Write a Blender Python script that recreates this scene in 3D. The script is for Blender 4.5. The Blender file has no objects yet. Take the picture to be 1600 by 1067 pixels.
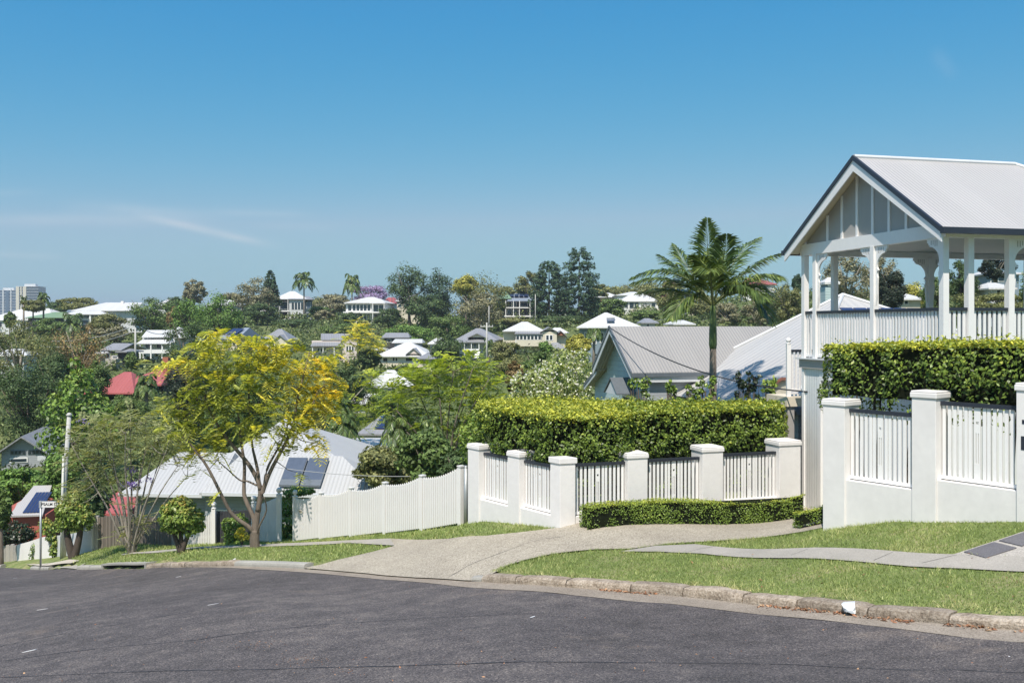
import bpy, math, random
import numpy as np
from mathutils import Vector, Matrix, noise
from mathutils.geometry import delaunay_2d_cdt

F = 1500.0
HY = 510.0
R = math.radians
scn = bpy.context.scene
col = scn.collection
rng = np.random.default_rng(7)
random.seed(7)

# ------------------------------------------------------------------ terrain
def P(px, py, Y):
    return Vector(((px-800)/F*Y, Y, (HY-py)/F*Y))

LIFT = 0.13
CP = []   # (u, lnY, v)
def cp(px, py, Y, lift=0.0):
    z = -(py-HY)/F*Y - lift
    CP.append(((px-800)/F, math.log(Y), -z/Y))
for a in [(0,1067,12),(400,1067,10.3),(800,1067,9),(1200,1067,8.6),(1600,1067,8.2),
          (0,960,19),(400,960,14.5),(800,980,11.8),(200,920,22),(0,910,30),
          (1600,985,10.5),(1400,968,11.7),(1200,948,13.1),(1000,926,14.8),(752,909,17),(600,900,19.5),
          (475,888,22.3),(366,884.5,24.8),(312,885,26.5),(228,888,29.5),(158,889,32.5),(75,890,36.5),(0,887,41),
          (2000,1067,7.6),(2000,1020,8.6),(-400,1067,15),(-400,900,45)]:
    cp(*a)
for a in [(1285,828,16.8),(1400,815,15.6),(1600,814,14),(1093,857,16.9),(1265,863.5,15.0),(1340,869,14.25),(1423,874.5,13.6),(1520,878,12.85),(1617,881.5,12.2),
          (1240,800,22.3),(900,820,19.6),(1100,808,21),(820,830,20),(741,815,22.1),(720,820,23),(640,829,24.6),
          (549,838,26.6),(461,845,29),(436,846,30.2),(334,851,33.5),(397,855,28),(283,862,29.5),(205,863,33),
          (152,858,37),(115,872,36),(65,882,38),(0,880,44),(2000,780,11)]:
    cp(*a, lift=LIFT)
for a in [(600,800,33),(430,812,48),(600,740,62),(600,700,80),(200,700,80),(100,790,56),(30,735,75),(800,700,50),(800,625,90),
          (1000,766,24),(1100,735,30),(1300,650,40),(1300,565,80),(1300,505,150),(1500,482,150),(1500,720,24),(1600,600,60),
          (40,522,230),(160,522,220),(350,496,280),(450,500,280),(570,505,260),(640,506,265),(820,499,255),(930,493,250),
          (1000,489,240),(1190,468,230),(240,567,150),(170,577,140),(200,622,110),(350,548,170),(430,550,170),(520,562,165),
          (630,580,170),(745,562,175),(840,552,175),(950,562,110),(620,612,110),(1600,560,100),
          (-300,700,80),(-300,530,230),(2200,700,30),(2200,480,200),
          (0,507,350),(400,503,350),(800,501,350),(1200,498,350),(1600,494,350),
          (0,530,800),(800,528,800),(1600,528,800),(0,522,2600),(800,522,2600),(1600,522,2600)]:
    cp(*a)
_C = np.array(CP)
def _phi(r2):
    return 0.5*r2*np.log(r2+1e-12)
def _solve():
    n = len(_C); A = np.zeros((n+3, n+3))
    d2 = (_C[:,None,0]-_C[None,:,0])**2*4 + (_C[:,None,1]-_C[None,:,1])**2
    A[:n,:n] = _phi(d2) + np.eye(n)*1.0e-3
    A[:n,n] = 1; A[:n,n+1] = _C[:,0]; A[:n,n+2] = _C[:,1]
    A[n,:n] = 1; A[n+1,:n] = _C[:,0]; A[n+2,:n] = _C[:,1]
    return np.linalg.solve(A, np.concatenate([_C[:,2], [0,0,0]]))
_W = _solve()
def vf(u, l):
    u = np.atleast_1d(np.asarray(u, float)); l = np.atleast_1d(np.asarray(l, float))
    out = np.empty(u.shape)
    for i in range(0, len(u), 20000):
        uu, ll = u[i:i+20000], l[i:i+20000]
        d2 = (uu[:,None]-_C[None,:,0])**2*4 + (ll[:,None]-_C[None,:,1])**2
        n = len(_C)
        out[i:i+20000] = _phi(d2)@_W[:n] + _W[n] + _W[n+1]*uu + _W[n+2]*ll
    return out
def GZ(X, Y):
    X = np.atleast_1d(np.asarray(X, float)); Y = np.atleast_1d(np.asarray(Y, float))
    Yc = np.maximum(Y, 7.6)
    u = np.clip(X/Yc, -0.95, 0.95)
    return -Yc*vf(u, np.log(Yc)) + np.minimum(Y-7.6, 0)*-0.10
def gz(x, y):
    return float(GZ([x], [y])[0])
def hit(px, py, lift=0.0, y0=7.8, y1=60.0):
    u = (px-800)/F; v = (py-HY)/F
    Ys = np.geomspace(y0, y1, 1500)
    z = GZ(u*Ys, Ys) + lift
    k = np.nonzero(-v*Ys <= z)[0]
    Y = Ys[k[0]] if len(k) else y1
    return Vector((u*Y, Y, -v*Y))
_hc = {}
def hitY(px, Y, lift=LIFT):
    X = (px-800)/F*Y
    return Vector((X, Y, gz(X, Y)+lift))

# ------------------------------------------------------------------ materials
MATS = {}
def nodes_of(name):
    m = bpy.data.materials.new(name); m.use_nodes = True
    nt = m.node_tree; nt.nodes.clear()
    out = nt.nodes.new('ShaderNodeOutputMaterial')
    b = nt.nodes.new('ShaderNodeBsdfPrincipled')
    nt.links.new(b.outputs[0], out.inputs[0])
    MATS[name] = m
    return m, nt, b, out
def N(nt, t, **kw):
    n = nt.nodes.new(t)
    for k, v in kw.items():
        if k.startswith('i_'):
            key = k[2:]
            key = int(key) if key.isdigit() else key.replace('_', ' ')
            s = n.inputs[key]
            if hasattr(v, 'node') or isinstance(v, bpy.types.NodeSocket): nt.links.new(v, s)
            else: s.default_value = v
        else: setattr(n, k, v)
    return n
def mth(nt, op, a, b=None, c=None):
    n = nt.nodes.new('ShaderNodeMath'); n.operation = op
    for i, v in enumerate((a, b, c)):
        if v is None: continue
        if isinstance(v, bpy.types.NodeSocket): nt.links.new(v, n.inputs[i])
        else: n.inputs[i].default_value = v
    return n.outputs[0]
def ramp(nt, fac, stops, interp='LINEAR'):
    n = nt.nodes.new('ShaderNodeValToRGB'); n.color_ramp.interpolation = interp
    e = n.color_ramp.elements
    while len(e) < len(stops): e.new(0.5)
    for k, (p, c) in enumerate(stops):
        e[k].position = p; e[k].color = (*c, 1) if len(c) == 3 else c
    nt.links.new(fac, n.inputs[0]); return n.outputs[0]
def mix(nt, fac, a, b, typ='MIX'):
    n = nt.nodes.new('ShaderNodeMix'); n.data_type = 'RGBA'; n.blend_type = typ
    for i, v in ((0, fac), (6, a), (7, b)):
        if isinstance(v, bpy.types.NodeSocket): nt.links.new(v, n.inputs[i])
        elif i == 0: n.inputs[0].default_value = v
        else: n.inputs[i].default_value = (*v, 1)
    return n.outputs[2]
def pos(nt):
    return nt.nodes.new('ShaderNodeNewGeometry').outputs['Position']
def bump(nt, b, h, dist, strength=1.0):
    n = nt.nodes.new('ShaderNodeBump'); n.inputs['Strength'].default_value = strength
    n.inputs['Distance'].default_value = dist
    nt.links.new(h, n.inputs['Height']); nt.links.new(n.outputs[0], b.inputs['Normal'])
def noise_n(nt, scale, detail=3, rough=.55, vec=None):
    n = N(nt, 'ShaderNodeTexNoise'); n.inputs['Scale'].default_value = scale
    n.inputs['Detail'].default_value = detail; n.inputs['Roughness'].default_value = rough
    nt.links.new(vec if vec is not None else pos(nt), n.inputs['Vector']); return n.outputs[0]

def paint(name, c, rough=.5, dirt=.08, scale=1.5, spec=.4):
    m, nt, b, o = nodes_of(name)
    f = noise_n(nt, scale, 5, .65)
    f2 = noise_n(nt, scale*9, 3, .6)
    s = mth(nt, 'MULTIPLY_ADD', f2, .35, mth(nt, 'MULTIPLY', f, .65))
    c0 = tuple(x*(1-dirt*2) for x in c)
    nt.links.new(ramp(nt, s, [(.35, c0), (.6, c)]), b.inputs['Base Color'])
    b.inputs['Roughness'].default_value = rough
    b.inputs['Specular IOR Level'].default_value = spec
    return m
def horiz_phase(nt, pitch):
    """distance along the horizontal direction of a sloping or upright face, in pitches"""
    g = nt.nodes.new('ShaderNodeNewGeometry')
    cr = N(nt, 'ShaderNodeVectorMath', operation='CROSS_PRODUCT'); nt.links.new(g.outputs['True Normal'], cr.inputs[0]); cr.inputs[1].default_value = (0,0,1)
    nm = N(nt, 'ShaderNodeVectorMath', operation='NORMALIZE'); nt.links.new(cr.outputs[0], nm.inputs[0])
    d = N(nt, 'ShaderNodeVectorMath', operation='DOT_PRODUCT'); nt.links.new(g.outputs['Position'], d.inputs[0]); nt.links.new(nm.outputs[0], d.inputs[1])
    return mth(nt, 'DIVIDE', d.outputs['Value'], pitch), g
def roof_mat(name, c, pitch=.076, depth=.012, var=.12, rough=.45, rib=False):
    m, nt, b, o = nodes_of(name)
    ph, g = horiz_phase(nt, pitch)
    s = mth(nt, 'SINE', mth(nt, 'MULTIPLY', ph, 2*math.pi))
    if rib:
        s = mth(nt, 'POWER', mth(nt, 'MULTIPLY_ADD', s, .5, .5), 5.0)
    f = noise_n(nt, .9, 4, .6)
    sheet = mth(nt, 'FLOOR', mth(nt, 'DIVIDE', ph, .76/pitch))
    wn = N(nt, 'ShaderNodeTexWhiteNoise', noise_dimensions='1D'); nt.links.new(sheet, wn.inputs['W'])
    k = mth(nt, 'MULTIPLY_ADD', wn.outputs[0], .4, mth(nt, 'MULTIPLY', f, .6))
    c0 = tuple(x*(1-var) for x in c)
    base = ramp(nt, k, [(.2, c0), (.75, c)])
    groove = mth(nt, 'MULTIPLY_ADD', s, .5, .5)
    base2 = mix(nt, mth(nt, 'MULTIPLY', mth(nt, 'SUBTRACT', 1.0, groove), .15), base, tuple(x*.55 for x in c))
    nt.links.new(base2, b.inputs['Base Color'])
    b.inputs['Roughness'].default_value = rough; b.inputs['Metallic'].default_value = .0
    b.inputs['Specular IOR Level'].default_value = .35
    bump(nt, b, s, depth, .8)
    return m
def board_mat(name, c, pitch=.15, vertical=False, depth=.012):
    m, nt, b, o = nodes_of(name)
    if vertical:
        ph, g = horiz_phase(nt, pitch)
        fr = mth(nt, 'FRACT', ph)
        h = mth(nt, 'SMOOTH_MIN', mth(nt, 'MULTIPLY', fr, 9.0), mth(nt, 'MULTIPLY', mth(nt, 'SUBTRACT', 1.0, fr), 9.0), 0.1)
        h = mth(nt, 'MINIMUM', h, 1.0)
    else:
        sp = N(nt, 'ShaderNodeSeparateXYZ'); nt.links.new(pos(nt), sp.inputs[0])
        fr = mth(nt, 'FRACT', mth(nt, 'DIVIDE', sp.outputs[2], pitch))
        h = mth(nt, 'SUBTRACT', 1.0, fr)
    f = noise_n(nt, 2.0, 4, .6)
    base = ramp(nt, f, [(.3, tuple(x*.9 for x in c)), (.7, c)])
    gr = mth(nt, 'LESS_THAN', h, .12) if not vertical else mth(nt, 'LESS_THAN', h, .5)
    nt.links.new(mix(nt, mth(nt, 'MULTIPLY', gr, .35), base, tuple(x*.45 for x in c)), b.inputs['Base Color'])
    b.inputs['Roughness'].default_value = .55
    bump(nt, b, h, depth, .9)
    return m
def foliage_mat(name, c0, c1, c2=None, obj_col=False, trans=.28, rough=.42, spec=.45, twig=False):
    m, nt, b, o = nodes_of(name)
    g = nt.nodes.new('ShaderNodeNewGeometry')
    at = N(nt, 'ShaderNodeAttribute', attribute_name='tint')
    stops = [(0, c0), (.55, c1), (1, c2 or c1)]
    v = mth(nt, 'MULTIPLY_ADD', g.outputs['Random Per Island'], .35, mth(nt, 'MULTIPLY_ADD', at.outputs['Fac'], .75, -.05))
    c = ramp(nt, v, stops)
    if obj_col:
        oi = N(nt, 'ShaderNodeObjectInfo')
        c = mix(nt, 1.0, c, oi.outputs['Color'], 'MULTIPLY')
    br = mth(nt, 'MULTIPLY_ADD', g.outputs['Random Per Island'], .7, .65)
    cb = N(nt, 'ShaderNodeVectorMath', operation='SCALE'); nt.links.new(c, cb.inputs[0]); nt.links.new(br, cb.inputs[3])
    nt.links.new(cb.outputs[0], b.inputs['Base Color'])
    b.inputs['Roughness'].default_value = rough; b.inputs['Specular IOR Level'].default_value = spec
    t = nt.nodes.new('ShaderNodeBsdfTranslucent')
    ty = mix(nt, 1.0, cb.outputs[0], (1.25, 1.2, .5), 'MULTIPLY'); nt.links.new(ty, t.inputs[0])
    ms = nt.nodes.new('ShaderNodeMixShader'); ms.inputs[0].default_value = trans
    nt.links.new(b.outputs[0], ms.inputs[1]); nt.links.new(t.outputs[0], ms.inputs[2])
    nt.links.new(ms.outputs[0], o.inputs[0])
    return m
def bark_mat(name, c, scale=8):
    m, nt, b, o = nodes_of(name)
    mp = N(nt, 'ShaderNodeMapping'); mp.inputs['Scale'].default_value = (1,1,.25)
    nt.links.new(pos(nt), mp.inputs[0])
    f = noise_n(nt, scale, 5, .7, mp.outputs[0])
    nt.links.new(ramp(nt, f, [(.3, tuple(x*.45 for x in c)), (.65, c)]), b.inputs['Base Color'])
    b.inputs['Roughness'].default_value = .9; bump(nt, b, f, .03, .7)
    return m
def plain(name, c, rough=.5, metal=0, spec=.5):
    m, nt, b, o = nodes_of(name)
    f = noise_n(nt, 6, 3)
    nt.links.new(ramp(nt, f, [(.3, tuple(x*.85 for x in c)), (.7, c)]), b.inputs['Base Color'])
    b.inputs['Roughness'].default_value = rough; b.inputs['Metallic'].default_value = metal
    b.inputs['Specular IOR Level'].default_value = spec
    return m

paint('white_render', (.79,.76,.735), .7, .05, .9, .25)
paint('white_paint', (.84,.82,.80), .45, .03, 3)
paint('white_vinyl', (.77,.745,.715), .4, .02, 3)
paint('cream_soffit', (.72,.64,.50), .6, .03, 2)
paint('grey_panel', (.40,.38,.355), .6, .03, 2)
paint('ceiling_green', (.34,.37,.32), .6, .04, 2)
paint('cream_wall', (.66,.60,.48), .7, .05)
paint('pink_wall', (.70,.60,.55), .7, .05)
paint('stone_wall', (.50,.46,.40), .85, .2, 4)
paint('red_wall', (.46,.13,.10), .6, .04)
paint('pale_wall', (.62,.63,.64), .6, .05)
paint('blue_grey_wall', (.22,.28,.32), .6, .05)
paint('teal_wall', (.06,.10,.11), .6, .05)
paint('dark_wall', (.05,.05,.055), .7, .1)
paint('brick', (.40,.15,.09), .85, .15, 8)
paint('fence_grey', (.40,.37,.33), .7, .1)
board_mat('blue_boards', (.42,.52,.52), .17)
board_mat('grey_boards', (.36,.38,.40), .16)
board_mat('white_boards', (.80,.80,.78), .10, True, .012)
board_mat('white_weatherboards', (.76,.76,.75), .16)
board_mat('door_boards', (.62,.63,.64), .09, True, .01)
board_mat('old_palings', (.20,.17,.145), .11, True, .02)
plain('charcoal', (.028,.033,.045), .4)
plain('gunmetal', (.16,.18,.20), .45, .2)
plain('glass', (.03,.045,.06), .12, 0, .8)
plain('glass_blue', (.07,.11,.17), .12, 0, .9)
plain('solar', (.03,.045,.11), .15, 0, .8)
plain('collector', (.10,.12,.16), .2, 0, .8)
plain('pole_paint', (.62,.62,.56), .6)
plain('galvanised', (.42,.44,.44), .45, .5)
plain('concrete_pole', (.50,.49,.46), .8)
plain('inlet_shade', (.006,.006,.006), .9)
plain('wire', (.05,.05,.055), .6)
plain('wire_pale', (.38,.39,.40), .6)
plain('trim_red', (.30,.12,.08), .6)
plain('pale_timber', (.55,.42,.28), .8)
plain('number_ink', (.03,.03,.035), .5)
plain('aluminium', (.55,.56,.57), .4, .4)
roof_mat('roof_near', (.46,.44,.425), .09, .006, .06)
roof_mat('roof_neighbour', (.345,.33,.31), .11, .009, .08)
roof_mat('roof_ribbed', (.50,.485,.46), .30, .010, .10)
roof_mat('roof_white', (.47,.47,.465), .19, .03, .05, .45, True)
roof_mat('roof_far_white', (.66,.65,.63), .4, .02, .10)
roof_mat('roof_far_grey', (.30,.30,.31), .4, .02, .18)
roof_mat('roof_far_blue', (.26,.30,.36), .4, .02, .10)
roof_mat('roof_far_green', (.22,.33,.20), .4, .02, .10)
roof_mat('roof_far_red', (.42,.12,.11), .4, .02, .12)
foliage_mat('leaf_far', (.45,.5,.35), (1.0,1.0,.9), (1.6,1.5,1.0), obj_col=True, trans=.2, spec=.3, rough=.55)
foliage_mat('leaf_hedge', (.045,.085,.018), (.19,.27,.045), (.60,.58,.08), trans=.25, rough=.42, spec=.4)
foliage_mat('leaf_hedge_low', (.10,.17,.03), (.24,.34,.06), (.52,.54,.09), trans=.25, rough=.45, spec=.4)
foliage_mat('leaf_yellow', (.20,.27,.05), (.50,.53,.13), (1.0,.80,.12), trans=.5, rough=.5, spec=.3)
foliage_mat('leaf_jacaranda', (.17,.22,.09), (.33,.39,.14), (.46,.50,.20), trans=.42, rough=.5, spec=.25)
foliage_mat('leaf_bare', (.17,.19,.09), (.33,.36,.16), (.44,.42,.22), trans=.4, rough=.5, spec=.25)
foliage_mat('leaf_fern', (.17,.25,.04), (.38,.46,.07), (.70,.64,.06), trans=.42, rough=.5, spec=.25)
foliage_mat('petal_purple', (.22,.15,.50), (.32,.22,.62), (.40,.30,.70), trans=.3)
foliage_mat('petal_white', (.65,.63,.55), (.8,.78,.7), (.85,.83,.75), trans=.3)
foliage_mat('leaf_palm', (.045,.085,.03), (.12,.18,.05), (.36,.42,.11), trans=.22, rough=.38, spec=.5)
foliage_mat('leaf_dark', (.012,.02,.012), (.03,.05,.02), (.07,.09,.04), trans=.15, rough=.4)
foliage_mat('leaf_rust', (.08,.15,.03), (.24,.34,.07), (.50,.34,.10), trans=.25, rough=.4)
foliage_mat('leaf_green', (.07,.14,.03), (.19,.30,.055), (.38,.44,.10), trans=.25, rough=.4)
foliage_mat('grass_blade', (.15,.215,.06), (.30,.37,.12), (.62,.56,.30), trans=.25, rough=.55, spec=.3)
foliage_mat('leaf_litter', (.20,.09,.05), (.38,.19,.11), (.50,.34,.20), trans=.1, rough=.8, spec=.2)
foliage_mat('scrub', (.045,.065,.025), (.12,.165,.055), (.26,.28,.11), trans=.2, rough=.5, spec=.3)
bark_mat('bark', (.20,.16,.125))
bark_mat('bark_pale', (.38,.34,.28))
bark_mat('bark_dark', (.09,.07,.055))
bark_mat('bark_palm', (.30,.25,.20), 14)
plain('crownshaft', (.11,.17,.06), .45)
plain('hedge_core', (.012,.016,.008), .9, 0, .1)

# ground surfaces
def ground_mats():
    m, nt, b, o = nodes_of('asphalt')
    p = pos(nt)
    big = noise_n(nt, .22, 6, .68, p); mid = noise_n(nt, 2.2, 4, .65, p); fine = noise_n(nt, 60, 2, .7, p)
    v = N(nt, 'ShaderNodeTexVoronoi'); v.inputs['Scale'].default_value = 75; nt.links.new(p, v.inputs['Vector'])
    sep = N(nt, 'ShaderNodeSeparateColor'); nt.links.new(v.outputs['Color'], sep.inputs[0])
    k = mth(nt, 'MULTIPLY_ADD', big, .5, mth(nt, 'MULTIPLY', mid, .5))
    base = ramp(nt, k, [(.34, (.070,.063,.061)), (.50, (.108,.096,.094)), (.68, (.185,.162,.148))])
    agg = ramp(nt, sep.outputs[0], [(0, (.30,.30,.32)), (.45, (.85,.85,.87)), (.85, (1.3,1.27,1.22)), (1, (2.6,2.5,2.3))])
    c = mix(nt, .85, base, mix(nt, 1.0, base, agg, 'MULTIPLY'))
    brown = ramp(nt, noise_n(nt, .55, 5, .7, p), [(.60, (0,0,0)), (.72, (1,1,1))])
    c = mix(nt, mth(nt, 'MULTIPLY', brown, mth(nt, 'MULTIPLY', fine, .75)), c, (.20,.15,.11))
    nt.links.new(c, b.inputs['Base Color']); b.inputs['Roughness'].default_value = .85
    b.inputs['Specular IOR Level'].default_value = .3
    h = mth(nt, 'MULTIPLY_ADD', v.outputs['Distance'], 1.0, mth(nt, 'MULTIPLY', fine, .6)); bump(nt, b, h, .008, .8)
    def conc(name, c0, c1, vs, spk, stain=.3):
        m, nt, b, o = nodes_of(name); p = pos(nt)
        a = noise_n(nt, .8, 5, .65, p); f = noise_n(nt, 40, 3, .7, p)
        base = ramp(nt, a, [(.32, c0), (.66, c1)])
        v = N(nt, 'ShaderNodeTexVoronoi'); v.inputs['Scale'].default_value = vs; nt.links.new(p, v.inputs['Vector'])
        sep = N(nt, 'ShaderNodeSeparateColor'); nt.links.new(v.outputs['Color'], sep.inputs[0])
        ag = ramp(nt, sep.outputs[1], [(0, (.45,.42,.40)), (.3, (.95,.93,.9)), (.7, (1.05,1.03,1.0)), (1, (1.5,1.5,1.5))])
        c = mix(nt, spk, base, mix(nt, 1.0, base, ag, 'MULTIPLY'))
        st = ramp(nt, noise_n(nt, 2.6, 5, .75, p), [(.50, (0,0,0)), (.75, (1,1,1))])
        c = mix(nt, mth(nt, 'MULTIPLY', st, stain), c, tuple(x*.5 for x in c0))
        nt.links.new(c, b.inputs['Base Color']); b.inputs['Roughness'].default_value = .9
        b.inputs['Specular IOR Level'].default_value = .2
        bump(nt, b, f, .006, .5)
    conc('exposed_aggregate', (.33,.295,.24), (.41,.37,.30), 55, .8, .12)
    conc('path_concrete', (.32,.30,.265), (.39,.36,.32), 90, .35, .2)
    conc('gutter_concrete', (.25,.21,.17), (.33,.285,.235), 70, .6, .35)
    conc('kerb_concrete', (.32,.31,.28), (.40,.385,.35), 90, .4, .3)
    conc('paver_dark', (.12,.115,.13), (.16,.155,.165), 90, .4, .2)
    conc('paver_edge', (.36,.33,.30), (.44,.41,.37), 60, .5, .1)
    conc('far_path', (.45,.40,.33), (.52,.47,.40), 90, .3, .1)
    # weathered sandstone kerb
    m, nt, b, o = nodes_of('kerb_stone'); p = pos(nt)
    g = nt.nodes.new('ShaderNodeNewGeometry')
    a = noise_n(nt, 3.5, 5, .7, p); f = noise_n(nt, 28, 4, .7, p)
    base = ramp(nt, mth(nt, 'MULTIPLY_ADD', f, .45, mth(nt, 'MULTIPLY', a, .55)), [(.30, (.10,.072,.05)), (.46, (.30,.24,.18)), (.64, (.54,.46,.37))])
    br = mth(nt, 'MULTIPLY_ADD', g.outputs['Random Per Island'], .4, .75)
    sc = N(nt, 'ShaderNodeVectorMath', operation='SCALE'); nt.links.new(base, sc.inputs[0]); nt.links.new(br, sc.inputs[3])
    nt.links.new(sc.outputs[0], b.inputs['Base Color']); b.inputs['Roughness'].default_value = .95
    bump(nt, b, mth(nt, 'ADD', a, mth(nt, 'MULTIPLY', f, .5)), .03, .9)
    # grass soil
    m, nt, b, o = nodes_of('turf'); p = pos(nt)
    a = noise_n(nt, .9, 5, .7, p); f = noise_n(nt, 14, 4, .75, p)
    k = mth(nt, 'MULTIPLY_ADD', f, .45, mth(nt, 'MULTIPLY', a, .55))
    nt.links.new(ramp(nt, k, [(.34, (.11,.15,.05)), (.5, (.19,.23,.08)), (.64, (.36,.31,.18))]), b.inputs['Base Color'])
    b.inputs['Roughness'].default_value = .95; b.inputs['Specular IOR Level'].default_value = .1; bump(nt, b, f, .04, .8)
    m, nt, b, o = nodes_of('hillside'); p = pos(nt)
    a = noise_n(nt, .05, 5, .7, p); f = noise_n(nt, .7, 5, .75, p)
    k = mth(nt, 'MULTIPLY_ADD', f, .5, mth(nt, 'MULTIPLY', a, .5))
    nt.links.new(ramp(nt, k, [(.36, (.07,.10,.035)), (.52, (.14,.17,.06)), (.68, (.28,.25,.14))]), b.inputs['Base Color'])
    b.inputs['Roughness'].default_value = .95; b.inputs['Specular IOR Level'].default_value = .1; bump(nt, b, f, .3, .8)
    m, nt, b, o = nodes_of('tar'); p = pos(nt)
    f = noise_n(nt, 9, 4, .8, p)
    nt.links.new(ramp(nt, f, [(.42, (.022,.022,.027)), (.62, (.048,.047,.052))]), b.inputs['Base Color']); b.inputs['Roughness'].default_value = .7
ground_mats()

# ------------------------------------------------------------------ object helpers
def tag(o, label=None, cat=None, group=None, kind=None):
    if label: o['label'] = label
    if cat: o['category'] = cat
    if group: o['group'] = group
    if kind: o['kind'] = kind
    return o
def thing(name, label, cat, loc=(0,0,0), rz=0.0, group=None):
    o = bpy.data.objects.new(name, None); col.objects.link(o)
    o.empty_display_size = .2
    o.location = loc; o.rotation_euler = (0,0,rz)
    return tag(o, label, cat, group)
def link(name, me, parent=None):
    o = bpy.data.objects.new(name, me); col.objects.link(o)
    if parent is not None: o.parent = parent
    return o
class MB:
    def __init__(s, off=None):
        s.v = []; s.f = []; s.off = Vector(off) if off is not None else Vector((0,0,0)); s.smooth = False
    def add(s, vs, fs):
        n = len(s.v); s.v += [tuple(Vector(p)-s.off) for p in vs]; s.f += [tuple(i+n for i in f) for f in fs]
    def obox(s, c, ax, ay, az):
        """box from centre and three half-extent vectors"""
        c = Vector(c); ax, ay, az = Vector(ax), Vector(ay), Vector(az)
        vs = [c+ax*i+ay*j+az*k for k in (-1,1) for j in (-1,1) for i in (-1,1)]
        s.add(vs, [(0,2,3,1),(4,5,7,6),(0,1,5,4),(2,6,7,3),(0,4,6,2),(1,3,7,5)])
    def box(s, x0, x1, y0, y1, z0, z1):
        s.obox(((x0+x1)/2,(y0+y1)/2,(z0+z1)/2), ((x1-x0)/2,0,0), (0,(y1-y0)/2,0), (0,0,(z1-z0)/2))
    def prism(s, poly, d):
        """planar polygon (3D points) extruded by vector d"""
        n = len(poly); poly = [Vector(p) for p in poly]; d = Vector(d)
        s.add(poly + [p+d for p in poly], [tuple(range(n))[::-1], tuple(range(n, 2*n))] + [(i,(i+1)%n,(i+1)%n+n,i+n) for i in range(n)])
    def tube(s, pts, rad, seg=8, cap=True):
        pts = [Vector(p) for p in pts]; n = len(pts)
        if not isinstance(rad, (list, tuple)): rad = [rad]*n
        vs = []; up = Vector((0,0,1))
        for i, p in enumerate(pts):
            t = (pts[min(i+1,n-1)]-pts[max(i-1,0)])
            if t.length < 1e-9: t = Vector((0,0,1))
            t.normalize()
            a = t.cross(up) if abs(t.z) < .95 else t.cross(Vector((1,0,0)))
            a.normalize(); b = t.cross(a)
            for k in range(seg):
                an = 2*math.pi*k/seg
                vs.append(p + a*math.cos(an)*rad[i] + b*math.sin(an)*rad[i])
        fs = [(i*seg+k, i*seg+(k+1)%seg, (i+1)*seg+(k+1)%seg, (i+1)*seg+k) for i in range(n-1) for k in range(seg)]
        if cap: fs += [tuple(range(seg))[::-1], tuple((n-1)*seg+k for k in range(seg))]
        s.add(vs, fs)
    def lathe(s, c, prof, seg=12):
        """prof: list of (r, z)"""
        s.tube([Vector(c)+Vector((0,0,z)) for r, z in prof], [max(r,1e-4) for r, z in prof], seg)
    def ball(s, c, r, seg=10, rings=7):
        s.lathe(c, [(r*math.sin(math.pi*i/rings), -r*math.cos(math.pi*i/rings)) for i in range(rings+1)], seg)
    def build(s, name, mat, parent=None, smooth=False, bevel=0):
        me = bpy.data.meshes.new(name); me.from_pydata(s.v, [], s.f); me.update()
        me.materials.append(MATS[mat])
        if smooth: me.polygons.foreach_set('use_smooth', [True]*len(me.polygons))
        o = link(name, me, parent)
        if bevel:
            md = o.modifiers.new('bevel', 'BEVEL'); md.width = bevel; md.segments = 2; md.limit_method = 'ANGLE'; md.angle_limit = R(40)
        return o
def quads_mesh(name, mat, V, nper, tint=None, smooth=False):
    """V: (n, nper, 3) polygons"""
    V = np.asarray(V, np.float32); n = V.shape[0]
    me = bpy.data.meshes.new(name)
    me.vertices.add(n*nper); me.vertices.foreach_set('co', V.reshape(-1))
    me.loops.add(n*nper); me.loops.foreach_set('vertex_index', np.arange(n*nper, dtype=np.int32))
    me.polygons.add(n); me.polygons.foreach_set('loop_start', np.arange(0, n*nper, nper, dtype=np.int32))
    try: me.polygons.foreach_set('loop_total', np.full(n, nper, np.int32))
    except Exception: pass
    if tint is not None:
        a = me.attributes.new('tint', 'FLOAT', 'FACE'); a.data.foreach_set('value', np.asarray(tint, np.float32))
    me.update(calc_edges=True); me.materials.append(MATS[mat])
    return me
def norm(a):
    return a/np.maximum(np.linalg.norm(a, axis=-1, keepdims=True), 1e-9)
def leaf_polys(C, Nn, size, aspect=.55, r=None):
    """rhombus leaves: centres C, normals Nn, lengths size"""
    r = r or rng
    n = len(C); Nn = norm(Nn)
    t = norm(np.cross(Nn, r.normal(size=(n,3)))); b = np.cross(Nn, t)
    s = np.asarray(size).reshape(-1,1)*np.ones((n,1))
    L = t*s*.5; W = b*s*.5*aspect
    bend = Nn*s*.12
    return np.stack([C-L-bend, C-L*.1+W, C+L-bend, C-L*.1-W], 1)
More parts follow.
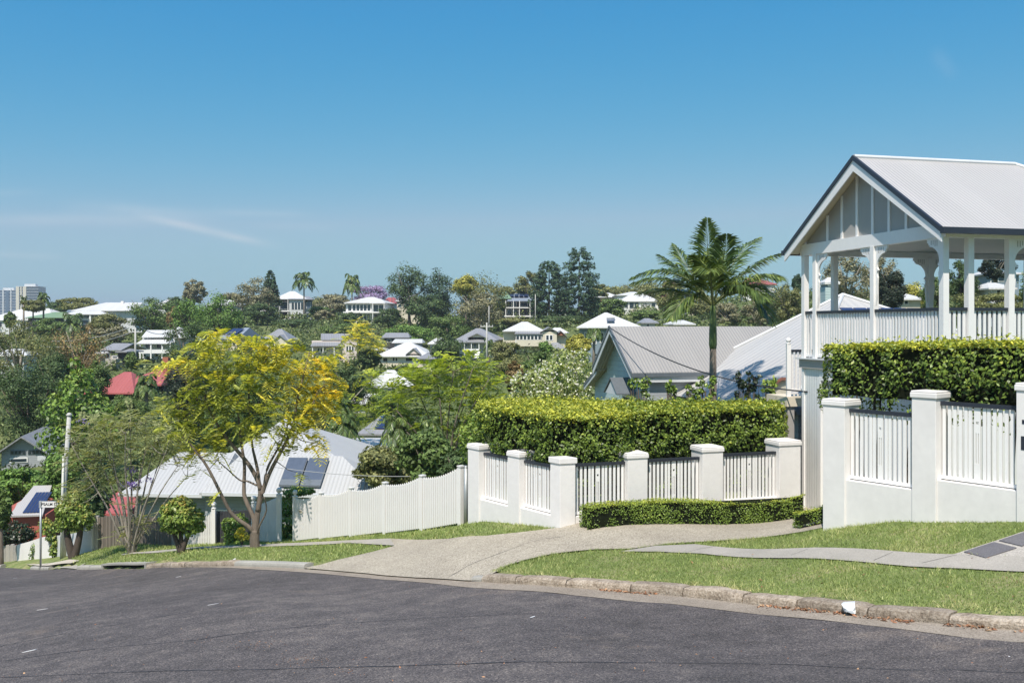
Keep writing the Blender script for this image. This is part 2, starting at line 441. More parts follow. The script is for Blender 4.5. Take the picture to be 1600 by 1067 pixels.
def sheet(name, poly, mat, liftf, step=.5, kind='structure', smooth=True):
    """surface following the terrain inside a world (x,y) polygon, with liftf(x,y) above it"""
    pts = []
    n = len(poly)
    for i in range(n):
        a, b = Vector(poly[i][:2]), Vector(poly[(i+1)%n][:2])
        k = max(1, int((b-a).length/step))
        for j in range(k): pts.append(a.lerp(b, j/k))
    nb = len(pts)
    xs = [p.x for p in pts]; ys = [p.y for p in pts]
    gx = np.arange(min(xs), max(xs), step); gy = np.arange(min(ys), max(ys), step)
    G = np.array([(x+(j%2)*step*.5, y) for j, y in enumerate(gy) for x in gx])
    if len(G):
        ins = inside(G, [(p.x,p.y) for p in pts]); G = G[ins]
        B = np.array([(p.x,p.y) for p in pts])
        d = np.array([np.min(np.hypot(B[:,0]-g[0], B[:,1]-g[1])) for g in G]) if len(G) else np.array([])
        G = G[d > step*.4] if len(G) else G
    allp = pts + [Vector((g[0], g[1])) for g in G]
    r = delaunay_2d_cdt(allp, [(i,(i+1)%nb) for i in range(nb)], [list(range(nb))], 1, 1e-5)
    X = np.array([p.x for p in r[0]]); Y = np.array([p.y for p in r[0]])
    Z = GZ(X, Y) + np.array([liftf(x, y) for x, y in zip(X, Y)])
    me = bpy.data.meshes.new(name)
    fs = []
    for f in r[2]:
        a, b, c = f[0], f[1], f[2]
        ar = (X[b]-X[a])*(Y[c]-Y[a])-(X[c]-X[a])*(Y[b]-Y[a])
        fs.append(tuple(f) if ar > 0 else tuple(f[::-1]))
    me.from_pydata(list(zip(X, Y, Z)), [], fs); me.update(); me.materials.append(MATS[mat])
    me.polygons.foreach_set('use_smooth', [smooth]*len(me.polygons))
    o = link(name, me)
    if kind: o['kind'] = kind
    return o
def inside(G, poly):
    G = np.asarray(G); x, y = G[:,0], G[:,1]; c = np.zeros(len(G), bool)
    n = len(poly)
    for i in range(n):
        x0, y0 = poly[i][0], poly[i][1]; x1, y1 = poly[(i+1)%n][0], poly[(i+1)%n][1]
        if y0 == y1: continue
        cond = ((y0 > y) != (y1 > y)) & (x < (x1-x0)*(y-y0)/(y1-y0)+x0)
        c ^= cond
    return c
def pxpoly(L, lift=LIFT):
    return [hit(p[0], p[1], p[2] if len(p) > 2 else lift) for p in L]
# ------------------------------------------------------------------ ground, road, verge
def build_terrain():
    rows = np.concatenate([np.linspace(-30, 7, 10), np.geomspace(7.6, 60, 90), np.geomspace(62, 400, 110), np.geomspace(420, 2600, 20)])
    us = np.concatenate([np.linspace(-2.4, -.8, 16), np.linspace(-.78, .78, 130), np.linspace(.8, 2.4, 16)])
    X = []; Y = []
    for y in rows:
        w = max(y, 14)
        X += list(us*w); Y += [y]*len(us)
    X = np.array(X); Y = np.array(Y)
    Z = GZ(X, Y)
    k = np.clip((Y-38)/10, 0, 1); Z -= .30*(1-k)
    nn = len(us)
    fs = [(i*nn+j, i*nn+j+1, (i+1)*nn+j+1, (i+1)*nn+j) for i in range(len(rows)-1) for j in range(nn-1)]
    me = bpy.data.meshes.new('ground'); me.from_pydata(list(zip(X,Y,Z)), [], fs); me.update(); me.materials.append(MATS['hillside'])
    me.polygons.foreach_set('use_smooth', [True]*len(me.polygons))
    o = link('ground', me); o['kind'] = 'structure'
build_terrain()

KR = [(2100,1048),(1850,1012),(1600,985),(1457,973.6),(1339,961.7),(1240,951),(1130,939),(1025,928),(940,921.5),(874,917),(810,912.5),(752,909)]
KL = [(475,889),(440,887),(400,885.5),(366,884.5),(312,885),(270,886.3),(228,888),(158,889),(119,889.7),(75,890),(47,889),(0,887),(-120,886)]
KRw = [hit(*p) for p in KR]; KLw = [hit(*p) for p in KL]
KM = [hit(725,907.5), hit(650,903), hit(575,896.5)]
KALL = KRw + KM + KLw
AE = [(2100,1066),(1850,1032),(1600,1004),(1400,982),(1220,963),(1045,943),(900,930.5),(800,922),(720,916.5),(575,903),(500,896),(400,889.5),(366,887.5),(312,886)]
AEw = [hit(*p) for p in AE]
def kd(x, y):
    """distance to the kerb line"""
    p = Vector((x,y)); best = 1e9
    for a, b in zip(KALL[:-1], KALL[1:]):
        a, b = a.xy, b.xy; d = b-a; t = max(0, min(1, (p-a).dot(d)/d.length_squared)); best = min(best, (a+d*t-p).length)
    return best

# asphalt
road_poly = [v.xy for v in AEw] + [v.xy for v in KLw[5:]] + [Vector((-26,26)), Vector((-22,12)), Vector((-18,-6)), Vector((14,-6)), Vector((14,5))]
sheet('road', road_poly, 'asphalt', lambda x, y: 0.0, .6)
# gutter
gut = [v.xy for v in KRw + KM + KLw[:5]] + [v.xy for v in AEw[::-1]]
sheet('gutter', gut, 'gutter_concrete', lambda x, y: .005, .3)

# verge (one soil sheet under grass, drive and path)
fence_side = [(-120,872),(0,868),(65,868),(110,862),(152,853),(270,853),(334,849),(436,845),(461,843),(549,835.5),(640,826),(720,817),(741,813)]
verge_w = [v.xy for v in KALL[::-1]]
vp = [p for p in verge_w]
vp += [Vector((9.5, 9.0)), Vector((9.6,13)), Vector((7.6,14.2)), Vector((5.8,16.9)), Vector((6.3,19.5)), Vector((7.6,22.9)), Vector((6.4,21.6)), Vector((1.2,19.9)), Vector((-.7,22.4))]
vp += [hit(p[0],p[1],LIFT).xy for p in fence_side[::-1]]
VERGE = vp
def vlift(x, y):
    d = kd(x, y)
    return LIFT*min(1, .55+.45*d/.25) - (.0 if d > .2 else .02)
DRIVE_PX = [(475,887.5,.02),(552,869),(616,853),(610,841.5),(700,842),(759,837),(860,826),(885,822.5),(893,817),(1000,809),(1120,799),(1250,791),(1275,794),(1292,806),(1288,824),(1220,836),(1150,843),(1048,849),(985,857.5),(930,858.5),(860,866),(820,875),(790,885,.10),(752,907.5,.02),(725,907,.02),(650,902.5,.02),(575,896,.02)]
DRIVE = [v.xy for v in pxpoly(DRIVE_PX)]
DRp = [(p.x,p.y) for p in DRIVE]
def dlift(x, y):
    d = min(1, kd(x, y)/.9); d = d*d*(3-2*d)
    return .015 + (LIFT-.006-.015)*d + .012
def vlift2(x, y):
    q = kd(x, y)
    if q < .10: return -.06
    if inside(np.array([[x,y]]), DRp)[0]: return dlift(x,y)-.045
    near = min(math.hypot(x-p[0],y-p[1]) for p in DRn)
    if near < .35: return min(LIFT-.01, dlift(x,y)-.03)
    return (LIFT-.01) if q > .22 else -.02
DRn = []
for a_, b_ in zip(DRp[:], DRp[1:]+DRp[:1]):
    nn_ = max(1, int(math.hypot(b_[0]-a_[0], b_[1]-a_[1])/.25))
    DRn += [(a_[0]+(b_[0]-a_[0])*i/nn_, a_[1]+(b_[1]-a_[1])*i/nn_) for i in range(nn_)]
sheet('grass_verge', vp, 'turf', vlift2, .32)

sheet('driveway', DRIVE, 'exposed_aggregate', dlift, .35)
PATH_R = [Vector(p) for p in [(1.95,17.2),(2.6,17.45),(3.3,17.35),(4.4,15.85),(6.9,12.25),(8.7,9.7),(8.1,9.5),(6.38,12.1),(4.2,15.15),(3.25,16.45),(2.6,16.95)]]
sheet('footpath', PATH_R, 'path_concrete', lambda x, y: LIFT+.012, .35)
PATH_L = [v.xy for v in pxpoly([(610,842),(540,845),(440,849.5),(335,853.5),(270,858.5),(225,862.5),(190,866),(190,868),(225,865),(270,861.5),(335,857),(440,853.5),(544,849),(616,853)])]
sheet('footpath', PATH_L, 'path_concrete', lambda x, y: LIFT+.018, .35)
PAVE = [v.xy for v in pxpoly([(1490,867),(1600,831),(1800,790),(1800,879),(1600,871)])]
sheet('garden_path', PAVE, 'paver_edge', lambda x, y: LIFT+.008, .35)
FARP = [v.xy for v in pxpoly([(40,881),(108,874),(124,876),(110,880),(65,884)])]
sheet('path', FARP, 'far_path', lambda x, y: LIFT+.01, .4)
APR = [v.xy for v in pxpoly([(75,888.5,.03),(119,888.5,.03),(135,878),(110,881)])]
sheet('driveway', APR, 'path_concrete', lambda x, y: LIFT*min(1,kd(x,y)/.6)+.025, .3)
# dark pavers of the garden path, each a slab
g_dir = (PAVE[1]-PAVE[0]).normalized(); g_n = Vector((g_dir.y, -g_dir.x))
if g_n.x < 0: g_n = -g_n
k_p = 0
pav0 = None
for i in range(6):
    for j in range(4):
        c = PAVE[0] + g_dir*(.34+i*.54) + g_n*(.30+j*.54)
        q = [c + g_dir*a + g_n*b for a, b in ((-.23,-.23),(.23,-.23),(.23,.23),(-.23,.23))]
        if not inside(np.array([[c.x,c.y]]), PAVE)[0]: 
            continue
        m = MB(); cz = gz(c.x, c.y)+LIFT
        vs = [Vector((p.x,p.y, gz(p.x,p.y)+LIFT+.025)) for p in q]
        m.prism([v-Vector((0,0,.04)) for v in vs], (0,0,.04))
        o = m.build('paver', 'paver_dark', None)
        tag(o, 'dark grey square paver set in the pale edged garden path at the right', 'paver', 'dark pavers of the garden path')

def strip(name, pts_px, w, mat, lift, lf=None):
    W = [hit(p[0], p[1], lift) for p in pts_px]
    # resample
    pts = []
    for a, b in zip(W[:-1], W[1:]):
        k = max(1, int((b-a).length/.25))
        for j in range(k): pts.append(a.lerp(b, j/k))
    pts.append(W[-1]); m = MB(); vs = []
    for i, p in enumerate(pts):
        t = (pts[min(i+1,len(pts)-1)]-pts[max(i-1,0)]).xy.normalized(); n = Vector((-t.y,t.x))
        ww = w*(.6+.8*noise.noise(Vector((p.x*1.7,p.y*1.7,3))) if mat == 'tar' else 1)
        ww = max(ww, w*.35)
        for s in (-1,1):
            x, y = p.x+n.x*ww*s, p.y+n.y*ww*s
            vs.append((x, y, gz(x,y)+(lf(x,y) if lf else lift)))
    fs = [(2*i,2*i+1,2*i+3,2*i+2) for i in range(len(pts)-1)]
    m.add(vs, fs); o = m.build(name, mat); o['kind'] = 'structure'; return o
strip('tar_seam', [(-80,1066),(0,1058),(140,1052),(300,1046.5),(500,1042),(620,1040),(720,1037),(900,1034),(1100,1035),(1240,1037.5),(1500,1046),(1700,1058)], .018, 'tar', .004)
strip('tar_seam', [(0,1009),(60,997),(120,986),(200,972),(280,958),(340,948)], .018, 'tar', .004)
strip('tar_seam', [(0,1033),(90,1020),(180,1010),(300,1000),(420,984),(520,974),(640,966),(760,961),(850,957)], .014, 'tar', .004)
strip('drive_joint', [(700,893),(730,882),(769,869.5),(800,858),(827,847.5),(850,842),(876,839.5)], .008, 'tar', LIFT, lambda x,y: dlift(x,y)+.004)
for a, b in [((1262,858.8),(1236,868.5)),((1395,863.5),(1365,877)),((1495,868),(1440,881)),((1130,852),(1075,862.5))]:
    strip('path_joint', [a, b], .006, 'tar', LIFT, lambda x, y: LIFT+.016)

# kerbs
def kerb(pts, name, mat, blocks, hgt=.13, dep=.24, jit=.0, seed=1):
    rr = random.Random(seed)
    L = [0]
    for a, b in zip(pts[:-1], pts[1:]): L.append(L[-1]+(b-a).length)
    def at(s):
        s = max(0, min(L[-1]-1e-6, s))
        for i in range(len(L)-1):
            if L[i+1] >= s:
                return pts[i].lerp(pts[i+1], (s-L[i])/max(L[i+1]-L[i],1e-9))
        return pts[-1]
    m = MB(); s = 0
    while s < L[-1]-.1:
        bl = min(blocks*rr.uniform(.8,1.25), L[-1]-s) if blocks else L[-1]-s
        if L[-1]-s-bl < .3: bl = L[-1]-s
        gap = .02 if blocks else 0
        o1, o2, dz = rr.uniform(-jit,jit), rr.uniform(-jit,jit), rr.uniform(-jit,jit)
        ns = max(3, int(bl/.12)); ring = []
        for i in range(ns+1):
            q = i/ns; p = at(s+gap/2+(bl-gap)*q); t = (at(s+bl*q+.05)-at(s+bl*q-.05)).xy.normalized()
            n = Vector((t.y, -t.x))
            if n.y < 0: n = -n
            zb = gz(p.x, p.y); of = o1+(o2-o1)*q
            wob = noise.noise(Vector((p.x*3, p.y*3, seed)))*jit*1.2
            e = min(i, ns-i); rd = .012 if (e == 0 and blocks) else 0
            prof = [(0+rd,-.15),(0+rd,hgt*.45),(.012+rd,hgt*.8-rd),(.045,hgt-rd),(dep*.55,hgt+.004-rd),(dep-.03,hgt-rd),(dep-rd,hgt*.8),(dep,-.15)]
            ring.append([Vector((p.x+n.x*(a+of+wob*(1 if k < 4 else .5)), p.y+n.y*(a+of+wob*(1 if k < 4 else .5)), zb+b+(dz+wob if k in (2,3,4,5) else 0))) for k, (a, b) in enumerate(prof)])
        k = len(ring[0]); vs = [v for r_ in ring for v in r_]
        fs = [(i*k+j, i*k+j+1, (i+1)*k+j+1, (i+1)*k+j) for i in range(ns) for j in range(k-1)]
        fs += [tuple(range(k))[::-1], tuple(ns*k+j for j in range(k))]
        m.add(vs, fs); s += bl
    o = m.build(name, mat); o['kind'] = 'structure'; return o
kerb(KRw, 'kerb', 'kerb_stone', .95, .125, .26, .014, 3)
kerb([hit(752,909), hit(744,909), hit(736,908.6)], 'kerb', 'kerb_concrete', 0, .085, .2, 0, 1)
kerb(KLw[0:4], 'kerb', 'kerb_concrete', 0, .12, .25, 0, 1)
kerb(KLw[3:7], 'kerb', 'kerb_stone', .9, .12, .26, .012, 5)
kerb(KLw[7:9], 'kerb', 'kerb_concrete', .8, .12, .26, .01, 6)
kerb(KLw[9:11], 'kerb', 'kerb_concrete', .8, .12, .26, .01, 7)
kerb(KLw[11:], 'kerb', 'kerb_concrete', 1.2, .12, .26, .01, 8)
# storm drain inlet between (228) and (158)
def drain():
    a, b = KLw[6], KLw[7]
    t = (b-a); t.z = 0; L = t.length; t.normalize(); n = Vector((t.y,-t.x,0));
    if n.y < 0: n = -n
    root = thing('storm_drain', 'long dark kerbside drain inlet under a pale concrete lintel', 'drain', a)
    def Q(s, d, z):
        p = a.lerp(b, s/L); return Vector((p.x+n.x*d, p.y+n.y*d, gz(p.x,p.y)+z))-a
    m = MB(); seg = 8
    for k in range(seg):
        s0, s1 = L*k/seg, L*(k+1)/seg
        m.prism([Q(s0,0,.115), Q(s1,0,.115), Q(s1,.55,.12), Q(s0,.55,.12)], (0,0,.055))
    m.prism([Q(-.0,0,-.1), Q(.14,0,-.1), Q(.14,.5,-.1), Q(0,.5,-.1)], (0,0,.21))
    m.prism([Q(L-.14,0,-.1), Q(L,0,-.1), Q(L,.5,-.1), Q(L-.14,.5,-.1)], (0,0,.21))
    m.build('lintel', 'kerb_concrete', root)
    m = MB(); m.prism([Q(.14,.12,-.06), Q(L-.14,.12,-.06), Q(L-.14,.14,-.06), Q(.14,.14,-.06)], (0,0,.2)); m.build('opening', 'inlet_shade', root)  # near-black slab; the shade inside the inlet is painted as its colour
drain()

# ------------------------------------------------------------------ grass, litter
def grass():
    blades = []; tints = []
    poly = [(p.x,p.y) for p in VERGE]; ex = [[(p.x,p.y) for p in q] for q in (DRIVE, PATH_R, PATH_L, PAVE, FARP, APR)]
    r = np.random.default_rng(3)
    regs = [((-2.5,10.2,9.2,20.5), 1900), ((-9,3,19,30), 560), ((-19,-3,23,37), 260)]
    for ri, ((x0,x1,y0,y1), dens) in enumerate(regs):
        n = int((x1-x0)*(y1-y0)*dens)
        X = r.uniform(x0,x1,n); Y = r.uniform(y0,y1,n)
        if ri == 1: keep = ~((X > -2.5) & (Y < 20.5))
        elif ri == 2: keep = ~((X > -9) & (Y < 30))
        else: keep = np.ones(n, bool)
        X, Y = X[keep], Y[keep]
        G = np.stack([X,Y],1); k = inside(G, poly)
        for q in ex: k &= ~inside(G, q)
        G = G[k]
        d = np.array([kd(g[0], g[1]) for g in G[::1]]) if ri == 0 else None
        if ri == 0:
            kk = d > .22+.09*np.array([noise.noise(Vector((g[0]*2.3,g[1]*2.3,0))) for g in G]); G = G[kk]; d = d[kk]
        else:
            kk = np.array([kd(g[0],g[1]) > .24 for g in G]); G = G[kk]
        nz = np.array([noise.noise(Vector((g[0]*.9,g[1]*.9,1)))+.6*noise.noise(Vector((g[0]*3.1,g[1]*3.1,5))) for g in G])
        hv = (.030+.030*r.random(len(G)))*(1+.5*nz)*(1.0, 1.25, 1.5)[ri]
        wv = (.0045,.009,.014)[ri]*(.8+.5*r.random(len(G)))
        z = GZ(G[:,0],G[:,1])+LIFT-.012
        B = np.stack([G[:,0],G[:,1],z],1)
        an = r.uniform(0,2*math.pi,len(G)); wd = np.stack([np.cos(an),np.sin(an),np.zeros(len(G))],1)*wv[:,None]
        ld = np.stack([r.normal(size=len(G))*.55, r.normal(size=len(G))*.55, np.ones(len(G))],1)*hv[:,None]
        blades.append(np.stack([B-wd, B+wd, B+ld],1))
        t = .36+.42*nz+r.normal(size=len(G))*.17
        if ri == 0: t += .35*np.exp(-(d-.25)/.25)
        tints.append(np.clip(t,0,1))
    V = np.concatenate(blades); T = np.concatenate(tints)
    me = quads_mesh('grass', 'grass_blade', V, 3, T)
    o = link('grass', me); tag(o, 'short green grass with dry patches on the roadside verge', 'grass', kind='stuff')
grass()
def litter():
    r = np.random.default_rng(11); C = []; S = []
    for a, b in zip(KRw[1:8], KRw[2:9]):
        L = (b-a).length; n = int(L*75)
        for k in range(n):
            q = r.random(); p = a.lerp(b, q)
            if noise.noise(Vector((p.x*1.3,p.y*1.3,9))) < -.05: continue
            d = (b-a).xy.normalized(); nn = Vector((d.y,-d.x)); nn = nn if nn.y < 0 else -nn
            w = abs(r.normal())*.05+.01; x, y = p.x+nn.x*w, p.y+nn.y*w
            C.append((x,y,gz(x,y)+.014+r.random()*.02)); S.append(r.uniform(.03,.09))
    for k in range(240):
        px, py = r.uniform(0,1600), r.uniform(893,1066); h = hit(px,py)
        if kd(h.x,h.y) < .6: continue
        C.append((h.x,h.y,h.z+.008)); S.append(r.uniform(.012,.035)*(1 if r.random() > .12 else 2.2))
    for cx0, cy0, sx_, sy_, nn0 in ((400,1006,45,9,70),(475,1030,35,8,80),(545,1048,30,8,40),(722,1036,16,4,30),(300,1000,40,8,25),(104,905,10,3,14),(20,1060,60,6,20)):
        for k in range(nn0):
            px, py = cx0+r.normal()*sx_*.6, cy0+r.normal()*sy_*.6
            if py > 1066: continue
            h = hit(px,py); C.append((h.x,h.y,h.z+.006)); S.append(r.uniform(.008,.028))
    for k in range(60):
        i = r.integers(0, 1); px, py = r.uniform(820,1600), r.uniform(868,960); h = hit(px,py,LIFT)
        if kd(h.x,h.y) < .25 or not inside(np.array([[h.x,h.y]]), [(p.x,p.y) for p in VERGE])[0]: continue
        C.append((h.x,h.y,h.z+.045)); S.append(r.uniform(.03,.07))
    C = np.array(C); Nn = np.stack([r.normal(size=len(C))*.35, r.normal(size=len(C))*.35, np.ones(len(C))],1)
    me = quads_mesh('leaf_litter', 'leaf_litter', leaf_polys(C, Nn, np.array(S), .4, r), 4, r.random(len(C)))
    o = link('leaf_litter', me); tag(o, 'dry brown leaves fallen along the stone kerb and over the asphalt', 'leaves', kind='stuff')
litter()
for i, (px, py, w, d, lab) in enumerate([(66,952,.20,.02,'white paint fleck on the asphalt nearest the left edge, middle row'),(46,1017,.20,.03,'white paint fleck lowest at the left edge of the asphalt'),(333,944,.20,.018,'white paint fleck on the asphalt left of centre'),(279,901,.16,.03,'white paint fleck on the asphalt near the left kerb'),(832,964,.17,.022,'white paint fleck on the asphalt in front of the driveway'),(24,903,.2,.03,'pale paint fleck at the far left of the road'),(1576,1026,.06,.02,'small white paint fleck on the asphalt at the lower right')]):
    c = hit(px,py); m = MB(); an = .35+.2*i
    pts = [(-w/2,0),(-w*.2,-d*.5),(w*.35,-d*.6),(w/2,.2*d),(w*.2,d*.5),(-w*.3,d*.45)]
    vs = []
    for a, b in pts:
        x = c.x+a*math.cos(an)-b*math.sin(an); y = c.y+a*math.sin(an)+b*math.cos(an)*1.2; vs.append(Vector((x,y,gz(x,y)+.002)))
    m.prism(vs, (0,0,.006)); o = m.build('road_marking', 'white_paint'); tag(o, lab, 'road marking', 'small white marks on the road')
# crushed white paper cup on the kerb
def rag():
    c = hit(1327,956,.02); root = thing('paper_cup', 'crushed white paper cup with dark swirl lying on the stone kerb', 'litter', c)
    m = MB()
    A_ = [(-.12,-.05,.12),(.04,-.09,.145),(.08,.02,.135),(-.06,.04,.12),(-.08,-.13,.04),(.03,-.14,.02),(.05,-.09,.01),(-.09,-.08,.03)]
    m.add(A_, [(0,1,2,3),(4,5,1,0),(5,6,2,1),(7,4,0,3),(6,7,3,2),(4,7,6,5)]); m.build('cup_shell', 'pale_wall', root)
    m = MB(); m.prism([(-.10,-.10,.09),(-.05,-.125,.055),(.0,-.125,.05),(.025,-.11,.09),(.035,-.12,.065),(.02,-.145,.025),(-.03,-.142,.03),(-.075,-.13,.05)], (.0,-.01,.0)); m.build('dark_swirl', 'galvanised', root)
rag()
m = MB(); c = hit(361,881,.02); m.tube([c+Vector((.03,-.02,.05)), c+Vector((.03,.3,.05))], .045, 10); m.tube([c+Vector((.03,-.024,.05)), c+Vector((.03,-.02,.05))], .034, 10)
tag(m.build('drain_pipe', 'white_vinyl'), 'round white pipe end poking out of the brown kerb', 'pipe')

# ------------------------------------------------------------------ rendered walls with picket infill
UP = Vector((0,0,1))
def masonry(root, A, d, nin, piers, panels, base_top_fn, pier_w=.42, wall_t=.3, z0=-6.0):
    """A: 2D start; d: unit dir; nin: unit normal towards the garden; piers: (s0,s1,ztop); panels: (s0,s1,zrail,zsill)"""
    off = root.location
    D = Vector((d.x,d.y,0)); I = Vector((nin.x,nin.y,0)); A3 = Vector((A.x,A.y,0))
    def pt(s, t, z): return A3 + D*s + I*t + UP*z
    m = MB(off)
    for s0, s1, zr, zs in panels:
        m.prism([pt(s0,.03,z0), pt(s1,.03,z0), pt(s1,wall_t,z0), pt(s0,wall_t,z0)], (0,0,zs-z0))
    m.build('wall', 'white_render', root)
    for s0, s1, zt in piers:
        m = MB(off); w = s1-s0
        m.prism([pt(s0,0,z0), pt(s1,0,z0), pt(s1,w,z0), pt(s0,w,z0)], (0,0,zt-.12-z0))
        p = m.build('pillar', 'white_render', root, bevel=.008)
        m = MB(off); e = .022
        m.prism([pt(s0-e,-e,zt-.12), pt(s1+e,-e,zt-.12), pt(s1+e,w+e,zt-.12), pt(s0-e,w+e,zt-.12)], (0,0,.085))
        m.prism([pt(s0-e+.01,-e+.01,zt-.035), pt(s1+e-.01,-e+.01,zt-.035), pt(s1+e-.01,w+e-.01,zt-.035), pt(s0-e+.01,w+e-.01,zt-.035)], (0,0,.03))
        m.build('cap', 'white_render', p, bevel=.012)
    for s0, s1, zr, zs in panels:
        picket_panel(root, lambda s, t, z: pt(s, t, z), s0, s1, zr, zs, .16, off)
def picket_panel(root, pt, s0, s1, zr, zs, t0, off, pw=.052, sp=.088, wide=True, rail='charcoal', gap=.07, name='picket_panel'):
    m = MB(off); W = s1-s0; n = max(3, int(W/sp)); th = .022
    zb = zs+gap; zt = zr-.045; mid = n//2
    for k in range(n):
        c = s0 + W*(k+.5)/n
        if wide and W > .8 and k == mid:
            hw = pw*.95
            # wide slat with a round hole and two slots
            zc = zt-.22*(zt-zb); zs1, zs0 = zt-.36*(zt-zb), zt-.78*(zt-zb)
            def bx(a, b, z_0, z_1): m.prism([pt(a,t0,z_0), pt(b,t0,z_0), pt(b,t0+th,z_0), pt(a,t0+th,z_0)], (0,0,z_1-z_0))
            bx(c-hw, c+hw, zb, zs0); bx(c-hw, c-hw*.50, zs0, zs1); bx(c-hw*.22, c+hw*.22, zs0, zs1); bx(c+hw*.50, c+hw, zs0, zs1)
            bx(c-hw, c+hw, zs1, zc-.022); bx(c-hw, c-.02, zc-.022, zc+.022); bx(c+.02, c+hw, zc-.022, zc+.022); bx(c-hw, c+hw, zc+.022, zt)
            continue
        if wide and W > .8 and abs(k-mid) == 1: c += (k-mid)*.022
        m.prism([pt(c-pw/2,t0,zb), pt(c+pw/2,t0,zb), pt(c+pw/2,t0+th,zb), pt(c-pw/2,t0+th,zb)], (0,0,zt-zb))
    m.prism([pt(s0,t0-.012,zb-.05), pt(s1,t0-.012,zb-.05), pt(s1,t0+.045,zb-.05), pt(s0,t0+.045,zb-.05)], (0,0,.05))
    p = m.build(name, 'white_paint', root)
    m = MB(off)
    m.prism([pt(s0,t0-.03,zr-.05), pt(s1,t0-.03,zr-.05), pt(s1,t0+.06,zr-.05), pt(s0,t0+.06,zr-.05)], (0,0,.06))
    m.build('handrail', rail, p)
    return p

# right wall
dR = Vector((-.733,1)).normalized(); nR = Vector((.81,.59)).normalized()
def RW(t): return Vector((7.46-.733*t, 14+t))
root = thing('rendered_fence', 'tall white rendered wall with picket infill at the right, below the bushy hedge', 'fence', (*RW(0), gz(*RW(0))))
k = 1.24
masonry(root, RW(0), dR, nR,
        [(1.09*k,1.42*k,-1.02),(2.42*k,2.77*k,-1.25),(-.35*k,.085*k,-.82),(-2.2*k,-1.85*k,-.6)],
        [(1.42*k,2.42*k,-1.42,-2.63),(.085*k,1.09*k,-1.19,-2.42),(-1.85*k,-.35*k,-1.0,-2.25)], None)
# base wall under the end pillar, letterbox slots
m = MB(root.location)
def ptR(s, t, z): return Vector((*RW(0),0)) + Vector((*dR,0))*s + Vector((*nR,0))*t + UP*z
for z0, z1, sa in ((-1.42,-1.36,.02),(-1.80,-1.60,.035)):
    m.prism([ptR(sa-.28,-.006,z0), ptR(sa,-.006,z0), ptR(sa,.004,z0), ptR(sa-.28,.004,z0)], (0,0,z1-z0))
m.build('letter_slot', 'charcoal', root)

# front / left wall round the corner
C0 = Vector((.98,19.6)); dF = Vector((5.1,1.7)).normalized(); nF = Vector((-dF.y,dF.x))
root = thing('rendered_fence', 'low white rendered wall with square capped pillars, wrapping the corner below the clipped hedge', 'fence', (C0.x,C0.y,gz(*C0)))
Lf = 5.65
def sx(px):
    u = (px-800)/F; return (u*C0.y-C0.x)/(dF.x-u*dF.y)
p2a, p2b, p3a, p3b = sx(981), sx(1012), sx(1098), sx(1130); p4a, p4b = sx(1218), sx(1218)+.55
masonry(root, C0, dF, nF, [(p2a,p2b,-2.65),(p3a,p3b,-2.59),(p4a,p4b,-2.53)],
        [(.30,p2a,-2.85,-3.91),(p2b,p3a,-2.83,-3.88),(p3b,p4a,-2.79,-3.85)], None)
dL = Vector((-.733,1)).normalized(); nL = Vector((.81,.59)).normalized()
def sl(px):
    u = (px-800)/F; return (u*C0.y-C0.x)/(dL.x-u*dL.y)
q1a, q1b = sl(811), sl(793); q2a, q2b = sl(748), sl(731)
masonry(root, C0, dL, nL, [(q1a,q1b,-2.715),(q2a,q2b,-2.71)],
        [(.27,q1a,-2.90,-3.92),(q1b,q2a,-2.90,-3.96)], None)
# corner pillar
m = MB(root.location); c = [C0, C0+dF*.30, C0+dF*.30+nF*.30, C0+dL*.30+nF*.0]
cp_ = [Vector((C0.x-.0,C0.y,-6)), Vector((*(C0+dF*.34),-6)), Vector((*(C0+dF*.34+dL*.32),-6)), Vector((*(C0+dL*.32),-6))]
m.prism(cp_, (0,0,6-2.69-.12)); pil = m.build('pillar', 'white_render', root, bevel=.008)
cc = sum(cp_, Vector())/4
m = MB(root.location); m.prism([Vector((cc.x+(p.x-cc.x)*1.16, cc.y+(p.y-cc.y)*1.16, -2.81)) for p in cp_], (0,0,.12)); m.build('cap', 'white_render', pil, bevel=.012)

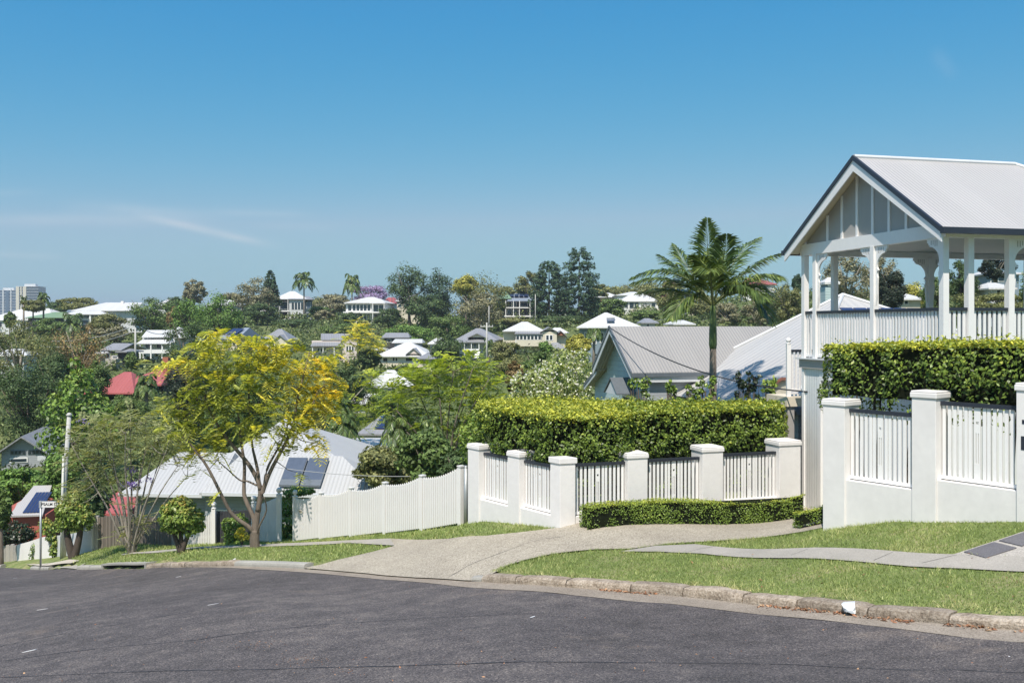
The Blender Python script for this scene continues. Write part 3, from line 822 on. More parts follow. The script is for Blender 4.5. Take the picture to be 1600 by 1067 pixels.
# ------------------------------------------------------------------ hedges
def hedge(name, label, foot, ztop, zbot, leaf, dens, mat, bulge=.1, under=0.0, toptint=.85, core=True, yel=.25, seed=1, round_=.12, thin=0.0, tuck=None, ztop_low=False):
    r = np.random.default_rng(seed)
    foot = [Vector(f) for f in foot]
    ar = sum(a.x*b.y-b.x*a.y for a, b in zip(foot, foot[1:]+foot[:1]))
    if ar < 0: foot = foot[::-1]
    cx = sum((p.x for p in foot))/len(foot); cy = sum((p.y for p in foot))/len(foot)
    root = thing(name, label, 'hedge', (cx, cy, gz(cx,cy)+LIFT))
    off = root.location
    zt = ztop if callable(ztop) else (lambda x, y: ztop)
    zb = zbot if callable(zbot) else (lambda x, y: zbot)
    C = []; Nn = []; T = []
    n = len(foot)
    for i in range(n):
        a, b = foot[i], foot[(i+1)%n]; L = (b-a).length; d = (b-a)/L; nn = Vector((d.y,-d.x))
        H = zt(*a)-zb(*a); cnt = int(L*H*dens)
        q = r.random(cnt); h = r.random(cnt)
        x = a.x+(b.x-a.x)*q; y = a.y+(b.y-a.y)*q
        zz0 = np.array([zb(u,v) for u,v in zip(x,y)]); zz1 = np.array([zt(u,v) for u,v in zip(x,y)])
        z = zz0+(zz1-zz0)*h
        nz = np.array([noise.noise(Vector((u*2.2,v*2.2,w*2.2)))+.7*noise.noise(Vector((u*6,v*6,w*6+4))) for u,v,w in zip(x,y,z)])
        of = bulge*nz - abs(r.normal(size=cnt))*leaf*.8
        top_r = np.clip((zz1-z)/round_, 0, 1); of -= (1-np.sqrt(np.clip(1-(1-top_r)**2,0,1)))*round_*.8
        if tuck is not None: of -= np.clip((tuck-z)/.16, 0, 1)*.34
        if under: of -= np.clip(1-(z-zz0)/under, 0, 1)**2*under*.45
        keep = r.random(cnt) < np.clip(.70+nz*1.0-thin*np.clip(1-h*1.6,0,1), .12, 1)
        x = x+nn.x*of; y = y+nn.y*of
        C.append(np.stack([x,y,z],1)[keep])
        N_ = np.stack([np.full(cnt,nn.x),np.full(cnt,nn.y),np.full(cnt,.55)],1)+r.normal(size=(cnt,3))*.55
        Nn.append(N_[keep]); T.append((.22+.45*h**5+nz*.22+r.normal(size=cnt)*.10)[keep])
    xs = [p.x for p in foot]; ys = [p.y for p in foot]
    cnt = int((max(xs)-min(xs))*(max(ys)-min(ys))*dens*1.0)
    G = np.stack([r.uniform(min(xs),max(xs),cnt), r.uniform(min(ys),max(ys),cnt)],1)
    G = G[inside(G, [(p.x,p.y) for p in foot])]
    nz = np.array([noise.noise(Vector((g[0]*2.2,g[1]*2.2,7)))+.6*noise.noise(Vector((g[0]*6,g[1]*6,1))) for g in G])
    z = np.array([zt(*g) for g in G])+bulge*.45*nz-abs(r.normal(size=len(G)))*leaf*.7+ (r.random(len(G)) < .09)*r.random(len(G))*leaf*1.7
    C.append(np.stack([G[:,0],G[:,1],z],1)); Nn.append(np.stack([np.zeros(len(G)),np.zeros(len(G)),np.ones(len(G))],1)+r.normal(size=(len(G),3))*.5)
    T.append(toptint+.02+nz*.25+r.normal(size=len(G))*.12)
    C = np.concatenate(C); Nn = np.concatenate(Nn); T = np.clip(np.concatenate(T),0,1)
    V = leaf_polys(C, Nn, leaf*(.7+.6*r.random(len(C))), .55, r) - np.array(off)
    link('foliage', quads_mesh('foliage', mat, V, 4, T), root)
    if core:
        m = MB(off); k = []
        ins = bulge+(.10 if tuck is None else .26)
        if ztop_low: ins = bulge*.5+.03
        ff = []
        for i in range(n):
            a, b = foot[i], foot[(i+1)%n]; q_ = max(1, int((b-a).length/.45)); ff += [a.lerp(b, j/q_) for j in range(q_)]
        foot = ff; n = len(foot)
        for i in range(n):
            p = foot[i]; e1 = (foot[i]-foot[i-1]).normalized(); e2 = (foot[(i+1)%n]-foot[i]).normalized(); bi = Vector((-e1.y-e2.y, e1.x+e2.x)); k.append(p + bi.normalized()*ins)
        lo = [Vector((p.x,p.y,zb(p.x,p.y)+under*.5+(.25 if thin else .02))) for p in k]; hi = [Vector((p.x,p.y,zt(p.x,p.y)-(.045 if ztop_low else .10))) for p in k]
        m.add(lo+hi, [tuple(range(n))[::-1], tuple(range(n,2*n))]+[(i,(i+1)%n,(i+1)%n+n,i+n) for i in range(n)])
        m.build('shade_core', 'hedge_core', root)  # solid near-black core; shade between the leaves is put into its colour
    return root
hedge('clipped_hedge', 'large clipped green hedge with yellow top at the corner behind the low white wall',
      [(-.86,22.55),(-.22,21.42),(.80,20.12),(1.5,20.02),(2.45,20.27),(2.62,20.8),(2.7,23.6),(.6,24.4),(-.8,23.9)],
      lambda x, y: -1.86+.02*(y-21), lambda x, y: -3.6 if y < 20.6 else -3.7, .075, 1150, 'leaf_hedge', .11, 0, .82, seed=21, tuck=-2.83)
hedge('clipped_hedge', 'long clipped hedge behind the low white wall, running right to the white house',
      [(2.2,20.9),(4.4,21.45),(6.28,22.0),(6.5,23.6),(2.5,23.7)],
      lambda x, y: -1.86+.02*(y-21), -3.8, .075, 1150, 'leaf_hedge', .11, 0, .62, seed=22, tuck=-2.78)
RH = []
for t, o_ in ((3.0,.32),(2.2,.34),(1.4,.34),(.4,.34),(-.8,.34),(-2.4,.34),(-2.4,1.6),(0,1.6),(1.5,1.55),(2.9,1.35),(3.15,.8)):
    q = RW(t)+nR*o_; RH.append((q.x,q.y))
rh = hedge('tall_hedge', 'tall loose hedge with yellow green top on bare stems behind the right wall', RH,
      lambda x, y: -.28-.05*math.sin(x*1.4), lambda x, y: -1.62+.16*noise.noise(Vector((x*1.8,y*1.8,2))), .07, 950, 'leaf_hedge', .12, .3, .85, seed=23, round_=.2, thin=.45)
rr = random.Random(4)
for k in range(26):
    t = rr.uniform(-2.2,2.95); o_ = rr.uniform(.6,1.3); q = RW(t)+nR*o_; z0 = -3.7
    lean = rr.uniform(-.2,.2)
    m = MB(rh.location); m.tube([(q.x,q.y,z0),(q.x+lean*.3,q.y,-2.2),(q.x+lean,q.y+rr.uniform(-.15,.15),-1.2)], [.03,.022,.014], 5); m.build('stem', 'bark_dark', rh)
def lowz(x, y): return gz(x,y)+LIFT
b0, b1 = Vector((1.50,19.02)), Vector((6.30,20.62)); bn = Vector((-.316,.949))
mid1 = b0.lerp(b1,.5)
hedge('box_hedge', 'low clipped box hedge along the foot of the white wall beside the driveway',
      [b0, mid1, b1, b1+Vector((.06,.2)), b1+bn*.42, mid1+bn*.42, b0+bn*.42, b0+Vector((-.05,.2))],
      lambda x, y: lowz(x,y)+.46+.02*math.sin(x*2.1), lambda x, y: lowz(x,y)-.04, .035, 2600, 'leaf_hedge_low', .05, .08, .8, seed=24, round_=.05, ztop_low=True)
c = P(1264,820,17.9)
hedge('box_hedge', 'tiny clipped box hedge at the left end of the tall white wall', [(c.x-.25,c.y-.16),(c.x+.3,c.y-.2),(c.x+.3,c.y+.3),(c.x-.22,c.y+.3)],
      lambda x, y: lowz(x,y)+.30, lambda x, y: lowz(x,y)+.02, .035, 2600, 'leaf_hedge_low', .04, .05, .85, seed=25, round_=.05, ztop_low=True)

# ------------------------------------------------------------------ white picket fence (long run)
def white_fence():
    A = hitY(461,29.0); B = hitY(720,23.0)
    root = thing('picket_fence', 'long white picket fence with ball topped end post stepping down the slope', 'fence', A)
    off = root.location
    posts_px = [461,502,549,602,660,720]
    top_py = [776,770.5,762.5,754.5,743.5,729]
    base_py = [846,842,838.5,833,828,821]
    a2, b2 = A.xy, B.xy; d = (b2-a2).normalized(); n = Vector((d.y,-d.x));
    if n.y > 0: n = -n
    D = Vector((*d,0)); Nn = Vector((*n,0))
    S = []
    for i, px in enumerate(posts_px):
        u = (px-800)/F; s = (u*a2.y-a2.x)/(d.x-u*d.y); p = a2+d*s
        S.append((s, -(top_py[i]-HY)/F*p.y, gz(p.x,p.y)+LIFT))
    for i, (s, zt, zb) in enumerate(S):
        p = Vector((*(a2+d*s),0)); m = MB(off); w = .055
        end = i in (0, 5)
        m.prism([p-D*w-Nn*w+UP*(zb-.3), p+D*w-Nn*w+UP*(zb-.3), p+D*w+Nn*w+UP*(zb-.3), p-D*w+Nn*w+UP*(zb-.3)][::1], (0,0,zt-zb+.3))
        po = m.build('post', 'white_vinyl', root)
        m = MB(off); w2 = .07
        m.prism([p-D*w2-Nn*w2+UP*zt, p+D*w2-Nn*w2+UP*zt, p+D*w2+Nn*w2+UP*zt, p-D*w2+Nn*w2+UP*zt], (0,0,.03))
        if i == 0:
            m.lathe(p+UP*zt, [(.05,.03),(.035,.06),(.03,.07)], 10); m.ball(p+UP*(zt+.14), .075)
        m.build('post_cap', 'white_vinyl', po, i == 0)
    for i in range(5):
        (s0, t0, b0), (s1, t1, b1) = S[i], S[i+1]
        m = MB(off); L = s1-s0; nn = int(L/.095)
        for k in range(nn):
            q = (k+.5)/nn; s = s0+.06+(L-.12)*q; p = Vector((*(a2+d*s),0))+Nn*.035
            zt = t0+(t1-t0)*q - .06*math.sin(math.pi*q)*1.3 - .02; zb = b0+(b1-b0)*q+.03
            w = .035; e = .045
            m.prism([p-D*w+UP*zb, p+D*w+UP*zb, p+D*w+UP*(zt-e), p+UP*zt, p-D*w+UP*(zt-e)], -Nn*.018)
        pa = m.build('picket_panel', 'white_vinyl', root)
        m = MB(off)
        for fr, hh in ((.82,.05),(.46,.05),(.08,.05)):
            for q0, q1 in ((0,1),):
                pa0 = Vector((*(a2+d*s0),0)); pa1 = Vector((*(a2+d*s1),0))
                z_0 = b0+(t0-b0)*fr; z_1 = b1+(t1-b1)*fr
                m.prism([pa0+UP*(z_0-hh), pa1+UP*(z_1-hh), pa1+UP*(z_1+hh), pa0+UP*(z_0+hh)], Nn*.012)
        # solid privacy backing boards behind the pickets
        m.prism([Vector((*(a2+d*s0),0))+UP*(b0+.05), Vector((*(a2+d*s1),0))+UP*(b1+.05), Vector((*(a2+d*s1),0))+UP*(b1+(t1-b1)*.88), Vector((*(a2+d*(s0+s1)/2),0))+UP*((b0+b1)/2+((t1+t0)/2-(b0+b1)/2)*.83), Vector((*(a2+d*s0),0))+UP*(b0+(t0-b0)*.88)], -Nn*.012)
        m.build('rail', 'white_vinyl', pa)
    # small number plate
    m = MB(off); p = Vector((*(a2+d*.42),0))+Nn*.06; zc = -(799-HY)/F*28.6
    m.prism([p-D*.10+UP*(zc-.035), p+D*.10+UP*(zc-.05), p+D*.10+UP*(zc+.03), p-D*.10+UP*(zc+.045)], Nn*.008)
    pl = m.build('number_plate', 'cream_soffit', root)
    m = MB(off)
    for s0, s1 in ((-.06,-.01),(.02,.06)):
        m.prism([p+D*s0+UP*(zc-.02)+Nn*.009, p+D*s1+UP*(zc-.025)+Nn*.009, p+D*s1+UP*(zc+.01)+Nn*.009, p+D*s0+UP*(zc+.018)+Nn*.009], Nn*.003)
    m.build('number', 'number_ink', pl)
white_fence()
# galvanised post between fence and wall
g = hitY(728,22.9); root = thing('metal_post', 'grey metal gate post between the picket fence and the low white wall', 'post', g)
m = MB(); m.tube([(0,0,-.2),(0,0,1.32)], .055, 10); m.lathe((0,0,1.32), [(.06,0),(.06,.02),(.01,.05)], 10); m.build('post', 'galvanised', root, True)
m = MB(); m.tube([(.0,0,1.05),(.12,.02,1.05)], .02, 6); m.tube([(.0,0,.5),(.12,.02,.5)], .02, 6); m.build('hinge', 'galvanised', root)
# ------------------------------------------------------------------ near verandah house
Ha = Vector((-.24,.971,0)).normalized(); Hb = Vector((.971,.24,0)).normalized(); HO = Vector((8.1,18,0))
def H(s, t, z): return HO + Ha*s + Hb*t + UP*z
def hs(px, t=0.0):
    u = (px-800)/F; return (u*(HO.y+Hb.y*t)-(HO.x+Hb.x*t))/(Ha.x-u*Ha.y)
def near_house():
    root = thing('verandah_house', 'white timber house with open gabled verandah above its garage, at the right edge', 'house', H(2.4,0,-4.1))
    off = root.location
    def M(): return MB(off)
    sN, sF, t0, tR, tE = -.36, 5.22, -.32, 3.7, 6.6
    ze, zr, sm = 1.80, 3.57, 2.40
    k = (zr-ze)/(sm-sN)
    # roof planes
    m = M(); th = Vector((0,0,-.05))
    m.prism([H(sN,t0,ze),H(sm,t0,zr),H(sm,tR,zr),H(sN,tE,ze)], th)
    m.prism([H(sF,t0,ze),H(sF,tE,ze),H(sm,tR,zr),H(sm,t0,zr)], th)
    m.prism([H(sN,tE,ze),H(sm,tR,zr),H(sF,tE,ze)], th)
    roof = m.build('roof', 'roof_near', root)
    m = M(); m.tube([H(sm,t0,zr+.01),H(sm,tR,zr+.01)], .05, 8); m.tube([H(sm,tR,zr+.01),H(sN,tE,ze+.02)], .045, 8); m.build('ridge_cap', 'pale_wall', roof)
    # dark rake capping and gutters
    m = M()
    for s_e, in ((sN,),(sF,)):
        m.prism([H(s_e,t0-.045,ze-.07),H(sm,t0-.045,zr-.065),H(sm,t0-.045,zr+.035),H(s_e,t0-.045,ze+.03)], Hb*.06)
    m.build('rake_capping', 'charcoal', root)
    for s_e, sg in ((sN,-1),(sF,1)):
        m = M(); m.prism([H(s_e+sg*.10,t0-.045,ze-.10),H(s_e,t0-.045,ze-.10),H(s_e,t0-.045,ze+.015),H(s_e+sg*.10,t0-.045,ze+.015)], Hb*(tE-t0))
        m.build('gutter', 'charcoal', root)
    # barge boards and cream soffit
    for s_e in (sN, sF):
        m = M(); m.prism([H(s_e,t0-.02,ze-.25),H(sm,t0-.02,zr-.30),H(sm,t0-.02,zr-.06),H(s_e,t0-.02,ze-.06)], Hb*.03)
        m.build('barge_board', 'white_paint', root)
        m = M(); m.prism([H(s_e,t0+.02,ze-.075),H(sm,t0+.02,zr-.075),H(sm,.04,zr-.075),H(s_e,.04,ze-.075)], UP*.02)
        m.build('soffit', 'cream_soffit', root)
    # gable panel, battens, chord
    m = M(); zc = 1.93
    def rz(s): return zr-.08-k*abs(s-sm)
    s_lo = sm-(zr-.08-zc)/k; s_hi = sm+(zr-.08-zc)/k
    m.prism([H(s_lo,.0,zc),H(s_hi,.0,zc),H(sm,.0,zr-.08)], Hb*.03)
    m.build('gable_panel', 'grey_panel', root)
    for px in (1292,1314.5,1338,1362.5,1388,1415,1444):
        s = hs(px,-.03); w = .038; m = M()
        z1 = min(rz(s-w),rz(s+w))-.0
        m.prism([H(s-w,-.025,zc),H(s+w,-.025,zc),H(s+w,-.025,z1),H(s-w,-.025,z1)], Hb*.023); m.build('batten', 'white_paint', root)
    m = M(); m.prism([H(-.12,-.05,1.67),H(5.0,-.05,1.67),H(5.0,-.05,1.93),H(-.12,-.05,1.93)], Hb*.14)
    m.prism([H(s_hi-.05,-.028,1.90),H(5.0,-.028,1.90),H(5.0,-.028,1.96),H(s_hi-.05,-.028,2.0)], Hb*.05)
    m.build('gable_beam', 'white_paint', root)
    m = M(); m.prism([H(-.06,.09,1.67),H(.06,.09,1.67),H(.06,.09,1.80),H(-.06,.09,1.80)], Hb*6.3)
    m.build('side_beam', 'white_paint', root)
    m = M(); m.prism([H(4.84,.09,1.67),H(4.96,.09,1.67),H(4.96,.09,1.80),H(4.84,.09,1.80)], Hb*6.3); m.build('side_beam', 'white_paint', root)
    m = M(); m.prism([H(.062,.095,1.80),H(4.835,.095,1.80),H(4.835,6.35,1.80),H(.062,6.35,1.80)], UP*.02)
    m.build('ceiling', 'ceiling_green', root)
    # eave soffit boards near side
    m = M(); m.prism([H(sN+.02,.0,ze-.07),H(-.06,.0,ze+.02),H(-.06,6.5,ze+.02),H(sN+.02,6.5,ze-.07)], UP*.012); m.build('soffit', 'white_paint', root)
    # floor with fascia
    m = M(); m.prism([H(-.10,-.06,-.98),H(5.02,-.06,-.98),H(5.02,6.4,-.98),H(-.10,6.4,-.98)], UP*.205); m.build('floor_beam', 'grey_panel', root)
    m = M(); m.prism([H(-.16,-.12,-.772),H(5.08,-.12,-.772),H(5.08,6.4,-.772),H(-.16,6.4,-.772)], UP*.03); m.build('floor', 'pale_wall', root)
    # posts
    w = .062
    def post(s, t, br=(), mat='white_paint'):
        m = M(); m.prism([H(s-w,t-w,-.742),H(s+w,t-w,-.742),H(s+w,t+w,-.742),H(s-w,t+w,-.742)], UP*2.411)
        p = m.build('post', mat, root)
        for (ax, sg) in br:
            prof = [(0,0),(.40,0),(.40,-.07),(.36,-.085),(.355,-.12),(.31,-.135)]
            for i in range(9):
                a = math.pi/2 + (math.pi/2)*i/8
                prof.append((.36+.29*math.cos(a)-.02, -.44+.29*math.sin(a)+.0))
            prof += [(.10,-.50),(.055,-.54),(.055,-.60),(.075,-.66),(.045,-1.0),(0,-1.25)]
            dirv = (Ha if ax == 's' else Hb)*sg; nrm = Hb if ax == 's' else Ha
            base = H(s,t,1.67)+dirv*w
            m = M(); m.prism([base+dirv*x+UP*z-nrm*.018 for x, z in prof], nrm*.036)
            b = m.build('bracket', mat, p)
            m = M()
            for q in range(4):
                x = .10+.055*q
                for e in (-.0205,.0185):
                    m.prism([base+dirv*(x)+UP*(-.035)+nrm*e, base+dirv*(x+.018)+UP*(-.035)+nrm*e, base+dirv*(x+.018)+UP*(-.12-(.03 if q < 2 else 0))+nrm*e, base+dirv*x+UP*(-.12-(.03 if q < 2 else 0))+nrm*e], nrm*.002)
            m.build('fretwork_slot', 'grey_panel', b)
        return p
    sm1, sl1, sl2 = hs(1366), hs(1275.5), hs(1258)
    post(0,0,(('s',1),)); post(sm1,0,(('s',1),('s',-1))); post(sl1,0,(('s',-1),)); post(sl2,0)
    post(0,.55); post(0,1.45,(('t',1),)); post(0,4.3,(('t',-1),('t',1))); post(0,6.25)
    post(sl2,.78); post(sl2,3.4,(('t',-1),('t',1))); post(sl2,6.25)
    # balustrades
    def bal(P0, P1, nrm):
        d = (P1-P0); L = d.length; d = d/L
        def pt(s, t, z): return P0 + d*s + nrm*t + UP*z
        p = picket_panel(root, pt, 0, L, .345, -.78, 0, off, .055, .098, False, 'charcoal', .12, 'balustrade')
    g = .065
    for a, b in ((0,sm1),(sm1,sl1),(sl1,sl2)): bal(H(a+g,-.01,0), H(b-g,-.01,0), Hb)
    for a, b in ((0,.55),(.55,1.45),(1.45,4.3),(4.3,6.25)): bal(H(-.01,a+g,0), H(-.01,b-g,0), Ha)
    for a, b in ((0,.78),(.78,3.4),(3.4,6.25)): bal(H(sl2-.01,a+g,0), H(sl2-.01,b-g,0), Ha)
    # lower storey
    sd = hs(1282)
    m = M(); zb = -5.2
    m.prism([H(sd+.04,.0,zb),H(4.93,.0,zb),H(4.93,.0,-.985),H(sd+.04,.0,-.985)], Hb*.12)
    m.prism([H(-.04,.0,-1.24),H(sd+.04,.0,-1.24),H(sd+.04,.0,-.985),H(-.04,.0,-.985)], Hb*.12)
    m.prism([H(-.04,.121,zb),H(.06,.121,zb),H(.06,.121,-.985),H(-.04,.121,-.985)], Hb*6.2)
    m.prism([H(4.83,.121,zb),H(4.93,.121,zb),H(4.93,.121,-.985),H(4.83,.121,-.985)], Hb*6.2)
    m.build('wall', 'white_boards', root)
    m = M(); m.prism([H(sd-.05,-.03,zb),H(sd+.05,-.03,zb),H(sd+.05,-.03,-1.16),H(sd-.05,-.03,-1.16)], Hb*.18)
    m.prism([H(.05,-.03,-1.24),H(sd-.05,-.03,-1.24),H(sd-.05,-.03,-1.16),H(.05,-.03,-1.16)], Hb*.18)
    m.prism([H(4.86,-.03,zb),H(4.955,-.03,zb),H(4.955,-.03,-.985),H(4.86,-.03,-.985)], Hb*.03)
    m.build('door_frame', 'white_paint', root)
    m = M(); m.prism([H(.05,.16,zb),H(sd-.05,.16,zb),H(sd-.05,.16,-1.24),H(.05,.16,-1.24)], Hb*.05); m.build('garage_door', 'door_boards', root)
    # inner body
    m = M(); m.prism([H(-.0,6.45,-5.2),H(4.8,6.45,-5.2),H(4.8,13,-5.2),H(0,13,-5.2)], UP*6.95); m.build('wall', 'white_weatherboards', root)
    m = M()
    c = [H(-.7,6.72,1.78),H(5.4,6.72,1.78),H(5.4,13.6,1.78),H(-.7,13.6,1.78)]; r0, r1 = H(2.4,9,3.4), H(2.5,11,3.4)
    m.add(c+[r0,r1], [(0,4,5,1),(1,5,2),(2,5,4,3),(3,4,0),(0,1,2,3)]); m.build('roof', 'roof_near', root)
    # side landing with finial post
    p0 = P(1232,560,23.6); p0.z = 0
    m = M(); m.prism([p0+Vector((-.05,-.05,-1.72)),p0+Vector((.05,-.05,-1.72)),p0+Vector((.05,.05,-1.72)),p0+Vector((-.05,.05,-1.72))], UP*1.28)
    po = m.build('post', 'white_paint', root)
    m = M(); m.lathe(p0+UP*-.44, [(.055,0),(.07,.02),(.03,.04),(.03,.05)], 10); m.ball(p0+UP*-.34, .062); m.build('finial', 'white_paint', po, True)
    e = Hb.copy()
    def pt(s, t, z): return p0 + e*s + Ha*t + UP*z
    picket_panel(root, pt, .06, 1.3, -.58, -1.66, 0, off, .05, .1, False, 'charcoal', .12, 'balustrade')
    m = M(); m.prism([p0-e*.1-Ha*.1+UP*-1.96, p0+e*1.6-Ha*.1+UP*-1.96, p0+e*1.6+Ha*.9+UP*-1.96, p0-e*.1+Ha*.9+UP*-1.96], UP*.24); m.build('landing_beam', 'cream_soffit', root)
    m = M(); m.prism([p0-e*.05+Ha*-.05+UP*-5.2, p0+e*.13+Ha*-.05+UP*-5.2, p0+e*.13+Ha*.13+UP*-5.2, p0-e*.05+Ha*.13+UP*-5.2], UP*3.24); m.build('landing_post', 'grey_panel', root)
near_house()

# ------------------------------------------------------------------ blue gabled neighbour
def neighbour():
    root = thing('gabled_house', 'blue weatherboard house with grey corrugated gable wing and big sloping roof, behind the clipped hedge', 'house', (5.5,33,gz(5.5,33)))
    off = root.location
    G0 = Vector((4.26,31.1,0))
    def Q(s, t, z): return G0 + Ha*s + Hb*t + UP*z
    W = 3.64; sm = 1.95; ze = -1.385; zr = 0.0; L = 8.2
    m = MB(off); th = UP*-.05
    m.prism([Q(-.15,-.45,ze-.1),Q(sm,-.45,zr),Q(sm,L,zr),Q(-.15,L,ze-.1)], th)
    m.prism([Q(W+.1,-.45,ze-.1),Q(W+.1,L,ze-.1),Q(sm,L,zr),Q(sm,-.45,zr)], th)
    # lower skillion on the far side
    m.prism([Q(W+.12,-.3,ze-.13),Q(W+1.55,-.3,-2.2),Q(W+1.55,L,-2.2),Q(W+.12,L,ze-.13)], th)
    roof = m.build('roof', 'roof_neighbour', root)
    m = MB(off)
    m.prism([Q(-.15,-.5,ze-.16),Q(sm,-.5,zr-.06),Q(sm,-.5,zr+.03),Q(-.15,-.5,ze-.07)], Hb*.05)
    m.prism([Q(W+.1,-.5,ze-.16),Q(sm,-.5,zr-.06),Q(sm,-.5,zr+.03),Q(W+.1,-.5,ze-.07)], Hb*.05)
    m.prism([Q(W+.12,-.35,ze-.22),Q(W+1.55,-.35,-2.28),Q(W+1.55,-.35,-2.18),Q(W+.12,-.35,ze-.12)], Hb*.05)
    m.prism([Q(-.26,-.5,ze-.24),Q(-.15,-.5,ze-.24),Q(-.15,-.5,ze-.12),Q(-.26,-.5,ze-.12)], Hb*(4.6))
    m.build('gutter', 'gunmetal', root)
    m = MB(off)
    m.prism([Q(-.15,-.47,ze-.36),Q(sm,-.47,zr-.24),Q(sm,-.47,zr-.06),Q(-.15,-.47,ze-.16)], Hb*.03)
    m.prism([Q(W+.1,-.47,ze-.36),Q(sm,-.47,zr-.24),Q(sm,-.47,zr-.06),Q(W+.1,-.47,ze-.16)], Hb*.03)
    m.prism([Q(-.20,-.42,ze-.42),Q(-.14,-.42,ze-.42),Q(-.14,-.42,ze-.24),Q(-.20,-.42,ze-.24)], Hb*4.5)
    m.prism([Q(W+.12,-.33,ze-.33),Q(W+1.55,-.33,-2.38),Q(W+1.55,-.33,-2.28),Q(W+.12,-.33,ze-.22)], Hb*.03)
    m.build('barge_board', 'pale_wall', root)
    m = MB(off)
    m.prism([Q(.12,0,-5.5),Q(W-.1,0,-5.5),Q(W-.1,0,ze-.0),Q(sm,0,zr-.06),Q(.12,0,ze-.0)], Hb*.15)
    m.prism([Q(W-.1,.02,-5.5),Q(W+1.3,.02,-5.5),Q(W+1.3,.02,-2.12),Q(W-.1,.02,ze-.2)], Hb*.13)
    m.build('wall', 'blue_boards', root)
    m = MB(off); m.prism([Q(.0,.2,-5.5),Q(.12,.2,-5.5),Q(.12,.2,ze-.05),Q(.0,.2,ze-.12)], Hb*6); m.build('wall', 'grey_boards', root)
    m = MB(off); m.prism([Q(-.02,0,-5.5),Q(.14,0,-5.5),Q(.14,0,ze-.1),Q(-.02,0,ze-.15)], Hb*.2); m.build('corner_board', 'pale_wall', root)
    # little window hood on the gable wall
    m = MB(off); m.prism([Q(.6,-.7,-2.25),Q(1.25,-.7,-1.75),Q(1.25,0,-1.75),Q(.6,0,-2.25)], UP*.04); m.prism([Q(1.25,-.7,-1.75),Q(1.9,-.7,-2.25),Q(1.9,0,-2.25),Q(1.25,0,-1.75)], UP*.04)
    hood = m.build('window_hood', 'gunmetal', root)
    m = MB(off); m.prism([Q(.66,-.66,-2.25),Q(1.84,-.66,-2.25),Q(1.25,-.66,-1.80)], Hb*.6); m.build('hood_gable', 'pale_wall', hood)
    m = MB(off); m.prism([Q(.7,-.06,-3.4),Q(1.8,-.06,-3.4),Q(1.8,-.06,-2.3),Q(.7,-.06,-2.3)], Hb*.06); wn = m.build('window', 'white_paint', root)
    m = MB(off); m.prism([Q(.8,-.08,-3.3),Q(1.7,-.08,-3.3),Q(1.7,-.08,-2.4),Q(.8,-.08,-2.4)], Hb*.02); m.build('pane', 'glass', wn)
    # big hipped roof
    def B(b, a, z): return Hb*b + Ha*a + UP*z
    b0, b1, a0, a1, zE = 12.63, 25.3, 21.8, 31.2, -2.24
    apA, apB = B(18.6,28.0,1.05), B(19.0,28.8,1.05)
    ap = Vector((.3445*32.4, 32.4, (HY-461)/F*32.4))
    c = [B(b0,a0,zE),B(b1,a0,zE),B(b1,a1,zE),B(b0,a1,zE)]
    m = MB(off); m.add(c+[ap], [(0,4,3)[::-1],(0,1,4),(1,2,4),(2,3,4),(0,3,2,1)]); big = m.build('roof', 'roof_ribbed', root)
    m = MB(off)
    for q in c: m.tube([q+UP*.02, ap+UP*.02], .06, 6)
    m.build('ridge_cap', 'pale_wall', big)
    m = MB(off); m.add([B(b0+.5,a0+.5,-5.5),B(b1-.5,a0+.5,-5.5),B(b1-.5,a1-.5,-5.5),B(b0+.5,a1-.5,-5.5),B(b0+.5,a0+.5,zE-.01),B(b1-.5,a0+.5,zE-.01),B(b1-.5,a1-.5,zE-.01),B(b0+.5,a1-.5,zE-.01)],
            [(0,1,5,4),(1,2,6,5),(2,3,7,6),(3,0,4,7),(4,5,6,7)]); m.build('wall', 'grey_boards', root)
    # strip of solar panels on the near slope
    n = ((c[1]-c[0]).cross(ap-c[0])).normalized(); 
    if n.z < 0: n = -n
    ex = Hb; ey = (n.cross(ex)); ey = ey if ey.z > 0 else -ey
    for k in range(7):
        base = c[0] + ex*(5.1+.50*k) + ey*((ap-c[0]).dot(ey)*.745) + n*.06
        m = MB(off); m.prism([base, base+ex*.44, base+ex*.44+ey*.7, base+ey*.7], n*.04); m.build('solar_panel', 'solar', big)
    # porch bargeboard with red trim, between hedge and house
    q = P(1204,601,26.0); q2 = P(1232,584,25.4)
    m = MB(off); m.prism([q, P(1222,590,25.7), P(1222,594,25.7), q-UP*.07], Vector((0,.1,0))); m.prism([P(1222,590,25.7), P(1236,590,25.5), P(1236,594,25.5), P(1222,594,25.7)], Vector((0,.1,0))); m.build('porch_trim', 'trim_red', root)
    m = MB(off); m.prism([P(1206,603,26.1), P(1222,594,25.8), P(1236,594,25.6), P(1236,625,25.6), P(1206,625,26.1)], Vector((0,.1,0))); m.build('porch_wall', 'cream_wall', root)
neighbour()

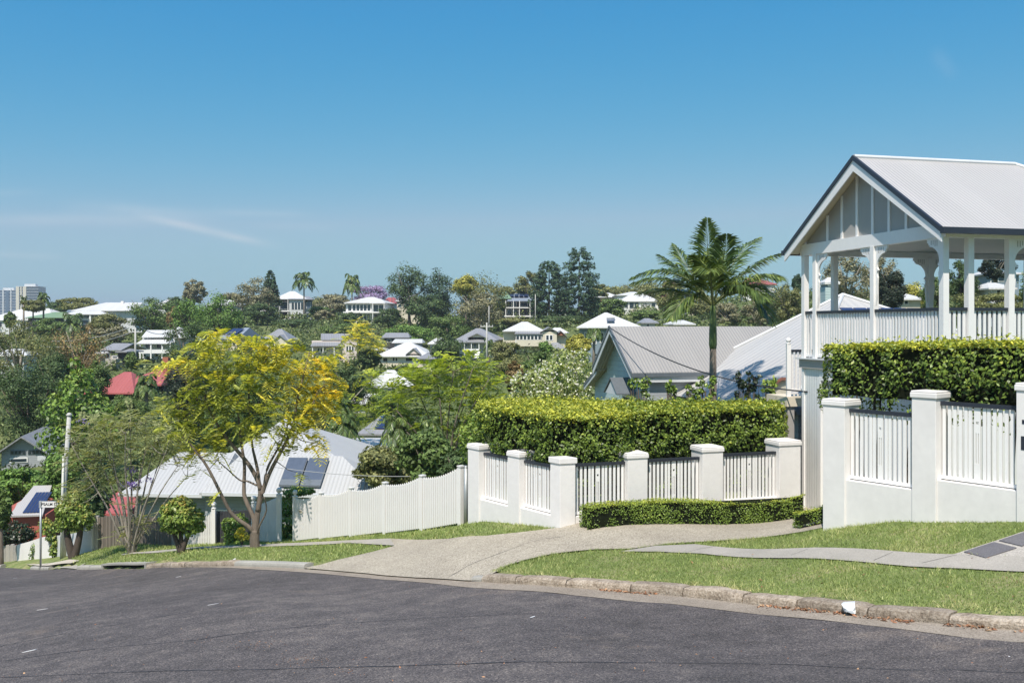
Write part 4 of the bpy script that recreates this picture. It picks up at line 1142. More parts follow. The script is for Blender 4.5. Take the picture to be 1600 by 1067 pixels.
# ------------------------------------------------------------------ generic houses
def hip(mb, x0, x1, y0, y1, ze, zr, f0=.3, f1=.7, th=.12, along='x'):
    ym = (y0+y1)/2; xm = (x0+x1)/2
    if along == 'x': r0, r1 = (x0+(x1-x0)*f0, ym, zr), (x0+(x1-x0)*f1, ym, zr)
    else: r0, r1 = (xm, y0+(y1-y0)*f0, zr), (xm, y0+(y1-y0)*f1, zr)
    c = [(x0,y0,ze),(x1,y0,ze),(x1,y1,ze),(x0,y1,ze)]; b = [(x,y,ze-th) for x, y, z in c]
    vs = c+[r0,r1]+b
    if along == 'x': fs = [(0,1,5,4),(1,2,5),(2,3,4,5),(3,0,4)]
    else: fs = [(0,1,4),(1,2,5,4),(2,3,5),(3,0,4,5)]
    fs += [(0,6,7,1),(1,7,8,2),(2,8,9,3),(3,9,6,0),(6,9,8,7)]
    mb.add(vs, fs)
def gable_y(mb, wm, x0, x1, y0, y1, ze, zr, oh=.4, th=.12):
    """ridge runs away from the viewer; gable triangle on the front"""
    xm = (x0+x1)/2
    for a in (x0-oh, x1+oh):
        sl_ = (zr-ze)/(xm-x0); zz = ze-sl_*oh
        mb.prism([(a,y0-oh,zz),(xm,y0-oh,zr),(xm,y1+oh,zr),(a,y1+oh,zz)], (0,0,th))
    wm.prism([(x0,y0,ze),(x1,y0,ze),(xm,y0,zr)], (0,y1-y0,0))
def gable_x(mb, wm, x0, x1, y0, y1, ze, zr, oh=.4, th=.12):
    ym = (y0+y1)/2
    for a in (y0-oh, y1+oh):
        sl_ = (zr-ze)/(ym-y0); zz = ze-sl_*oh
        mb.prism([(x0-oh,a,zz),(x0-oh,ym,zr),(x1+oh,ym,zr),(x1+oh,a,zz)], (0,0,th))
    wm.prism([(x0,y0,ze),(x0,y1,ze),(x0,ym,zr)], (x1-x0,0,0))
class House:
    """far house; px extents give width at distance Y, local metres afterwards"""
    def __init__(s, label, x0, x1, ybase, Y, yaw=0, name='house', cat='house', group=None):
        s.Y = Y; s.k = Y/F; xc = (x0+x1)/2; s.xc = xc
        X = (xc-800)/F*Y; s.zb = -(ybase-HY)/F*Y
        s.root = thing(name, label, cat, (X, Y, s.zb), R(yaw), group)
        s.yaw = R(yaw)
    def x(s, px): return (px-s.xc)*s.k
    def z(s, py): return -(py-HY)*s.k - s.zb
    def win(s, px0, px1, py0, py1, y=0, mat='glass', fr='white_paint', t=.09, mull=0, name='window'):
        x0, x1, z0, z1 = s.x(px0), s.x(px1), s.z(py1), s.z(py0)
        m = MB(); m.box(x0,x1,y-.06,y+.02,z0,z1); w = m.build(name, fr, s.root)
        m = MB(); n = mull+1
        for i in range(n):
            a = x0+(x1-x0)*i/n; b = x0+(x1-x0)*(i+1)/n; m.box(a+t,b-t,y-.09,y-.061,z0+t,z1-t)
        m.build('pane', mat, w)
    def box(s, name, mat, px0, px1, py0, py1, y0, y1, parent=None):
        m = MB(); m.box(s.x(px0),s.x(px1),y0,y1,s.z(py1),s.z(py0)); return m.build(name, mat, parent or s.root)
    def walls(s, mat, px0, px1, ye, y0, y1, down=3.0, ybot=None):
        m = MB(); m.box(s.x(px0),s.x(px1),y0,y1,(-down if ybot is None else s.z(ybot)),s.z(ye)-.01); return m
    def hip(s, mat, px0, px1, ye, yr, y0, y1, f0=.3, f1=.7, along='x'):
        m = MB(); hip(m, s.x(px0), s.x(px1), y0, y1, s.z(ye), s.z(yr), f0, f1, .15, along); return m.build('roof', mat, s.root)
    def posts(s, pxs, py0, py1, y, w=.06, mat='white_paint'):
        for px in pxs:
            m = MB(); x = s.x(px); m.box(x-w,x+w,y-w,y+w,s.z(py1),s.z(py0)); m.build('post', mat, s.root)
def simple(label, x0, x1, yr, ye, yb, Y, wall, roof, d=None, yaw=0, f=(.3,.7), wins=(), ov=.5, along='x', name='house', cat='house', down=2.5, typ='hip', glass='glass'):
    h = House(label, x0, x1, yb, Y, yaw, name, cat)
    w = (x1-x0)*h.k; d = d or w*.75; o = ov/h.k
    wm = h.walls(wall, x0+o, x1-o, ye, ov, d-ov, down)
    if typ == 'hip': h.hip(roof, x0, x1, ye, yr, 0, d, *f, along=along)
    else:
        m = MB(); fn = gable_y if typ == 'gable' else gable_x
        fn(m, wm, h.x(x0+o), h.x(x1-o), ov, d-ov, h.z(ye), h.z(yr)); m.build('roof', roof, h.root)
    wm.build('wall', wall, h.root)
    for q in wins: h.win(*q[:4], y=ov, mull=(q[4] if len(q) > 4 else 0), mat=glass)
    return h

def far_houses():
    simple('pale roofed house behind the big olive gum at the left edge', -8,40,546,555,575,128,'pale_wall','roof_far_white',6,8,(.2,.7),[(6,14,556,562),(22,30,556,562)])
    simple('white roof corner poking out right of the white verandah house', 262,292,519,531,552,158,'pale_wall','roof_far_white',6,-10,(.4,.6),[(270,276,535,541)])
    simple('brown walled terrace house below the green shrubs on the centre ridge', 596,640,520,527,540,195,'dark_wall','roof_far_grey',5,0,(.1,.9),[(604,611,530,535),(618,626,530,535)])
    simple('small white cottage below the two tall pines', 858,890,512,520,535,205,'cream_wall','roof_far_white',6,6,(.35,.65),[(864,870,523,529),(877,883,523,529)])
    simple('pale cottage with flat grey roof right of the ferny yellow green tree', 650,690,552,560,576,150,'cream_wall','roof_far_grey',6,-6,(.3,.7),[(657,664,563,570),(674,681,563,570)])
    simple('white roofed cottage left of the grey hip roofed cottage', 668,704,528,537,553,185,'pale_wall','roof_far_white',6,5,(.4,.6),[(674,680,540,546),(690,697,540,546)])
    simple('wide white roof between the ridge palm and the umbrella wattle', 380,418,478,487,504,260,'pale_wall','roof_far_white',8,0,(.3,.7),[(388,396,490,496),(402,410,490,496)])
    # ---- left ridge
    h = simple('white hip roofed house cut by the left edge below the two towers', -34,86,481,500,524,230,'pale_wall','roof_far_white',14,-6,(.35,.72),[(5,24,503,511,2),(-10,0,503,511),(30,50,503,512,1)])
    h = simple('house with bright green roof between two white roofed houses on the left ridge', 40,111,487,496,524,226,'dark_wall','roof_far_green',10,4,(.45,.8),[(50,60,500,508),(70,82,500,508)])
    h = House('big white roofed house on the left ridge beside the green roofed one', 110,215,524,220,3)
    h.walls('pale_wall',116,208,485,1.0,13).build('wall','pale_wall',h.root); h.hip('roof_far_white',112,212,485,471.5,0,14,.36,.94)
    h.hip('roof_far_white',109,171,491,486,-3,2,.2,.8)
    h.box('post','white_paint',147,149.5,491,521,-2.8,-2.4); h.box('post','white_paint',110,112,491,503,-2.8,-2.4)
    h.box('wall','blue_grey_wall',150,170,492,524,-1.5,1.0); h.box('wall','white_weatherboards',130,147,497,512,-1.6,1.0); h.win(133,143,500,506,-1.65); h.box('deck','dark_wall',111,170,507,509,-2.9,1)
    m = MB(); m.box(h.x(174),h.x(178),6,7,h.z(473),h.z(469.5)); m.build('roof_vent','white_paint',h.root)
    simple('white roofed house mostly hidden behind the big round tree on the left ridge', 240,274,467,477,492,262,'pale_wall','roof_far_white',9,0,(.4,.6),[(262,268,480,485)])
    h = simple('grey roofed house between the green tree and the domed tree on the left ridge', 322,384,467,477,500,282,'dark_wall','roof_far_white',10,8,(.35,.5),[(362,376,480,486,1),(340,352,480,486)])
    h.box('rail','pale_timber',350,382,487,488.5,-.3,0)
    # two-storey house with the glazed corner
    h = House('two storey house with glazed grey corner block beside the tall ridge palm', 418,488,503,280,10)
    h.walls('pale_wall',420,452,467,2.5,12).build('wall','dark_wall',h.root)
    h.box('wall','pale_wall',452,476,467.5,501,0,10); h.box('wall','teal_wall',476.3,486,468,501,.6,9)
    h.hip('roof_far_white',428,480,467,454,0.2,12,.45,.6); h.hip('roof_far_grey',450,489,467.5,462,-.6,10,.3,.8)
    h.win(455,474,472,484,0,'glass','white_paint',.1,3); h.win(455,474,490,500,0,'glass','white_paint',.1,3)
    h.win(478,485,472,482,.6,'glass_blue'); h.win(478,485,488,499,.6,'glass_blue')
    h.box('balcony','white_paint',420,452,485,487,-.2,2.5); h.box('balcony','white_paint',420,452,498,499.5,-.2,2.5)
    h.posts((421,437,450),467,499,0,.08); h.win(424,434,471,483,2.5); h.win(438,449,471,483,2.5)
    simple('low white roofs between the umbrella tree and the ridge palm', 494,540,473,481,500,300,'pale_wall','roof_far_white',9,-12,(.4,.8),[(500,507,484,489),(515,524,484,489,1)])
    # white two-storey with window row
    h = House('white two storey house with a long row of upper windows and a timber deck', 533,618,508,260,-6)
    h.walls('w',538,601,473,1,11).build('wall','white_weatherboards',h.root)
    h.hip('roof_far_white',536,603,473,463,0,12,.45,.6); h.hip('roof_far_white',578,603,473.5,466.5,-.4,8,.2,.5)
    h.win(541,547.5,475.5,486,1,'glass','white_paint',.12); h.win(548.5,578,475.5,486,1,'glass','white_paint',.12,4); h.win(582,599,476,489,1,'glass','white_paint',.1,1)
    h.win(561,577,491,502,1,'glass','white_paint',.12,2); h.box('balcony','white_paint',536,601,487,489,-.4,1)
    h.box('wall','stone_wall',556,561,489,505,.4,1); h.posts((583,601),474,512,-.3,.08)
    h.box('deck_roof','white_paint',602,617,491.5,493,-1,4); h.box('deck','pale_timber',602,617,500,508,-.6,-.4); h.box('deck','white_paint',584,617,508,509.5,-1,3); h.posts((603,616.5),492,520,-.8,.07)
    h.box('wall','dark_wall',584,601,492,508,.6,.9)
    simple('red tiled roof behind the white two storey house', 592,616,464,474,500,277,'pale_wall','roof_far_red',9,-20,(.1,.5),[(604,611,477,485)])
    h = simple('cream house half hidden behind the tallest broad tree on the ridge', 617,662,459,470,508,266,'cream_wall','roof_far_white',11,0,(.3,.6),[(622,627,475,480),(630,636,476,481),(646,652,475,486),(654,659,475,486)])
    # centre ridge
    h = House('dark verandah house with solar panels and white deck posts beside the tall pine', 775,848,500,255,5)
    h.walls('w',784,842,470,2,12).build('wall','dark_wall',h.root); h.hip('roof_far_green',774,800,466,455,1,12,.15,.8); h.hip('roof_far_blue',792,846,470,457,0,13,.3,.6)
    m = MB()
    for k in range(4): m = MB(); m.box(h.x(798+k*7.5),h.x(804+k*7.5),2.2,3.6,h.z(463),h.z(459)); m.build('solar_panel','solar',h.root)
    h.box('deck','white_paint',784,830,480,481.5,-.5,2); h.box('deck','white_paint',788,832,493,495,-.5,2); h.posts((790,802,811.5,828),470,497,-.3,.09); h.win(800,808,472,479,2); h.win(814,826,472,479,2); h.win(793,801,483,491,2); h.win(803,811,483,491,2)
    simple('pale house glimpsed between the two dark pines', 868,888,466,474,494,262,'white_weatherboards','roof_far_white',8,0,(.3,.6),[(871,876,477,484),(879,885,477,484)])
    h = House('cream house with red railed balcony right of the tall dark pine', 920,946,496,250,0)
    h.walls('w',924,944,464,1,9).build('wall','cream_wall',h.root); h.hip('roof_far_green',916,934,461,457,2,10,.3,.6); h.hip('roof_far_white',920,948,464,462,0,10,.3,.6)
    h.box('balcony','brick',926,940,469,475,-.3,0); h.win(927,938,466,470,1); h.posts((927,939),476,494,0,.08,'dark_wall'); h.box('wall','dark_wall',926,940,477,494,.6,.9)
    simple('white hip roof at the back of the right ridge, left of the wide white bungalow', 928,968,455.5,464,480,272,'white_weatherboards','roof_far_white',10,0,(.35,.6),[(944,950,467,473),(955,961,467,472)])
    simple('second white roof directly behind the wide white bungalow', 962,1010,455,461,482,262,'white_weatherboards','roof_far_white',10,0,(.55,.7),[(980,986,464,468)])
    h = simple('wide white roofed bungalow with grey glazing near the top of the right ridge', 968,1032,457,470.5,488,240,'white_weatherboards','roof_far_white',11,0,(.38,.62),[(973,982,472,481),(983.5,999,472,482,1),(1002,1011,473,479,2),(1018,1025,473,480)])
    h.box('retaining_wall','cream_wall',985,1032,483,487,-1.2,-.6)
    simple('house with red roof and white walls behind the palm fronds at the right', 1158,1214,433,444,470,230,'white_weatherboards','roof_far_red',11,-10,(.2,.5),[(1168,1175,447,453),(1190,1198,447,453)])
    simple('small orange roofed house behind the palm, left side', 1036,1052,458,464,480,235,'cream_wall','roof_far_red',6,0,(.4,.6),[(1040,1046,466,471)])
    simple('low white house behind the palm trunk, left of it', 1044,1088,476,482,500,200,'cream_wall','roof_far_white',7,0,(.2,.8),[(1055,1066,484,489,1)])
    simple('pale roofed cottage just above the blue house ridge, left of the palm trunk', 1052,1088,500,506,520,120,'cream_wall','roof_far_white',5,6,(.3,.7),[(1065,1072,508,512)])
    simple('grey roofed cottage above the ridge of the blue house', 1002,1030,497,504,520,130,'pale_wall','roof_far_grey',5,0,(.3,.6),[(1010,1016,506,512)])
    # seen under the verandah
    simple('blue walled house with white roof seen through the verandah at the far right', 1540,1600,421,427,462,110,'blue_grey_wall','roof_far_white',8,-8,(.2,.9),[(1551,1558,430,446),(1562,1572,430,440)])
    simple('small pale roofed house framed by the verandah posts, far right', 1545,1590,440,450,470,92,'pale_wall','roof_far_white',5,0,(.4,.7),[(1560,1568,452,460)])
    simple('yellowish roofed house seen under the middle of the verandah', 1404,1448,457,467,482,110,'cream_wall','roof_far_white',6,0,(.45,.6),[(1415,1422,469,476)])
    simple('little white roofed house beyond the middle of the verandah', 1420,1442,445,450,465,150,'pale_wall','roof_far_white',5,0,(.4,.6),[(1426,1432,452,457)])
    h = House('small blue turret with white hipped roof above the big sloping roof', 1287,1311,480,62,0,'turret','turret')
    h.walls('w',1290,1307,441,0,.9,1).build('wall','blue_grey_wall',h.root); h.hip('roof_far_white',1287,1311,441,433,-.2,1.1,.4,.6); h.box('wall','blue_boards',1289,1308,449,482,-.08,1.0); h.win(1293,1304,443,448,0,'glass_blue')
    # ---- middle distance
    h = House('two storey white verandah house beside the power pole on the left slope', 216,272,566,150,8)
    h.walls('w',219,268,528,2,9).build('wall','white_weatherboards',h.root)
    m = MB(); gable_x(m, MB(), h.x(222), h.x(262), 1.2, 8, h.z(527), h.z(517), .2); m.build('roof','roof_far_white',h.root)
    h.hip('roof_far_white',246,286,527,511,2,11,.45,.55); h.hip('roof_far_white',216,268,536,530,-.6,3.5,.1,.9)
    h.posts((221,237,254,266),536,560,-.4,.1); h.box('balustrade','white_paint',219,268,546,552,-.45,-.35); h.win(223,235,537,545,2,'glass_blue'); h.win(240,252,537,545,2); h.win(224,232,556,563,2)
    h = House('pale stone cottage with grey roof above the red roofed house', 138,204,578,140,-10)
    h.walls('w',152,176,556,0,5).build('wall','stone_wall',h.root); m = MB(); gable_x(m, MB(), h.x(160), h.x(190), 0, 6, h.z(547), h.z(538), .3); m.build('roof','roof_far_grey',h.root)
    h.hip('roof_far_grey',184,204,549,545,-.5,4,.3,.7); h.box('wall','dark_wall',182,201,550,568,.5,3); h.box('wall','stone_wall',172,190,560,577,-1.2,3); h.win(176,186,556,560,-.02); h.win(166,172,552,560,-.05); h.hip('roof_far_white',152,172,551,548,-1,2,.3,.7)
    h = House('house with large dusty red hip roof and brick chimney in the trees on the left', 142,256,622,110,0)
    h.walls('w',160,246,600,2,9).build('wall','dark_wall',h.root)
    h.hip('roof_far_red',186,252,601,573,0,12,.72,.86); 
    m = MB(); hip(m, h.x(143), h.x(222), -2.2, 7, h.z(612), h.z(582.5), .48, .62, .15); m.build('roof','roof_far_red',h.root)
    h.box('chimney','brick',234,243,560,590,4,4.8); h.box('window','white_paint',206,236,604,606,1.9,2); h.win(200,206,604,611,1.95); h.win(212,228,603,612,1.95)
    h = simple('house with blue grey roof and solar panels just above the yellow tree', 330,374,512,529,550,170,'cream_wall','roof_far_blue',9,-14,(.75,.95),[(345,351,532,540),(362,368,531,540)])
    for k in range(3): 
        m = MB(); x = h.x(346+k*6.5); m.prism([(x,1.2,h.z(524)+.25),(x+.65,1.2,h.z(524)+.25),(x+1.0,3.4,h.z(514.5)+.12),(x+.35,3.4,h.z(514.5)+.12)], (0,0,.05)); m.build('solar_panel','solar',h.root)
    h = simple('cream gabled house with grey pyramid roof peeping over the yellow tree', 407,452,514,531,552,170,'cream_wall','roof_far_grey',8,0,(.42,.55),[(432,440,534,541)])
    wm = h.walls('w',430,449,532,-.8,.6); m = MB(); gable_y(m, wm, h.x(430), h.x(449), -.8, 3, h.z(532), h.z(524), .3); m.build('roof','roof_far_grey',h.root); wm.build('wall','cream_wall',h.root)
    h = House('pale pink two storey house with grey gable roof', 486,560,562,165,12)
    wm = h.walls('w',535,557,531,0,7); m = MB(); gable_y(m, wm, h.x(535), h.x(557), 0, 7, h.z(531), h.z(523), .3); m.build('roof','roof_far_grey',h.root)
    m = MB(); gable_x(m, wm, h.x(505), h.x(546), 1.5, 7, h.z(531), h.z(522.5), .3); m.build('roof','roof_far_grey',h.root)
    wm.box(h.x(488),h.x(536),.8,7,-3,h.z(533)); wm.build('wall','pink_wall',h.root)
    h.hip('roof_far_grey',486,535,540,533.5,-.4,2.5,.1,.95); h.win(540,553,540,549,0,'glass','white_paint',.1,2); h.win(528,534,540,547,.78); h.win(496,510,543,550,.78,'glass','white_paint',.1,2); h.win(527,535,555,561,.78); h.posts((489,505,522),540,562,-.2,.07)
    h = House('house with wide pale hip roof and small white gable in the centre valley', 583,674,580,168,-4)
    h.walls('w',590,668,556,1,9).build('wall','white_weatherboards',h.root); h.hip('roof_far_white',584,673,556.5,535.5,0,11,.46,.56)
    m = MB(); wm = MB(); gable_y(m, wm, h.x(636), h.x(656), .1, 3, h.z(553), h.z(545), .25); m.build('roof','roof_far_grey',h.root); wm.build('gable','pink_wall',h.root); h.win(611,620,558.5,565,1,'glass','white_paint',.1,1); h.win(596,604,559,566,1); h.win(632,644,559,565,1)
    h.box('base_wall','cream_wall',590,668,567,575,.7,1)
    simple('grey box shaped house directly behind the wide pale hip roof', 612,660,530,535,556,182,'blue_grey_wall','roof_far_white',6,0,(.05,.95),[(620,628,539,545)])
    simple('small flat white roofed shed left of the wide pale hip roof', 585,604,543.5,546,556,180,'dark_wall','roof_far_white',4,0,(.3,.7),[(590,596,548,552)],name='shed',cat='shed')
    h = House('grey hip roofed cottage with front gable and stairs beside the thin pole', 708,780,562,175,-8)
    h.walls('w',714,774,530,2,9).build('wall','pale_wall',h.root); h.hip('roof_far_grey',710,777,531,513,0,11,.38,.5)
    wm = MB(); m = MB(); gable_y(m, wm, h.x(734), h.x(758), -.2, 3, h.z(527), h.z(521.5), .4); m.build('roof','roof_far_grey',h.root); wm.build('gable','cream_wall',h.root); h.hip('roof_far_grey',714,776,534,528,-1.2,3,.2,.8)
    h.win(722,728,536,543,1.9,'glass_blue'); h.win(731,742,536,543,1.9,'glass_blue','white_paint',.1,1); h.box('balustrade','white_paint',727,750,545,549,-1,-.9); h.posts((727,738,750),534,556,-.95,.07)
    m = MB()
    for k in range(6): m.box(h.x(745),h.x(752),-1.2-.35*k,-.85-.35*k,h.z(549+k*1.6)-.2,h.z(549+k*1.6))
    m.build('stairs','white_paint',h.root); h.box('base_wall','cream_wall',728,750,551,556,.5,.7)
    h = House('cream house with long enclosed verandah and right hand gable', 782,888,558,175,0)
    wm = h.walls('w',786,846,518,2,10); wm2 = h.walls('w',847,870,516,0,9); m = MB(); gable_y(m, wm2, h.x(847), h.x(869), 0, 9, h.z(518), h.z(512), .4); m.build('roof','roof_far_grey',h.root); wm.build('wall','cream_wall',h.root); wm2.build('wall','cream_wall',h.root)
    h.hip('roof_far_white',785,852,517,502.5,1,12,.46,.6); h.hip('roof_far_grey',804,848,521,518,-.3,2.5,.05,.95); h.win(806,846,523.5,531,-.0,'glass','white_paint',.1,6); h.box('verandah_wall','cream_wall',805,847,531.3,541,-.05,2)
    h.win(852.5,864,523,532,0,'glass','white_paint',.12,1); wm = MB(); m = MB(); gable_y(m, wm, h.x(869), h.x(884), 1, 7, h.z(524), h.z(517.5), .3); m.build('roof','roof_far_grey',h.root); wm.build('gable','brick',h.root); h.box('wall','cream_wall',869,885,524.5,545,2,6); h.hip('roof_far_grey',853,884,544,535,-2,1,.3,.6); h.box('wall','cream_wall',855,882,544.5,553,-1.6,1)
    h = House('house with pale pyramid roof and rooftop solar water heater, left of the blue gable', 900,1006,570,110,-6)
    h.walls('w',905,1000,511,1,8).build('wall','blue_grey_wall',h.root); h.hip('roof_far_white',901,1004,511,487.5,0,9,.42,.46)
    h.win(913,920,519,538,1); h.win(925,932,519,538,1); h.win(937,944,519,536,1)
    m = MB(); m.prism([(h.x(948),.9,h.z(504)+.15),(h.x(960),.9,h.z(504)+.15),(h.x(960),2.0,h.z(498.5)+.1),(h.x(948),2.0,h.z(498.5)+.1)], (0,0,.06)); w = m.build('solar_collector','collector',h.root)
    m = MB(); m.tube([(h.x(947.5),2.0,h.z(497)+.1),(h.x(961),2.0,h.z(497)+.1)], .2, 8); m.build('tank','white_paint',w,True)
    # ---- nearer, downhill
    h = House('grey gabled house roof peeping from the trees at the left edge', -14,70,735,75,14)
    wm = h.walls('w',2,64,706,.5,7); m = MB(); gable_y(m, wm, h.x(2), h.x(64), .5, 9, h.z(706), h.z(684), .6); m.build('roof','roof_far_grey',h.root); wm.build('wall','grey_boards',h.root); h.win(15,37,704.5,711,.5,'glass','gunmetal',.05,3); h.win(40,62,704.5,711,.5,'glass','gunmetal',.05,3); h.win(14,40,716,724,.5)
    h.box('screen','pale_wall',58,70,712,719,-.5,-.4)
    h = House('house with red wall and grey solar panelled roof behind the dark round bush, far left', -20,66,850,46,10)
    h.walls('w',-16,64,808,.5,6).build('wall','red_wall',h.root)
    m = MB(); m.prism([(h.x(12),0.2,h.z(809)),(h.x(62),0.2,h.z(809)),(h.x(50),3.0,h.z(777)),(h.x(22),3.0,h.z(777))], (0,0,.08)); m.prism([(h.x(-16),.2,h.z(830)),(h.x(12),.2,h.z(812)),(h.x(12),4,h.z(795)),(h.x(-16),4,h.z(812))], (0,0,.08)); rf = m.build('roof','roof_near',h.root)
    for k in range(5):
        m = MB(); a = h.x(31+k*5); m.prism([(a,.35,h.z(807)+.10),(a+.13,.35,h.z(807)+.10),(a+.13+.05,2.3,h.z(786)+.10),(a+.05,2.3,h.z(786)+.10)], (0,0,.03)); m.build('solar_panel','solar',rf)
    h = simple('low house with faded red roof behind the old paling fence', 128,206,782,802,860,46,'cream_wall','roof_far_red',5,0,(.3,.8),[(160,172,806,812)])
    # white corrugated house below street level
    h = House('white corrugated hip roofed house with grey weatherboard walls behind the yellow tree', 200,620,850,46,-5)
    k = h.k
    m = MB(); hip(m, h.x(262), h.x(606), 0, 11, h.z(769), h.z(672), .36, .37, .1); 
    me = m.build('roof','roof_white',h.root)
    m = MB(); hip(m, h.x(196), h.x(345), -1.2, 5, h.z(768), h.z(716), .35, .98, .1); m.build('roof','roof_white',h.root)
    m = MB(); hip(m, h.x(330), h.x(612), -1.6, 2.6, h.z(762), h.z(713), .14, .72, .1); rf = m.build('roof','roof_white',h.root)
    m = MB(); m.box(h.x(215),h.x(330),-.6,5,-1.5,h.z(770)); m.box(h.x(330),h.x(590),-.9,2.2,-1.5,h.z(764)); m.build('wall','grey_boards',h.root)
    m = MB(); m.box(h.x(198),h.x(336),-1.35,-1.21,h.z(771),h.z(766)); m.box(h.x(336),h.x(608),-1.75,-1.61,h.z(765.5),h.z(760.5)); m.build('gutter','pale_wall',h.root)
    for i, (a, b) in enumerate(((451,481.5),(484,515))):
        y0, y1 = -1.35, .14; z0, z1 = h.z(762)+(h.z(713)-h.z(762))*.12, h.z(762)+(h.z(713)-h.z(762))*.83
        m = MB(); m.prism([(h.x(a),y0,z0+.12),(h.x(b),y0,z0+.12),(h.x(b),y1,z1+.12),(h.x(a),y1,z1+.12)], (0,0,.09)); p = m.build('solar_collector','gunmetal',rf)
        m = MB(); m.prism([(h.x(a+1),y0+.06,z0+.235),(h.x(b-1),y0+.06,z0+.235),(h.x(b-1),y1-.06,z1+.195),(h.x(a+1),y1-.06,z1+.195)], (0,0,.01)); m.build('glass_cover','collector',p)
    h.box('window','white_paint',345,375,791,797,-.98,-.9)
    # roof with solar panels in the palms
    h = simple('house with six dark solar panels on a pale roof among the palms', 556,650,655,678,705,80,'pale_wall','roof_far_grey',7,-6,(.25,.75),[(600,612,684,692)])
    for i in range(2):
        for j in range(3):
            m = MB(); a = h.x(581+i*17.5); b = h.x(597+i*17.5)
            f0, f1 = .22+j*.24, .44+j*.24; y0, y1 = 3.5*f0, 3.5*f1; z0, z1 = h.z(678)+(h.z(655)-h.z(678))*f0+.1, h.z(678)+(h.z(655)-h.z(678))*f1+.1
            m.prism([(a,y0,z0),(b,y0,z0),(b,y1,z1),(a,y1,z1)], (0,0,.05)); m.build('solar_panel','solar',h.root)
    simple('long low white roofed house above the solar panel roof', 530,592,618,630,650,98,'pale_wall','roof_far_white',6,-10,(.3,.8),[(545,552,634,640),(570,578,634,640)])
    h = simple('white house gable showing between the yellow tree and the green fern leaved tree', 592,650,580,604,640,112,'white_weatherboards','roof_far_white',7,20,(.4,.6),[(598,604,608,618),(612,618,608,618)])
    simple('white flat roofed garage below the solar panel roof', 528,605,693,698,715,62,'cream_wall','roof_far_white',5,0,(.1,.9),[(545,552,702,710)],name='garage',cat='garage')
far_houses()

# ------------------------------------------------------------------ two towers
def tower(label, x0, x1, ytop, Y, cols, light, dark, floors, name='apartment_tower'):
    h = House(label, x0, x1, 520, Y, 0, name, 'tower')
    w = (x1-x0)*h.k
    m = MB(); m.box(-w/2+.6,w/2-.6,.6,24,-10,h.z(ytop)-1); m.build('core', dark, h.root)
    H_ = h.z(ytop); fh = (H_)/floors
    for k in range(floors+1):
        m = MB(); m.box(-w/2,w/2,0,25,H_-fh*k-.35,H_-fh*k+.15)
        m.build('floor_slab', light, h.root)
    for a, b, mt in cols:
        m = MB(); m.box(h.x(a),h.x(b),-.6,1.0,-10,H_+(1.5 if mt == light else -.5)); m.build('wall_pier', mt, h.root)
    m = MB(); m.box(-w/4,w/4,8,16,H_,H_+4); m.build('plant_room', light, h.root)
    return h
tower('dark blue apartment tower at the far left of the skyline', -8, 26, 453.5, 1500, [(4,6,'pale_wall'),(9,14,'glass_blue'),(16.5,18,'pale_wall'),(-4,-2,'pale_wall')], 'pale_wall', 'glass_blue', 15)
tower('cream and grey apartment tower beside the dark blue one on the skyline', 25, 60, 447.5, 1450, [(25,30,'cream_wall'),(32,34,'cream_wall'),(36,41,'cream_wall')], 'pale_wall', 'glass', 17)
# ------------------------------------------------------------------ fences and street furniture at the left
def simple_fence(name, label, pts, top_py, mat, Yp, post=None, picket=0.0, th=.04, ball=False, base_drop=.3):
    """pts: px list with Y per point; top_py per point"""
    Q_ = [P(px, HY, Y) for px, Y in zip(pts, Yp)]
    base = [Vector((q.x,q.y,gz(q.x,q.y)+LIFT)) for q in Q_]
    tops = [-(t-HY)/F*q.y for t, q in zip(top_py, Q_)]
    root = thing(name, label, 'fence', base[0]); off = root.location
    for i in range(len(pts)-1):
        a, b = base[i], base[i+1]; L = (b-a).xy.length; d = (b-a).xy.normalized(); n = Vector((d.y,-d.x,0))
        if n.y > 0: n = -n
        D = Vector((d.x,d.y,0)); m = MB(off)
        if picket:
            k = max(1, int(L/picket))
            for j in range(k):
                q0 = (j+.06)/k; q1 = (j+.94)/k if picket > .12 else (j+.72)/k
                c0, c1 = a.lerp(b,q0), a.lerp(b,q1); zt0 = tops[i]+(tops[i+1]-tops[i])*(q0+q1)/2 + (random.uniform(-.02,.02) if mat == 'old_palings' else 0)
                m.prism([Vector((c0.x,c0.y,c0.z-base_drop)),Vector((c1.x,c1.y,c1.z-base_drop)),Vector((c1.x,c1.y,zt0)),Vector((c0.x,c0.y,zt0))], n*th)
        else:
            m.prism([Vector((a.x,a.y,a.z-base_drop)),Vector((b.x,b.y,b.z-base_drop)),Vector((b.x,b.y,tops[i+1])),Vector((a.x,a.y,tops[i]))], n*th)
        p = m.build('fence_panel', mat, root)
        if picket:
            m = MB(off)
            for fr in (.25,.75):
                za, zb = a.z+(tops[i]-a.z)*fr, b.z+(tops[i+1]-b.z)*fr
                m.prism([Vector((a.x,a.y,za-.04)),Vector((b.x,b.y,zb-.04)),Vector((b.x,b.y,zb+.04)),Vector((a.x,a.y,za+.04))], -n*.04)
            m.build('rail', mat, p)
    if post:
        for i in post:
            a = base[i]; m = MB(off); w = .07; zt = tops[i]+.06
            m.prism([a+Vector((-w,-w,-base_drop)),a+Vector((w,-w,-base_drop)),a+Vector((w,w,-base_drop)),a+Vector((-w,w,-base_drop))], UP*(zt-a.z+base_drop))
            po = m.build('post', mat if mat != 'old_palings' else 'fence_grey', root)
            if ball:
                m = MB(off); m.lathe(Vector((a.x,a.y,zt)), [(.09,0),(.09,.03),(.04,.05),(.04,.07)], 10); m.ball(Vector((a.x,a.y,zt+.15)), .09); m.build('finial', mat, po, True)
    return root
